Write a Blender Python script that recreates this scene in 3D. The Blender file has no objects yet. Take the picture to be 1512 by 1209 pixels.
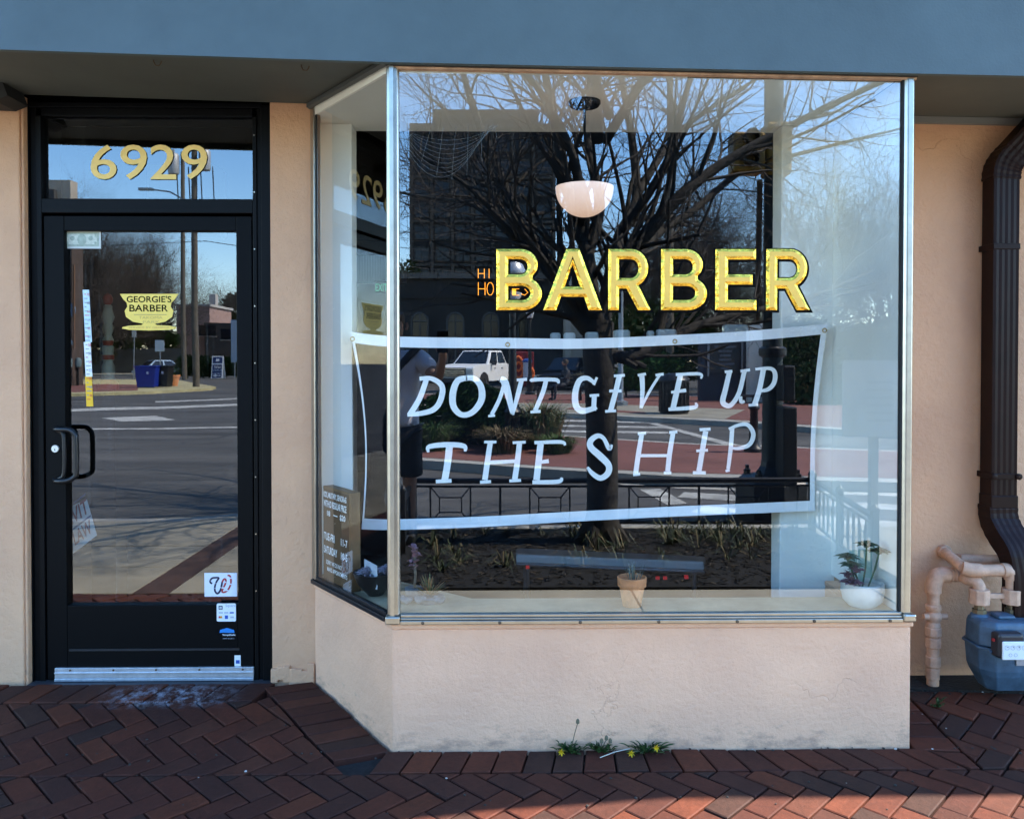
import bpy, bmesh, math, random
from mathutils import Vector, Matrix

R = math.radians
random.seed(7)
SC = bpy.context.scene
COL = SC.collection

# ------------------------------------------------------------------ camera
CAM = Vector((0.3873, -2.8614, 1.3721))
YAW, PITCH = 0.0157, 0.0151
FPX, PCX, PCY = 1211.66, 761.76, 549.61          # focal length and principal point on the 1512 x 1209 photograph
FW = Vector((math.sin(YAW) * math.cos(PITCH), math.cos(YAW) * math.cos(PITCH), -math.sin(PITCH)))
RT = Vector((math.cos(YAW), -math.sin(YAW), 0))
UP = RT.cross(FW)
cd = bpy.data.cameras.new('camera')
cam = bpy.data.objects.new('camera', cd)
COL.objects.link(cam)
mw = Matrix((RT, UP, -FW)).transposed().to_4x4()
mw.translation = CAM
cam.matrix_world = mw
cd.sensor_width = 36
cd.lens = FPX / 1512 * 36
cd.shift_x = (756 - PCX) / 1512
cd.shift_y = (PCY - 604.5) / 1512
cd.clip_start, cd.clip_end = 0.05, 2000
SC.camera = cam

# ------------------------------------------------------------------ sky, sun, exposure
SUN_EL, SUN_AZ = R(50), R(2.0)
SDIR = Vector((math.cos(SUN_EL) * math.cos(SUN_AZ), math.cos(SUN_EL) * math.sin(SUN_AZ), math.sin(SUN_EL)))
world = bpy.data.worlds.new('World')
SC.world = world
world.use_nodes = True
wn = world.node_tree
sky = wn.nodes.new('ShaderNodeTexSky')
sky.sky_type = 'NISHITA'
sky.sun_disc = False
sky.sun_elevation = SUN_EL
sky.sun_rotation = R(90) - SUN_AZ
sky.air_density = 1.0
sky.dust_density = 0.15
sky.ozone_density = 3.0
hsv = wn.nodes.new('ShaderNodeHueSaturation')
hsv.inputs['Saturation'].default_value = 1.2
wn.links.new(sky.outputs[0], hsv.inputs['Color'])
wn.links.new(hsv.outputs[0], wn.nodes['Background'].inputs[0])
wn.nodes['Background'].inputs[1].default_value = 0.15
ld = bpy.data.lights.new('sun', 'SUN')
ld.energy = 3.5
ld.angle = R(0.5)
ld.color = (1.0, 0.93, 0.82)
sun = bpy.data.objects.new('sun', ld)
COL.objects.link(sun)
sun.location = (20, -10, 30)
sun.rotation_euler = (-SDIR).to_track_quat('-Z', 'Y').to_euler()
SC.view_settings.view_transform = 'Standard'
SC.view_settings.look = 'None'
SC.view_settings.gamma = 1
SC.view_settings.exposure = 2.78
SC.render.engine = 'CYCLES'
SC.cycles.use_denoising = True
SC.cycles.max_bounces = 14
SC.cycles.transparent_max_bounces = 24
SC.cycles.glossy_bounces = 6
SC.cycles.caustics_reflective = False
SC.cycles.caustics_refractive = False
SC.cycles.sample_clamp_indirect = 6

# ------------------------------------------------------------------ survey helpers
def ray(px, py):
    return FW + RT * ((px - PCX) / FPX) + UP * ((PCY - py) / FPX)

def onp(px, py, y):
    """point seen at a pixel on the plane y"""
    d = ray(px, py)
    return CAM + d * ((y - CAM.y) / d.y)

def ref(px, py, depth=None, z=None, m=0.0):
    """place in the street of a thing seen mirrored in a pane on the plane y = m"""
    d = ray(px, py)
    t = (depth / d.y) if depth is not None else (z - CAM.z) / d.z
    v = CAM + d * t
    return Vector((v.x, 2 * m - v.y, v.z))

DM = 0.60                      # plane of the door glass

# ------------------------------------------------------------------ materials
MATS = {}
def M(name, col, rough=0.6, metal=0.0, var=0.0, scale=6.0, bump=0.0, bscale=80.0, spec=0.4, detail=4, emit=None, estr=1.0, objrand=None, alpha=None, trans=0):
    if name in MATS:
        return MATS[name]
    m = bpy.data.materials.new(name)
    m.use_nodes = True
    nt = m.node_tree
    b = nt.nodes['Principled BSDF']
    b.inputs['Roughness'].default_value = rough
    b.inputs['Metallic'].default_value = metal
    b.inputs['Specular IOR Level'].default_value = spec
    c = (*col, 1)
    b.inputs['Base Color'].default_value = c
    tc = nt.nodes.new('ShaderNodeTexCoord')
    last = None
    if objrand:
        oi = nt.nodes.new('ShaderNodeObjectInfo')
        cr = nt.nodes.new('ShaderNodeValToRGB')
        cr.color_ramp.interpolation = 'CONSTANT' if len(objrand) > 3 else 'LINEAR'
        els = cr.color_ramp.elements
        n = len(objrand)
        els[0].position = 0; els[0].color = (*objrand[0], 1)
        els[1].position = 1 / n if n > 2 else 1; els[1].color = (*objrand[1], 1)
        for i in range(2, n):
            e = els.new(i / n); e.color = (*objrand[i], 1)
        nt.links.new(oi.outputs['Random'], cr.inputs[0])
        last = cr.outputs[0]
    if var > 0:
        nz = nt.nodes.new('ShaderNodeTexNoise')
        nz.inputs['Scale'].default_value = scale
        nz.inputs['Detail'].default_value = detail
        nz.inputs['Roughness'].default_value = 0.65
        nt.links.new(tc.outputs['Object'], nz.inputs['Vector'])
        mr = nt.nodes.new('ShaderNodeMapRange')
        mr.inputs['From Min'].default_value = 0.3
        mr.inputs['From Max'].default_value = 0.7
        mr.inputs['To Min'].default_value = 1 - var
        mr.inputs['To Max'].default_value = 1 + var
        nt.links.new(nz.outputs[0], mr.inputs[0])
        vm = nt.nodes.new('ShaderNodeVectorMath'); vm.operation = 'SCALE'
        if last: nt.links.new(last, vm.inputs[0])
        else: vm.inputs[0].default_value = col
        nt.links.new(mr.outputs[0], vm.inputs['Scale'])
        last = vm.outputs[0]
    if last:
        nt.links.new(last, b.inputs['Base Color'])
    if bump > 0:
        nb = nt.nodes.new('ShaderNodeTexNoise')
        nb.inputs['Scale'].default_value = bscale
        nb.inputs['Detail'].default_value = 5
        nt.links.new(tc.outputs['Object'], nb.inputs['Vector'])
        bp = nt.nodes.new('ShaderNodeBump')
        bp.inputs['Strength'].default_value = bump
        bp.inputs['Distance'].default_value = 0.01
        nt.links.new(nb.outputs[0], bp.inputs['Height'])
        nt.links.new(bp.outputs[0], b.inputs['Normal'])
    if emit:
        b.inputs['Emission Color'].default_value = (*emit, 1)
        b.inputs['Emission Strength'].default_value = estr
    if trans:
        b.inputs['Transmission Weight'].default_value = trans
    MATS[name] = m
    return m

def glass_mat(name, r0=0.28, tint=(0.97, 0.985, 0.985), dirt=0.0):
    """thin coated shop glass: the outer face of the pane reflects, the rest passes"""
    m = bpy.data.materials.new(name); m.use_nodes = True
    nt = m.node_tree; nt.nodes.clear()
    out = nt.nodes.new('ShaderNodeOutputMaterial')
    tr = nt.nodes.new('ShaderNodeBsdfTransparent'); tr.inputs[0].default_value = (*tint, 1)
    gl = nt.nodes.new('ShaderNodeBsdfGlossy'); gl.inputs['Roughness'].default_value = 0.0
    gl.inputs[0].default_value = (1, 1, 1, 1)
    lw = nt.nodes.new('ShaderNodeLayerWeight'); lw.inputs[0].default_value = 0.5
    p = nt.nodes.new('ShaderNodeMath'); p.operation = 'POWER'; p.inputs[1].default_value = 4
    nt.links.new(lw.outputs['Facing'], p.inputs[0])
    mr = nt.nodes.new('ShaderNodeMapRange'); mr.inputs['To Min'].default_value = r0; mr.inputs['To Max'].default_value = 1.0
    nt.links.new(p.outputs[0], mr.inputs[0])
    geo = nt.nodes.new('ShaderNodeNewGeometry')
    inv = nt.nodes.new('ShaderNodeMath'); inv.operation = 'SUBTRACT'; inv.inputs[0].default_value = 1
    nt.links.new(geo.outputs['Backfacing'], inv.inputs[1])
    mu = nt.nodes.new('ShaderNodeMath'); mu.operation = 'MULTIPLY'
    nt.links.new(mr.outputs[0], mu.inputs[0]); nt.links.new(inv.outputs[0], mu.inputs[1])
    # faint waviness of plate glass
    tc = nt.nodes.new('ShaderNodeTexCoord')
    nz = nt.nodes.new('ShaderNodeTexNoise'); nz.inputs['Scale'].default_value = 1.6; nz.inputs['Detail'].default_value = 1
    nt.links.new(tc.outputs['Object'], nz.inputs['Vector'])
    bp = nt.nodes.new('ShaderNodeBump'); bp.inputs['Strength'].default_value = 0.05; bp.inputs['Distance'].default_value = 0.008
    nt.links.new(nz.outputs[0], bp.inputs['Height']); nt.links.new(bp.outputs[0], gl.inputs['Normal'])
    mx = nt.nodes.new('ShaderNodeMixShader')
    nt.links.new(mu.outputs[0], mx.inputs[0]); nt.links.new(tr.outputs[0], mx.inputs[1]); nt.links.new(gl.outputs[0], mx.inputs[2])
    res = mx.outputs[0]
    if dirt > 0:
        # streaks and dust that settled on the pane
        mp = nt.nodes.new('ShaderNodeMapping'); mp.inputs['Scale'].default_value = (26, 1, 1.1)
        nt.links.new(tc.outputs['Object'], mp.inputs[0])
        n2 = nt.nodes.new('ShaderNodeTexNoise'); n2.inputs['Scale'].default_value = 2.2; n2.inputs['Detail'].default_value = 6; n2.inputs['Roughness'].default_value = 0.7
        nt.links.new(mp.outputs[0], n2.inputs['Vector'])
        m2 = nt.nodes.new('ShaderNodeMapRange'); m2.inputs['From Min'].default_value = 0.58; m2.inputs['From Max'].default_value = 0.85; m2.inputs['To Max'].default_value = dirt
        nt.links.new(n2.outputs[0], m2.inputs[0])
        df = nt.nodes.new('ShaderNodeBsdfDiffuse'); df.inputs[0].default_value = (0.6, 0.6, 0.58, 1)
        ms = nt.nodes.new('ShaderNodeMixShader')
        nt.links.new(m2.outputs[0], ms.inputs[0]); nt.links.new(res, ms.inputs[1]); nt.links.new(df.outputs[0], ms.inputs[2])
        res = ms.outputs[0]
    nt.links.new(res, out.inputs[0])
    return m

def stucco_mat(name, col, bump=0.5):
    m = bpy.data.materials.new(name); m.use_nodes = True
    nt = m.node_tree; b = nt.nodes['Principled BSDF']; N = nt.nodes.new; L = nt.links.new
    b.inputs['Roughness'].default_value = 0.62; b.inputs['Specular IOR Level'].default_value = 0.35
    geo = N('ShaderNodeNewGeometry')
    n1 = N('ShaderNodeTexNoise'); n1.inputs['Scale'].default_value = 2.3; n1.inputs['Detail'].default_value = 6; n1.inputs['Roughness'].default_value = 0.6
    L(geo.outputs['Position'], n1.inputs['Vector'])
    r1 = N('ShaderNodeValToRGB')
    r1.color_ramp.elements[0].position = 0.3; r1.color_ramp.elements[0].color = (col[0] * .86, col[1] * .84, col[2] * .84, 1)
    r1.color_ramp.elements[1].position = 0.72; r1.color_ramp.elements[1].color = (col[0] * 1.06, col[1] * 1.05, col[2] * 1.02, 1)
    L(n1.outputs[0], r1.inputs[0])
    # hairline cracks
    vo = N('ShaderNodeTexVoronoi'); vo.feature = 'DISTANCE_TO_EDGE'; vo.inputs['Scale'].default_value = 1.7
    wv = N('ShaderNodeTexNoise'); wv.inputs['Scale'].default_value = 7; wv.inputs['Detail'].default_value = 5
    L(geo.outputs['Position'], wv.inputs['Vector'])
    ad = N('ShaderNodeVectorMath'); ad.operation = 'MULTIPLY_ADD'; ad.inputs[1].default_value = (.35, .35, .35)
    L(wv.outputs['Color'], ad.inputs[0]); L(geo.outputs['Position'], ad.inputs[2]); L(ad.outputs[0], vo.inputs['Vector'])
    c1 = N('ShaderNodeMapRange'); c1.inputs['From Min'].default_value = 0.0; c1.inputs['From Max'].default_value = 0.0055; c1.inputs['To Min'].default_value = 1; c1.inputs['To Max'].default_value = 0
    L(vo.outputs['Distance'], c1.inputs[0])
    mk = N('ShaderNodeTexNoise'); mk.inputs['Scale'].default_value = 2.1; L(geo.outputs['Position'], mk.inputs['Vector'])
    mkr = N('ShaderNodeMapRange'); mkr.inputs['From Min'].default_value = 0.57; mkr.inputs['From Max'].default_value = 0.66; L(mk.outputs[0], mkr.inputs[0])
    cm = N('ShaderNodeMath'); cm.operation = 'MULTIPLY'; L(c1.outputs[0], cm.inputs[0]); L(mkr.outputs[0], cm.inputs[1])
    # dirt splashed up from the pavement, scuffs
    sp = N('ShaderNodeSeparateXYZ'); L(geo.outputs['Position'], sp.inputs[0])
    dn = N('ShaderNodeTexNoise'); dn.inputs['Scale'].default_value = 9; dn.inputs['Detail'].default_value = 8; dn.inputs['Roughness'].default_value = 0.75
    mp = N('ShaderNodeMapping'); mp.inputs['Scale'].default_value = (1, 1, 2.2); L(geo.outputs['Position'], mp.inputs[0]); L(mp.outputs[0], dn.inputs['Vector'])
    zr = N('ShaderNodeMapRange'); zr.inputs['From Min'].default_value = 0.0; zr.inputs['From Max'].default_value = 0.2; zr.inputs['To Min'].default_value = 0.40; zr.inputs['To Max'].default_value = 0.74
    L(sp.outputs['Z'], zr.inputs[0])
    df = N('ShaderNodeMath'); df.operation = 'SUBTRACT'; L(dn.outputs[0], df.inputs[0]); L(zr.outputs[0], df.inputs[1])
    dr = N('ShaderNodeMapRange'); dr.inputs['From Min'].default_value = 0.0; dr.inputs['From Max'].default_value = 0.22; dr.inputs['To Max'].default_value = 0.85; L(df.outputs[0], dr.inputs[0])
    mx = N('ShaderNodeMixRGB'); mx.inputs['Color2'].default_value = (col[0] * .42, col[1] * .45, col[2] * .5, 1)
    L(dr.outputs[0], mx.inputs['Fac']); L(r1.outputs[0], mx.inputs['Color1'])
    m3 = N('ShaderNodeMixRGB'); m3.inputs['Color2'].default_value = (col[0] * .5, col[1] * .42, col[2] * .38, 1)
    cf = N('ShaderNodeMath'); cf.operation = 'MULTIPLY'; cf.inputs[1].default_value = .13; L(cm.outputs[0], cf.inputs[0])
    L(cf.outputs[0], m3.inputs['Fac']); L(mx.outputs[0], m3.inputs['Color1'])
    L(m3.outputs[0], b.inputs['Base Color'])
    n2 = N('ShaderNodeTexNoise'); n2.inputs['Scale'].default_value = 42; n2.inputs['Detail'].default_value = 8; n2.inputs['Roughness'].default_value = .7
    L(geo.outputs['Position'], n2.inputs['Vector'])
    n3 = N('ShaderNodeTexNoise'); n3.inputs['Scale'].default_value = 5; n3.inputs['Detail'].default_value = 3
    L(geo.outputs['Position'], n3.inputs['Vector'])
    hs = N('ShaderNodeMath'); hs.operation = 'MULTIPLY_ADD'; hs.inputs[1].default_value = 1.0; L(n3.outputs[0], hs.inputs[0]); L(n2.outputs[0], hs.inputs[2])
    hc = N('ShaderNodeMath'); hc.operation = 'SUBTRACT'; L(hs.outputs[0], hc.inputs[0])
    cb = N('ShaderNodeMath'); cb.operation = 'MULTIPLY'; cb.inputs[1].default_value = .3; L(cm.outputs[0], cb.inputs[0]); L(cb.outputs[0], hc.inputs[1])
    bp = N('ShaderNodeBump'); bp.inputs['Strength'].default_value = bump; bp.inputs['Distance'].default_value = 0.008
    L(hc.outputs[0], bp.inputs['Height']); L(bp.outputs[0], b.inputs['Normal'])
    MATS[name] = m
    return m

# ------------------------------------------------------------------ mesh builder
class MB:
    def __init__(s):
        s.v, s.f, s.mi, s.sm = [], [], [], []
    def face(s, pts, mi=0, smooth=False):
        n = len(s.v); s.v += [Vector(p) for p in pts]
        s.f.append(tuple(range(n, n + len(pts)))); s.mi.append(mi); s.sm.append(smooth)
    def raw(s, vs, fs, mi=0, smooth=False):
        n = len(s.v); s.v += [Vector(p) for p in vs]
        for f in fs:
            s.f.append(tuple(i + n for i in f)); s.mi.append(mi); s.sm.append(smooth)
    def box(s, c, d, mi=0, rz=0.0, mat=None):
        cx, cy, cz = c; hx, hy, hz = d[0] / 2, d[1] / 2, d[2] / 2
        vs = [Vector((x, y, z)) for x in (-hx, hx) for y in (-hy, hy) for z in (-hz, hz)]
        if mat: vs = [mat @ v for v in vs]
        elif rz:
            mt = Matrix.Rotation(rz, 3, 'Z'); vs = [mt @ v for v in vs]
        vs = [v + Vector(c) for v in vs]
        s.raw(vs, [(0, 1, 3, 2), (4, 6, 7, 5), (0, 4, 5, 1), (2, 3, 7, 6), (0, 2, 6, 4), (1, 5, 7, 3)], mi)
    def b2(s, x0, x1, y0, y1, z0, z1, mi=0):
        s.box(((x0 + x1) / 2, (y0 + y1) / 2, (z0 + z1) / 2), (abs(x1 - x0), abs(y1 - y0), abs(z1 - z0)), mi)
    def tube(s, pts, rad, n=8, mi=0, caps=True, smooth=True):
        pts = [Vector(p) for p in pts]
        if not hasattr(rad, '__len__'): rad = [rad] * len(pts)
        k = len(pts); base = len(s.v); up = None
        for i, p in enumerate(pts):
            t = (pts[min(i + 1, k - 1)] - pts[max(i - 1, 0)])
            if t.length < 1e-9: t = Vector((0, 0, 1))
            t.normalize()
            if up is None:
                up = Vector((0, 0, 1)) if abs(t.z) < .9 else Vector((1, 0, 0))
            a = up - t * up.dot(t)
            if a.length < 1e-6: a = t.orthogonal()
            a.normalize(); up = a; b = t.cross(a)
            for j in range(n):
                an = 2 * math.pi * j / n
                s.v.append(p + (a * math.cos(an) + b * math.sin(an)) * rad[i])
        for i in range(k - 1):
            for j in range(n):
                j2 = (j + 1) % n
                s.f.append((base + i * n + j, base + i * n + j2, base + (i + 1) * n + j2, base + (i + 1) * n + j)); s.mi.append(mi); s.sm.append(smooth)
        if caps:
            s.f.append(tuple(base + j for j in reversed(range(n)))); s.mi.append(mi); s.sm.append(False)
            s.f.append(tuple(base + (k - 1) * n + j for j in range(n))); s.mi.append(mi); s.sm.append(False)
    def lathe(s, prof, n=20, c=(0, 0, 0), mi=0, smooth=True):
        c = Vector(c); base = len(s.v)
        for r, z in prof:
            for j in range(n):
                an = 2 * math.pi * j / n
                s.v.append(c + Vector((r * math.cos(an), r * math.sin(an), z)))
        for i in range(len(prof) - 1):
            for j in range(n):
                j2 = (j + 1) % n
                s.f.append((base + i * n + j, base + i * n + j2, base + (i + 1) * n + j2, base + (i + 1) * n + j)); s.mi.append(mi); s.sm.append(smooth)
    def prism(s, poly, z0, z1, mi=0, top_mi=None):
        n = len(poly)
        area = sum(poly[i][0] * poly[(i + 1) % n][1] - poly[(i + 1) % n][0] * poly[i][1] for i in range(n))
        if area < 0: poly = list(reversed(poly))
        zf = z0 if callable(z0) else (lambda x, y: z0)
        zt = z1 if callable(z1) else (lambda x, y: z1)
        a = [Vector((p[0], p[1], zf(p[0], p[1]))) for p in poly]; b = [Vector((p[0], p[1], zt(p[0], p[1]))) for p in poly]
        s.face(list(reversed(a)), mi); s.face(b, mi if top_mi is None else top_mi)
        for i in range(n):
            s.face([a[i], a[(i + 1) % n], b[(i + 1) % n], b[i]], mi)
    def vprism(s, poly, y0, y1, mi=0, side_mi=None):
        """polygon in x-z, extruded from y0 (front) to y1"""
        n = len(poly)
        area = sum(poly[i][0] * poly[(i + 1) % n][1] - poly[(i + 1) % n][0] * poly[i][1] for i in range(n))
        if area < 0: poly = list(reversed(poly))
        a = [(p[0], y0, p[1]) for p in poly]; b = [(p[0], y1, p[1]) for p in poly]
        s.face(a, mi); s.face(list(reversed(b)), mi)
        sm = mi if side_mi is None else side_mi
        for i in range(n):
            s.face([a[i], b[i], b[(i + 1) % n], a[(i + 1) % n]], sm)
    def xform(s, fn, start=0):
        for i in range(start, len(s.v)): s.v[i] = fn(s.v[i])
    def build(s, name, mats, parent=None, bevel=0, seg=2, merge=False):
        me = bpy.data.meshes.new(name)
        me.from_pydata([tuple(v) for v in s.v], [], s.f)
        if not isinstance(mats, (list, tuple)): mats = [mats]
        for m in mats: me.materials.append(m)
        me.polygons.foreach_set('material_index', s.mi)
        me.polygons.foreach_set('use_smooth', s.sm)
        if merge or bevel:
            bm = bmesh.new(); bm.from_mesh(me)
            bmesh.ops.remove_doubles(bm, verts=bm.verts, dist=1e-5)
            if bevel:
                es = [e for e in bm.edges if e.is_manifold and e.calc_face_angle(0) > 0.5]
                bmesh.ops.bevel(bm, geom=es, offset=bevel, segments=seg, profile=0.5, affect='EDGES', clamp_overlap=True)
            bm.to_mesh(me); bm.free()
        me.validate()
        if any(s.sm): me.set_sharp_from_angle(angle=0.75)
        o = bpy.data.objects.new(name, me)
        COL.objects.link(o)
        if parent is not None:
            o.parent = parent
            o.matrix_parent_inverse = parent.matrix_world.inverted() if False else Matrix.Translation(-Vector(parent.location))
        return o

def tag(o, label=None, cat=None, group=None, kind=None):
    if label: o['label'] = label
    if cat: o['category'] = cat
    if group: o['group'] = group
    if kind: o['kind'] = kind
    return o

def thing(name, label, cat, loc=(0, 0, 0), group=None):
    o = bpy.data.objects.new(name, None)
    o.empty_display_size = 0.1
    o.location = loc
    COL.objects.link(o)
    return tag(o, label, cat, group)

def clone(root, loc=None, rz=0.0, sc=1.0, label=None, group=None):
    """copy of a thing with copies of its parts and sub-parts (rotation about the thing's base)"""
    r = root.copy(); COL.objects.link(r)
    if loc is not None: r.location = loc
    r.rotation_euler.z = root.rotation_euler.z + rz
    r.scale = (sc, sc, sc)
    if label: r['label'] = label
    if group: r['group'] = group
    for ch in root.children:
        c = ch.copy(); COL.objects.link(c); c.parent = r
        for g in ch.children:
            d = g.copy(); COL.objects.link(d); d.parent = c
    return r

_tc = {}
def text_geo(txt, bold=0.0):
    key = (txt, bold)
    if key in _tc: return _tc[key]
    cu = bpy.data.curves.new('lettering', 'FONT')
    cu.body = txt; cu.size = 1; cu.offset = bold; cu.resolution_u = 4
    ob = bpy.data.objects.new('lettering', cu)
    COL.objects.link(ob)
    dg = bpy.context.evaluated_depsgraph_get(); dg.update()
    me = bpy.data.meshes.new_from_object(ob.evaluated_get(dg))
    vs = [Vector(v.co) for v in me.vertices]; fs = [tuple(p.vertices) for p in me.polygons]
    bpy.data.objects.remove(ob); bpy.data.curves.remove(cu); bpy.data.meshes.remove(me)
    if not vs: vs = [Vector((0, 0, 0)), Vector((1, 1, 0))]
    x0 = min(v.x for v in vs); x1 = max(v.x for v in vs); y0 = min(v.y for v in vs); y1 = max(v.y for v in vs)
    vs = [Vector(((v.x - x0) / max(x1 - x0, 1e-6), (v.y - y0) / max(y1 - y0, 1e-6), 0)) for v in vs]
    _tc[key] = (vs, fs, (x1 - x0) / max(y1 - y0, 1e-6))
    return _tc[key]

def add_text(mb, txt, o, ux, uz, mi=0, bold=0.0, thick=None):
    """letters filling the parallelogram o, o+ux, o+uz (flat print, or a slab when thick is a vector)"""
    vs, fs, _ = text_geo(txt, bold)
    o, ux, uz = Vector(o), Vector(ux), Vector(uz)
    a = [o + ux * v.x + uz * v.y for v in vs]
    n = ux.cross(uz)
    mb.raw(a, fs, mi)
    if thick is not None:
        # side walls round the outline and a back
        t = Vector(thick); ed = {}
        for f in fs:
            for i in range(len(f)):
                e = (f[i], f[(i + 1) % len(f)])
                if (e[1], e[0]) in ed: del ed[(e[1], e[0])]
                else: ed[e] = 1
        for (i, j) in ed:
            mb.face([a[j], a[i], a[i] + t, a[j] + t], mi)

def ribbon(mb, pts, w, y, thick=0.0015, mi=0):
    """brush stroke: polyline in x-z with half widths, laid on the plane y"""
    k = len(pts); L_, R_ = [], []
    if not hasattr(w, '__len__'): w = [w] * k
    for i in range(k):
        a = Vector(pts[max(i - 1, 0)]); b = Vector(pts[min(i + 1, k - 1)])
        t = (b - a); t = t / max(t.length, 1e-9); n = Vector((-t.y, t.x))
        L_.append(Vector(pts[i]) + n * w[i]); R_.append(Vector(pts[i]) - n * w[i])
    for i in range(k - 1):
        q = [L_[i], L_[i + 1], R_[i + 1], R_[i]]
        mb.vprism([(p.x, p.y) for p in q], y, y + thick, mi)

def smooth_line(pts, n=6):
    """Catmull-Rom through points"""
    P = [Vector(p) for p in pts]; out = []
    for i in range(len(P) - 1):
        p0, p1, p2, p3 = P[max(i - 1, 0)], P[i], P[i + 1], P[min(i + 2, len(P) - 1)]
        for j in range(n):
            t = j / n
            out.append(0.5 * ((2 * p1) + (p2 - p0) * t + (2 * p0 - 5 * p1 + 4 * p2 - p3) * t * t + (3 * p1 - p0 - 3 * p2 + p3) * t ** 3))
    out.append(P[-1])
    return out

# ------------------------------------------------------------------ palette
PEACH = (0.72, 0.41, 0.235)
stucco = stucco_mat('peach_stucco', PEACH, 1.0)
stucco2 = stucco_mat('peach_bulkhead', (0.76, 0.450, 0.285), 0.8)
fascia_m = M('blue_grey_paint', (0.076, 0.104, 0.108), 0.6, var=0.14, scale=2.2, bump=0.1, bscale=120)
soffit_m = M('soffit_paint', (0.085, 0.09, 0.078), 0.7, var=0.14, scale=2.0, bump=0.05)
white_m = M('white_paint', (0.90, 0.88, 0.80), 0.6, var=0.04, scale=3, bump=0.05)
black_al = M('black_anodised', (0.0025, 0.0026, 0.003), 0.45, spec=0.12, var=0.25, scale=30)
black_al2 = M('black_rail', (0.002, 0.0021, 0.0025), 0.5, spec=0.1)
steel = M('satin_steel', (0.42, 0.385, 0.33), 0.33, metal=1.0, var=0.12, scale=14)
dark_rubber = M('dark_gasket', (0.012, 0.012, 0.012), 0.7)
rust_m = M('old_screw', (0.12, 0.08, 0.05), 0.7, metal=0.4)
glass_f = glass_mat('window_glass', 0.15)
glass_s = glass_mat('side_glass', 0.08, (0.97, 0.985, 0.985))
glass_d = glass_mat('door_glass', 0.14, (0.8, 0.84, 0.84), dirt=0.07)
gold_matte = M('gold_matte', (0.86, 0.49, 0.085), 0.5, metal=0.05, var=0.06, scale=20)
gold_shiny = M('gold_leaf', (0.9, 0.54, 0.07), 0.15, metal=1.0, var=0.45, scale=34, bump=0.9, bscale=42)
ink = M('black_paint', (0.002, 0.002, 0.002), 0.6, spec=0.05)
cream_paint = M('print_cream', (0.75, 0.72, 0.62), 0.6)

ZS = [(-9, 2.65), (-3, 2.49), (0, 2.41), (2.2, 2.375), (11, 2.24)]
def zs(x):
    for (a, za), (b, zb) in zip(ZS, ZS[1:]):
        if x <= b: return za + (zb - za) * (x - a) / (b - a)
    return ZS[-1][1]
XA, YB = -0.392, 0.53                 # rear corner of the splayed side pane, plane of the door wall
XD0, XD1 = -1.573, -0.568             # door frame
XR = 1.828                            # end of the bay
ZSILL = 0.452

shop = thing('barber_shop', 'peach stucco barber shop with blue-grey fascia, black glass door and bay display window', 'building', (0.6, 0.6, 0))

def slab_under(mb, x0, x1, y0, y1, z0, mi=0):
    """wall piece whose head follows the soffit"""
    mb.vprism([(x0, z0), (x1, z0), (x1, zs(x1) + .002), (x0, zs(x0) + .002)], y0, y1, mi)

mb = MB(); slab_under(mb, -9, XD0 - .012, YB, YB + .2, -.1); mb.b2(XD0 - .0121, XD0, YB + .008, YB + .2, -.1, zs(XD0))
mb.build('wall', stucco, shop, bevel=0.006)
mb = MB(); slab_under(mb, XD1, XA + .01, YB, YB + .2, -.1)
# chipped footing of the pier
for k in range(7):
    x = XD1 + .012 + k * .025
    mb.box((x, YB - .004, .06 + random.uniform(0, .03)), (.03, .02, random.uniform(.05, .1)))
mb.build('wall', stucco, shop, bevel=0.004)
mb = MB(); slab_under(mb, XR - .02, 11, YB, YB + .2, -.1)
mb.build('wall', stucco, shop)
# head trim of the wall on the right
mb = MB(); mb.vprism([(XR + .004, zs(XR) - .028), (11, zs(11) - .028), (11, zs(11) - .001), (XR + .004, zs(XR) - .001)], YB - .02, YB + .01)
mb.build('head_trim', M('grey_trim', (0.2, 0.2, 0.18), .6), shop)

# bulkhead under the display window: front, splayed side, return
def bulk(off, z0, z1):
    n = Vector((-.804, -.595))
    return [(XA + n.x * off, YB), (0 + n.x * off * .35, -off), (XR + off, -off), (XR + off, YB), (XR - .1, YB), (XR - .1, .1), (.075, .1), (XA + .12, YB)]
mb = MB(); mb.prism(bulk(0, 0, 0), -.12, .432)
mb.build('bulkhead', stucco2, shop, bevel=0.007)
mb = MB(); mb.prism(bulk(.006, 0, 0), .4321, ZSILL)
mb.build('bulkhead_cap', stucco2, shop, bevel=0.004)

# fascia with an added ledge above the frame that shapes the ground shadow, roof
mb = MB()
pts = [(-9, zs(-9) - .025), (-3, zs(-3) - .025), (0, zs(0) - .025), (2.2, zs(2.2) - .025), (11, zs(11) - .025), (11, 3.4), (-9, 3.4)]
mb.vprism(pts, -.045, -.022)
fas = mb.build('fascia', fascia_m, shop)
mb = MB(); mb.prism([(-9, -.046), (-9, -.39), (2.6, -.385), (3.1, -.29), (3.7, -.22), (11, -.22), (11, -.046)], 3.3, 3.42); mb.build('cornice', fascia_m, shop, bevel=.01)  # unseen ledge, added and stepped to place the shadow edge on the bricks
mb = MB(); mb.b2(-9, 11, -.021, 9, 3.0, 3.398); mb.build('roof', M('roof_felt', (.08, .08, .08), .9), shop)
mb = MB(); mb.vprism([(.0, zs(0) - .026), (XR, zs(XR) - .026), (XR, zs(XR) - .034), (0, zs(0) - .034)], -.012, .01)
mb.build('window_head_trim', M('peach_edge', (0.5, 0.3, 0.19), .7, var=.3, scale=20), shop)
mb = MB(); mb.vprism([(0, zs(0) - .027), (XR, zs(XR) - .027), (XR, zs(XR)), (0, zs(0))], -.02, .04)
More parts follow.
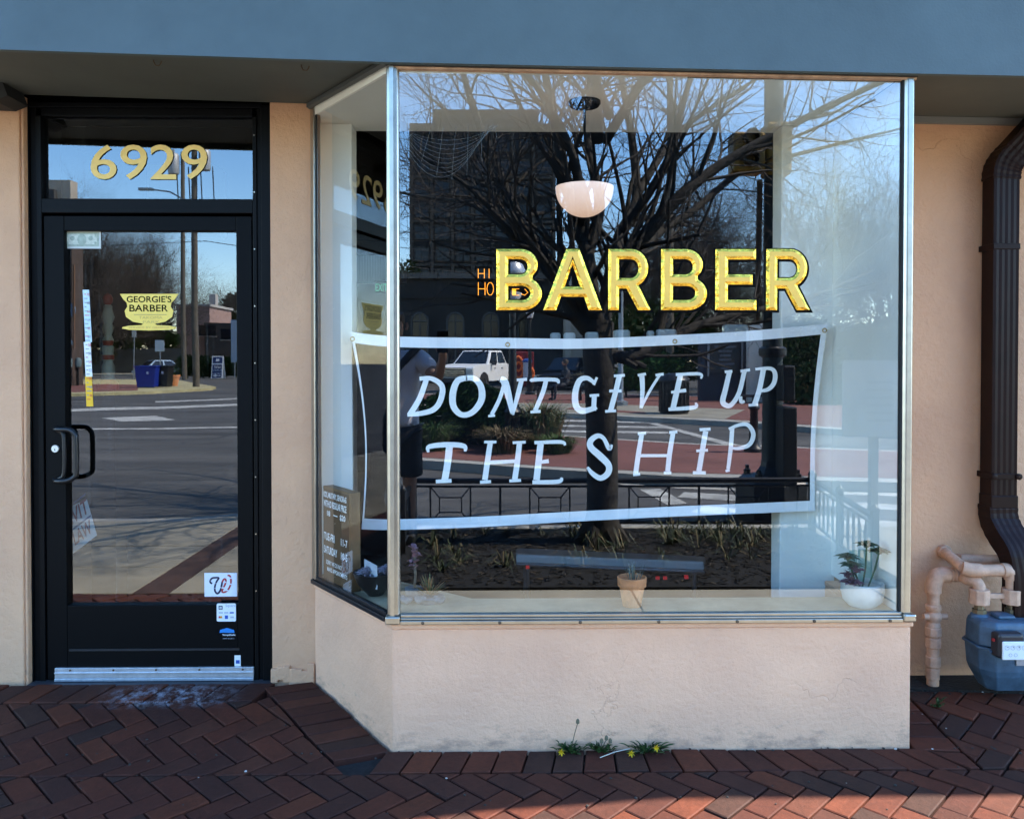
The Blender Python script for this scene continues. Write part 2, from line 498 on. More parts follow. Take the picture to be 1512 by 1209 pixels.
mb.build('window_head', M('head_dark', (.04, .035, .03), .8), shop)
def soffit_poly(poly, name='soffit'):
    mb = MB(); mb.prism(poly, lambda x, y: zs(x), lambda x, y: zs(x) + .05)
    return mb.build(name, soffit_m, shop)
soffit_poly([(-9, -.0215), (-3, -.0215), (-.018, -.0215), (XA - .01, YB), (-3, YB), (-9, YB)])
soffit_poly([(XR + .003, -.0215), (2.2, -.0215), (11, -.0215), (11, YB), (2.2, YB), (XR + .003, YB)])
# slim dark bead where the splayed pane meets the soffit
mb = MB(); mb.tube([(-.016, -.012, zs(0) - .012), (XA - .012, YB - .01, zs(XA) - .012)], .014, 6); mb.build('soffit_bead', M('bead_grey', (.08, .085, .08), .6), shop)
for px, py in ((232, 90), (450, 97)):
    p = onp(px, py, .08); p.z = zs(p.x)
    mb = MB()
    mb.tube([(p.x - .012, p.y, p.z + .01), (p.x - .012, p.y, p.z - .006), (p.x - .006, p.y, p.z - .018), (p.x + .006, p.y, p.z - .02), (p.x + .013, p.y, p.z - .012), (p.x + .015, p.y, p.z - .004)], .0022, 6)
    mb.build('hook', rust_m, shop)
mb = MB(); q = onp(4, 142, .4); mb.vprism([(q.x - .5, zs(-1.9) + .01), (q.x + .01, zs(-1.7)), (q.x + .03, zs(-1.7) - .055), (q.x - .02, zs(-1.7) - .075), (q.x - .5, zs(-1.9) - .06)], .38, .52)
mb.build('bracket', M('bracket_dark', (.02, .02, .018), .7), shop)

# ------------------------------------------------------------------ interior shell
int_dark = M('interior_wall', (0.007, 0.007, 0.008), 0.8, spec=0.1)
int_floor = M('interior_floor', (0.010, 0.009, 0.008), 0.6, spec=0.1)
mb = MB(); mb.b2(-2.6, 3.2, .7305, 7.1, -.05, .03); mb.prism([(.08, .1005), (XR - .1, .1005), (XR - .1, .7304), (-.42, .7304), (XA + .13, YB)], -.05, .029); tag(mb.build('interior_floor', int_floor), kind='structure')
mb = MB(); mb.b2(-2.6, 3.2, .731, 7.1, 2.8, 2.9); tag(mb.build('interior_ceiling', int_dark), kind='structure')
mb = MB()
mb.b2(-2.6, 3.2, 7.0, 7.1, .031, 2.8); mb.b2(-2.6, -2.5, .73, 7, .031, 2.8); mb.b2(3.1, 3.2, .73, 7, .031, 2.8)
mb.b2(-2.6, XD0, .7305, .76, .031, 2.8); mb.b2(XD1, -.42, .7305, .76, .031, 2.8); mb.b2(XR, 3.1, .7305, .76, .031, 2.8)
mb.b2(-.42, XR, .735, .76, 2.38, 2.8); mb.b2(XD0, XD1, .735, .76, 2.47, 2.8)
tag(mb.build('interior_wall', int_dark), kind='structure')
# lining of the display bay
mb = MB(); mb.b2(-.44, -.25, .62, .734, .03, 2.366); mb.build('display_pier', white_m, shop, bevel=.004)
mb = MB(); mb.b2(1.571, XR - .02, .62, .734, .03, 2.366); mb.build('display_pier', white_m, shop, bevel=.004)
mb = MB(); mb.b2(1.793, 1.806, .035, .6199, ZSILL + .001, 2.366); mb.build('display_side_lining', white_m, shop)
mb = MB(); mb.b2(1.8062, XR, .035, YB - .001, ZSILL + .001, zs(XR) - .03); mb.build('bay_return', stucco, shop)
mb = MB(); mb.prism([(-.02, .012), (1.79, .012), (1.79, .735), (-.42, .735), (-.40, YB)], 2.3665, 2.40); mb.build('display_ceiling', white_m, shop)
wood_m = M('shelf_wood', (0.40, 0.31, 0.19), 0.5, var=0.25, scale=7, bump=.08)
mb = MB(); mb.prism([(.0, .015), (1.792, .015), (1.792, .22), (.27, .22)], ZSILL + .0008, ZSILL + .022)
mb.prism([(XA + .012, YB), (.0, .015), (.27, .22), (XA + .17, YB + .085), (XA + .03, YB + .085)], ZSILL + .001, ZSILL + .0222)
mb.build('display_shelf', wood_m, shop)

# ------------------------------------------------------------------ display window: posts, panes, sill trim, lettering
ztop = lambda x: zs(x) - .028
mb = MB(); mb.prism([(-.020, .022), (-.016, -.004), (.000, -.014), (.022, -.012), (.028, -.004), (.026, .024)], ZSILL + .03, ztop(0))
win = mb.build('display_window', steel, shop, bevel=.003)
mb = MB(); mb.prism([(-.004, -.017), (.010, -.018), (.010, -.012), (-.004, -.012)], ZSILL + .03, ztop(0)); mb.build('mullion_bead', steel, win)
mb = MB(); mb.prism([(1.787, .03), (1.787, -.004), (1.797, -.014), (1.818, -.014), (1.824, -.004), (1.824, .03)], ZSILL + .03, ztop(XR) ); mb.build('post', steel, win, bevel=.003)
mb = MB(); mb.b2(1.782, 1.7868, -.006, .012, ZSILL + .03, ztop(XR)); mb.build('gasket', dark_rubber, win)
d = Vector((0 - XA, 0 - YB, 0)).normalized(); nrm = Vector((-d.y, d.x, 0)) * -1          # outward of splayed pane
def sp(t, off):                                                                       # a place along the splayed pane
    p = Vector((XA, YB, 0)) + d * t - nrm * off
    return (p.x, p.y)
LS = Vector((XA, YB)).length
nrm = Vector((-.804, -.595, 0))
sp = lambda t, off: (XA + d.x * t + nrm.x * off, YB + d.y * t + nrm.y * off)
mb = MB(); mb.prism([sp(0, .012), sp(.035, .012), sp(.035, -.02), sp(0, -.02)], ZSILL + .02, zs(XA) - .005); mb.build('post', steel, win, bevel=.003)
mb = MB(); mb.prism([sp(.036, .004), sp(.044, .004), sp(.044, -.012), sp(.036, -.012)], ZSILL + .02, zs(XA) - .01); mb.build('gasket', dark_rubber, win)
mb = MB(); mb.prism([sp(.0, .018), sp(LS - .03, .018), sp(LS - .03, -.02), sp(.0, -.02)], ZSILL + .001, ZSILL + .018)
mb.prism([sp(.0, .010), sp(LS - .03, .010), sp(LS - .03, -.014), sp(.0, -.014)], ZSILL + .018, ZSILL + .032)
mb.build('side_sill_trim', M('black_trim', (.015, .015, .017), .35, metal=.3), win, bevel=.002)
# chrome sill trim along the front with its end caps and screws
mb = MB(); mb.b2(.03, 1.79, -.022, .012, ZSILL + .001, ZSILL + .0145); mb.b2(.03, 1.79, -.014, .012, ZSILL + .015, ZSILL + .022); mb.b2(.03, 1.79, -.009, .012, ZSILL + .0225, ZSILL + .033)
mb.build('sill_trim', steel, win, bevel=.002)
mb = MB(); mb.b2(-.022, .0295, -.026, .02, ZSILL + .0012, ZSILL + .03); mb.build('corner_cap', steel, win, bevel=.005)
mb = MB(); mb.b2(1.7905, 1.835, -.026, .02, ZSILL + .0012, ZSILL + .03); mb.build('corner_cap', steel, win, bevel=.006)
for px in (625, 738, 856, 971, 1086, 1199, 1310):
    x = onp(px, 914, 0).x
    mb = MB(); mb.lathe([(.0001, 0), (.006, 0.0005), (.0055, .003), (.002, .0042), (.0001, .0044)], 10)
    mb.xform(lambda v: Vector((x + v.x, -.0222 - v.z, ZSILL + .0075 + v.y)))
    mb.build('screw', rust_m, win)
mb = MB(); mb.b2(.026, 1.788, .004, .010, ZSILL + .03, 2.395); pane = mb.build('pane', glass_f, win)
mb = MB(); mb.prism([sp(.04, .003), sp(LS - .018, .003), sp(LS - .018, -.003), sp(.04, -.003)], ZSILL + .03, 2.40); mb.build('pane', glass_s, win)

# gold-leaf lettering on the inside of the pane: BARBER
def glyph(ch):
    def arc(cx, cy, rx, ry, a0, a1, n=14):
        return [(cx + rx * math.cos(R(a0 + (a1 - a0) * i / n)), cy + ry * math.sin(R(a0 + (a1 - a0) * i / n))) for i in range(n + 1)]
    if ch == 'B':
        o = [(0, 0), (.44, 0)] + arc(.44, .27, .32, .27, -90, 58, 14) + arc(.40, .745, .29, .255, -58 + 12, 90, 14) + [(0, 1)]
        h1 = [(.195, .165)] + [(.43, .165)] + arc(.43, .28, .14, .115, -90, 90, 10) + [(.195, .395)]
        h2 = [(.195, .585)] + [(.40, .585)] + arc(.40, .71, .125, .125, -90, 90, 10) + [(.195, .835)]
        return o, [h1, h2], .76
    if ch == 'R':
        o = [(0, 0), (.195, 0), (.195, .355), (.335, .355), (.545, 0), (.78, 0), (.555, .405)] + arc(.42, .69, .31, .31, -62, 90, 16) + [(0, 1)]
        h = [(.195, .525), (.41, .525)] + arc(.41, .68, .145, .155, -90, 90, 10) + [(.195, .835)]
        return o, [h], .78
    if ch == 'A':
        o = [(0, 0), (.205, 0), (.28, .22), (.645, .22), (.72, 0), (.93, 0), (.57, 1), (.365, 1)]
        h = [(.34, .385), (.585, .385), (.4635, .74)]
        return o, [h], .93
    if ch == 'E':
        o = [(0, 0), (.64, 0), (.64, .17), (.195, .17), (.195, .42), (.58, .42), (.58, .585), (.195, .585), (.195, .83), (.63, .83), (.63, 1), (0, 1)]
        return o, [], .64
def glyph_geo(ch, off):
    o, hs, w = glyph(ch)
    cu = bpy.data.curves.new('g', 'CURVE'); cu.dimensions = '2D'; cu.fill_mode = 'BOTH'; cu.offset = off
    for lp in [o] + hs:
        s = cu.splines.new('POLY'); s.points.add(len(lp) - 1); s.use_cyclic_u = True
        for p, q in zip(s.points, lp): p.co = (q[0], q[1], 0, 1)
    ob = bpy.data.objects.new('g', cu); COL.objects.link(ob)
    dg = bpy.context.evaluated_depsgraph_get(); dg.update()
    me = bpy.data.meshes.new_from_object(ob.evaluated_get(dg))
    r = [Vector(v.co) for v in me.vertices], [tuple(p.vertices) for p in me.polygons], w
    bpy.data.objects.remove(ob); bpy.data.curves.remove(cu); bpy.data.meshes.remove(me)
    return r
BX = [('B', 733, 800), ('A', 802, 889), ('R', 898, 961), ('B', 976, 1044), ('E', 1056, 1117), ('R', 1131, 1196)]
for ch, p0, p1 in BX:
    a = onp(p0, 458, .003); b = onp(p1, 368, .003)
    w, h = b.x - a.x, b.z - a.z
    def put(mb, off, y, mi, sx=0, sz=0, shrink=1.0):
        vs, fs, gw = glyph_geo(ch, off)
        mb.raw([(a.x + (v.x / gw) * w + sx, y, a.z + v.y * h + sz) for v in vs], [tuple(reversed(f)) if False else f for f in fs], mi)
    mb = MB()
    put(mb, .03, .0036, 0, sx=w * .012, sz=-h * .012)
    o_, hs_, gw_ = glyph(ch)
    for lp, hole in [(o_, False)] + [(q_, True) for q_ in hs_]:
        n_ = len(lp); ar_ = sum(lp[i][0] * lp[(i + 1) % n_][1] - lp[(i + 1) % n_][0] * lp[i][1] for i in range(n_))
        if (ar_ < 0) != hole: lp = lp[::-1]                      # material lies on the left of every edge
        P2 = [Vector((a.x + q_[0] / gw_ * w, a.z + q_[1] * h)) for q_ in lp]
        P2 = [q_ for i, q_ in enumerate(P2) if (q_ - P2[i - 1]).length > 1e-5]; n_ = len(P2); In = []
        for i in range(n_):
            e0 = (P2[i] - P2[i - 1]).normalized(); e1 = (P2[(i + 1) % n_] - P2[i]).normalized()
            m0 = Vector((-e0.y, e0.x)); m1 = Vector((-e1.y, e1.x)); mm = m0 + m1
            if mm.length < .2: mm = m0.copy()
            mm = mm.normalized() * min(1.6, 1 / max(.3, mm.normalized().dot(m0)))
            In.append(P2[i] + mm * h * .058)
        for i in range(n_):
            j = (i + 1) % n_
            mb.face([(P2[i].x, .0026, P2[i].y), (P2[j].x, .0026, P2[j].y), (In[j].x, -.0035, In[j].y), (In[i].x, -.0035, In[i].y)], 1)
    put(mb, -.046, -.0034, 2)
    # the raised matte face meets the leaf in a bevel: thin rim round the whole letter
    mb.build('letter', [ink, gold_shiny, gold_matte], win)

# ------------------------------------------------------------------ door, frame, transom
YF = .575
dx = lambda px: onp(px, 640, YF).x
dz = lambda py: onp(220, py, YF).z
frame_y0 = .553
mb = MB()
mb.b2(XD0 + .001, dx(48), frame_y0 + .012, .73, .02, zs(XD0) - .001); mb.b2(dx(48), dx(57), frame_y0 + .024, .73, .02, dz(160)); mb.b2(dx(57), dx(65), frame_y0 + .018, .73, .02, dz(172))
mb.b2(dx(388), XD1 - .001, frame_y0 + .012, .73, .02, zs(XD1) - .001); mb.b2(dx(381), dx(388), frame_y0 + .024, .73, .02, dz(160)); mb.b2(dx(375), dx(381), frame_y0 + .018, .73, .02, dz(172))
mb.b2(dx(48), dx(388), frame_y0 + .013, .73, dz(160), zs(-1) - .004)
mb.b2(dx(65), dx(375), frame_y0 + .019, .73, dz(172), dz(160) - .0005)
mb.b2(dx(65), dx(375), frame_y0 + .017, .66, dz(315), dz(294))
dframe = mb.build('door_frame', black_al, shop, bevel=.003)
mb = MB(); mb.b2(XD0, XD1, YB - .02, .73, .015, .034); mb.build('threshold', M('threshold', (.05, .05, .055), .6, metal=.3, var=.3), shop)
mb = MB(); mb.b2(dx(66), dx(374), .60, .606, dz(293), dz(173)); transom = mb.build('transom_window', glass_d, shop)
for i in range(9):
    z = dz(200 + i * 84)
    mb = MB(); mb.tube([(dx(378), frame_y0 + .0185, z), (dx(378), frame_y0 + .012, z)], .003, 8)
    mb.build('screw', steel, dframe)
dig_y = .5985
for i, ch in enumerate('6929'):
    p0 = [134, 178, 222, 268][i]; p1 = [172, 217, 260, 306][i]
    a = onp(p0, 265, dig_y); b = onp(p1, 214, dig_y)
    mb = MB()
    add_text(mb, ch, (a.x + .003, dig_y + .001, a.z - .003), (b.x - a.x, 0, 0), (0, 0, b.z - a.z), 1, bold=.006)
    add_text(mb, ch, (a.x, dig_y - .001, a.z), (b.x - a.x, 0, 0), (0, 0, b.z - a.z), 0, bold=.004)
    mb.build('numeral', [M('numeral_gold', (.95, .66, .2), .45, var=.06, scale=30), ink], transom)

# door leaf: stiles and rails as one mesh, the rest its children
mb = MB()
zb, zt = .036, dz(319)
gx0, gx1, gz0, gz1 = dx(97), dx(350), dz(893), dz(341)
mb.b2(dx(67), gx0, YF, .628, zb, zt); mb.b2(gx1, dx(373), YF, .628, zb, zt)
mb.b2(gx0, gx1, YF + .001, .627, gz1, zt); mb.b2(gx0, gx1, YF + .001, .627, zb, gz0)
door = mb.build('door', black_al2, shop, bevel=.003)
mb = MB(); mb.b2(gx0 - .004, gx1 + .004, .600, .606, gz0 - .004, gz1 + .004); mb.build('pane', glass_d, door)
# bottom door sweep
mb = MB(); mb.b2(dx(80), dx(374), YF - .012, YF - .0005, dz(999), dz(984)); mb.b2(dx(80), dx(374), YF - .016, YF - .002, dz(1003), dz(999) - .0006); mb.b2(dx(80), dx(374), YF - .016, YF - .012, dz(992), dz(990))
mb.build('door_sweep', M('aluminium', (.62, .64, .67), .38, metal=.75, var=.15, scale=25), door, bevel=.001)
for px in (103, 167, 230, 294, 358):
    mb = MB(); mb.tube([(dx(px), YF - .0118, dz(987)), (dx(px), YF - .0145, dz(987))], .0042, 10); mb.build('screw', rust_m, door)
mb = MB(); mb.b2(dx(100), dx(352), YF - .004, YF + .0005, dz(960), dz(957)); mb.build('kick_seam', M('seam', (.02, .02, .022), .4), door)
# pull handle
H0, H1 = dz(634), dz(706)
hp = [(dx(83), YF - .004, H0 + .004), (dx(88), YF - .03, H0 + .004), (dx(96), YF - .04, H0 + .004), (dx(110), YF - .042, H0 + .002), (dx(118), YF - .042, H0 - .016), (dx(120), YF - .042, H0 - .045),
      (dx(120), YF - .042, H1 + .035), (dx(117), YF - .042, H1 + .012), (dx(108), YF - .042, H1 - .002), (dx(96), YF - .04, H1 - .006), (dx(88), YF - .03, H1 - .006), (dx(82), YF - .004, H1 - .006)]
mb = MB(); mb.tube(smooth_line(hp, 5), .0105, 12)
mb.tube(smooth_line([(dx(80), YF - .003, H0 + .002), (dx(92), YF - .022, H0 - .006), (dx(99), YF - .026, H0 - .03), (dx(99), YF - .026, H1 + .03), (dx(92), YF - .022, H1 + .004), (dx(80), YF - .003, H1 - .004)], 5), .008, 10)
mb.build('handle', M('handle_black', (.01, .01, .011), .33), door)
mb = MB(); c = Vector((dx(82), YF - .0005, dz(662)))
mb.lathe([(.0001, .006), (.0145, .006), (.0155, .004), (.0155, 0)][::-1], 20)
mb.xform(lambda v: Vector((c.x + v.x, c.y - v.z, c.z + v.y)))
mb.box((c.x, c.y - .0062, c.z - .004), (.0022, .002, .008), 1)
mb.build('lock_cylinder', [M('lock_steel', (.75, .75, .72), .35, metal=.6), ink], door)

# gold decal of a shaving bowl
YD = .598
def dpt(px, py): p = onp(px, py, YD); return (p.x, p.z)
yellow_leaf = M('decal_gold', (.86, .60, .12), .45, metal=.15, var=.05, scale=40)
mb = MB()
half = [(220, 434), (263, 434), (258, 442), (253, 447), (252, 453), (256, 459), (254, 468), (244, 475), (229, 478), (231, 480), (250, 481), (259, 483), (260, 485), (250, 487), (220, 488)]
poly = half + [(440 - a, b) for a, b in reversed(half)][1:-1]
mb.vprism([dpt(*p) for p in poly], YD, YD + .001)
def dtext(mb, s, x0, y0, x1, y1, mi, bold=0.0, y=YD - .0008):
    a = onp(x0, y1, y); b = onp(x1, y0, y)
    add_text(mb, s, (a.x, y, a.z), (b.x - a.x, 0, 0), (0, 0, b.z - a.z), mi, bold)
dtext(mb, "GEORGIE'S", 187, 437, 253, 446.5, 1, .012); dtext(mb, 'BARBER', 191, 450, 248, 460, 1, .012)
dtext(mb, 'TAKOMA', 205, 467, 240, 471, 2); dtext(mb, 'PARK', 211, 473.5, 236, 477.5, 2)
dtext(mb, 'SERVICE BY GEORGE', 190, 482, 250, 485, 2)
a = dpt(198, 464.6); b = dpt(246, 464)
mb.vprism([(a[0], a[1] - .001), (b[0], a[1] - .001), (b[0], a[1] + .001), (a[0], a[1] + .001)], YD - .0009, YD - .0003, 3)
mb.build('bowl_decal', [yellow_leaf, ink, M('decal_dull_gold', (.55, .38, .1), .5), M('decal_line', (.25, .2, .1), .5)], door)  # duller gold print for the faint small lettering

# height strip
def strip(mb, x0, y0, x1, y1, mi, y, lean=0):
    a = dpt(x0, y1); b = dpt(x1, y0)
    mb.vprism([(a[0] + lean, a[1]), (b[0] + lean, a[1]), (b[0], b[1]), (a[0], b[1])], y, y + .0008, mi)
mb = MB()
strip(mb, 122.5, 428, 131.5, 505, 0, YD, .010); strip(mb, 124, 505, 133.5, 556, 1, YD, .007); strip(mb, 126, 556, 135.5, 600, 2, YD, .005)
for k in range(26):
    y = 434 + k * 6.2; x = 123.6 + (y - 428) * .028
    strip(mb, x + .5, y, x + 3.5 + (k % 3) * 2, y + 1.1, 3 if k % 5 else 4, YD - .0008)
    if k % 2 == 0: dtext(mb, str(70 - k), x + 4.3, y - 1, x + 8.4, y + 3, 3 if k % 4 else 4)
mb.build('height_strip', [M('strip_blue', (.60, .75, .80), .5), M('strip_white', (.8, .8, .78), .5), M('strip_yellow', (.85, .48, .02), .5), M('strip_grey', (.25, .28, .3), .5), M('strip_red', (.6, .08, .05), .5)], door)

# taped bank note
mb = MB()
strip(mb, 91, 340, 148.5, 367, 0, YD + .001); strip(mb, 94, 343, 146, 364, 1, YD)
strip(mb, 97, 346, 143, 361, 2, YD - .0006)
cxp, czp = dpt(121, 354)
mb.vprism([(cxp + .019 * math.cos(i * .52), czp + .024 * math.sin(i * .52)) for i in range(12)], YD - .0012, YD - .0007, 1)
for px in (107, 134): 
    cx_, cz_ = dpt(px, 352); mb.vprism([(cx_ + .010 * math.cos(i * .78), cz_ + .010 * math.sin(i * .78)) for i in range(8)], YD - .0012, YD - .0007, 1)
for px, py in ((99, 349), (141, 349), (99, 360), (141, 360)): dtext(mb, '1', px - 1.5, py - 3, px + 1.5, py + 1, 1, .02, YD - .001)
mb.build('bank_note', [M('tape', (.6, .62, .58), .2), M('note_green', (.36, .42, .34), .6, var=.2, scale=60), M('note_pale', (.55, .58, .48), .6, var=.2, scale=120)], door)

# card with a script W in stars and stripes
mb = MB(); strip(mb, 302, 845.5, 350, 880.5, 0, YD)
def wstroke(pts, wpx, mi, y):
    ribbon(mb, [Vector(dpt(*p)) for p in smooth_line([Vector(q) for q in pts], 6)], wpx / 700, y, .0006, mi)
Lp = [(313.5, 861), (311, 860), (310.5, 857), (313, 853.5), (318, 852.5), (323, 853), (320, 858), (317.5, 865), (317.5, 872), (321, 876), (325, 872), (327, 865), (328, 859)]
Rp = [(328, 859), (331, 854.5), (333.5, 856), (332.5, 862), (329.5, 868), (328, 873), (331, 874), (336, 871), (340, 864), (341, 856), (339.5, 850), (336, 849)]
wstroke(Lp, 2.6, 1, YD - .0007); wstroke(Rp, 2.5, 2, YD - .0009)
for px, py in ((312, 857), (318, 854.5), (319, 861), (317.5, 868), (321, 873.5), (326, 867)):
    a = dpt(px, py); mb.vprism([(a[0] + .0022 * math.cos(i * 1.257), a[1] + .0022 * math.sin(i * 1.257)) for i in range(5)], YD - .0016, YD - .0014, 0)
for px, py in ((332, 859), (329.5, 867.5), (335, 871), (340.3, 862), (340, 853)):
    strip(mb, px - 2.2, py - .9, px + 2.2, py + .9, 0, YD - .0018)
mb.build('letter_card', [M('card_white', (.72, .74, .80), .5), M('navy_print', (.015, .015, .05), .5), M('red_print', (.42, .04, .04), .5)], door)

# card-payment sticker
mb = MB()
a = dpt(323, 914.5); b = dpt(351, 888); r = .006
cor = [(b[0] - r, b[1] - r, 0), (a[0] + r, b[1] - r, 90), (a[0] + r, a[1] + r, 180), (b[0] - r, a[1] + r, 270)]
mb.vprism([(x + r * math.cos(R(t + k * 22.5)), z + r * math.sin(R(t + k * 22.5))) for x, z, t in cor for k in range(5)], YF - .0015, YF - .0002, 0)
strip(mb, 326, 891.5, 331.5, 897, 1, YF - .0022); strip(mb, 327.2, 892.7, 330.3, 895.8, 0, YF - .0026); strip(mb, 328.2, 893.7, 329.3, 894.8, 1, YF - .003)
dtext(mb, 'Square', 333, 891.5, 348, 897, 2, .01, YF - .0022)
for i, (px, mi) in enumerate(((326, 2), (334, 2), (342, 4))): strip(mb, px, 900.5, px + 6, 902.6, mi, YF - .0022)
strip(mb, 326, 906.5, 328.6, 909.6, 3, YF - .0022); strip(mb, 328.4, 906.5, 331, 909.6, 5, YF - .0024); strip(mb, 335, 905.5, 339.5, 910.5, 4, YF - .0022); strip(mb, 343, 907, 348, 909.5, 2, YF - .0022)
mb.build('payment_sticker', [M('sticker_white', (.78, .8, .83), .45), ink, M('sticker_grey', (.42, .45, .5), .5), M('card_red', (.5, .05, .02), .5), M('card_blue', (.02, .09, .4), .5), M('card_orange', (.8, .35, .02), .5)], door)
# alarm company sticker
mb = MB()
mb.vprism([dpt(*p) for p in ((327, 931), (349, 931), (348, 927), (338, 924), (328, 927))], YF - .001, YF - .0002, 0)
dtext(mb, 'SimpliSafe', 328.5, 935.5, 347.5, 939, 1, .01, YF - .001); dtext(mb, 'HOME SECURITY', 329, 941.5, 346, 943, 2, 0, YF - .001)
mb.build('alarm_sticker', [M('alarm_blue', (.02, .22, .6), .5), MATS['sticker_white'], MATS['sticker_grey']], door)
mb = MB(); strip(mb, 349, 964, 358, 980, 0, YF - .0012); strip(mb, 351, 971, 356.5, 976, 1, YF - .002); mb.build('small_sticker', [MATS['sticker_white'], MATS['card_blue']], door)

# ------------------------------------------------------------------ things in the display window
YBAN = .585
navy = M('banner_navy', (0.0015, 0.002, 0.0035), 0.8, spec=0.05)
hem_m = M('banner_white', (0.90, 0.90, 0.90), 0.7, var=.06, scale=9)
def bp(px, py): p = onp(px, py, YBAN); return Vector((p.x, p.z))
ban = thing('banner', 'dark blue cloth banner with white hem and hand-painted white slogan hung in the display window', 'banner', (.65, YBAN, 1.0))
topo = smooth_line([Vector(q) for q in ((517, 490), (590, 497), (750, 499), (860, 500), (990, 495), (1100, 489), (1222, 478))], 8)
boto = smooth_line([Vector(q) for q in ((534, 781), (580, 782), (700, 778), (860, 769), (1000, 762), (1100, 758), (1203, 754))], 8)
def hemshape(k): return k / (len(topo) - 1)
def wave(u, v): return YBAN + .012 * math.sin(u * 9 + v * 3) * math.sin(math.pi * u) * .6
def grid_pt(u, v):
    i = u * (len(topo) - 1); k = min(int(i), len(topo) - 2); f = i - k
    t = topo[k].lerp(topo[k + 1], f); b = boto[k].lerp(boto[k + 1], f)
    p = t.lerp(b, v)
    sag = math.sin(math.pi * v)
    p = p + Vector((sag * (13 * max(0, 1 - u * 6) - 7 * max(0, u * 6 - 5)), 0))
    q = onp(p.x, p.y, wave(u, v)); return q
NU, NV = 48, 20
def sheet(us, vs, dy, mats):
    mb = MB()
    pts = [[grid_pt(u, v) + Vector((0, dy, 0)) for u in us] for v in vs]
    for r in range(len(vs) - 1):
        for c in range(len(us) - 1):
            mb.face([pts[r + 1][c], pts[r + 1][c + 1], pts[r][c + 1], pts[r][c]], 0, True)
            mb.face([x + Vector((0, .0016, 0)) for x in (pts[r][c], pts[r][c + 1], pts[r + 1][c + 1], pts[r + 1][c])], 0, True)
    return mb
us = [i / NU for i in range(NU + 1)]; vs = [i / NV for i in range(NV + 1)]
sheet(us, vs, 0.001, None).build('field', navy, ban)
hv = .055; hu = .018
for nm, U, V in (('hem', us, [0, hv]), ('hem', us, [1 - hv, 1]), ('hem', [0, hu], vs), ('hem', [1 - hu, 1], vs)):
    sheet(U, V, -.002 if len(V) > 2 else -.003, None).build(nm, hem_m, ban)
brass = M('brass', (.5, .36, .16), .35, metal=.9)
for u in (0.008, .335, .675, .992):
    for v in ((.035,) if True else ()):
        c = grid_pt(u, v)
        mb = MB(); mb.lathe([(.006, 0), (.0105, 0), (.0105, .002), (.0085, .003), (.006, .002), (.006, 0)], 14)
        mb.xform(lambda w: Vector((c.x + w.x, c.y - .0035 - w.z, c.z + w.y)))
        mb.build('grommet', brass, ban)

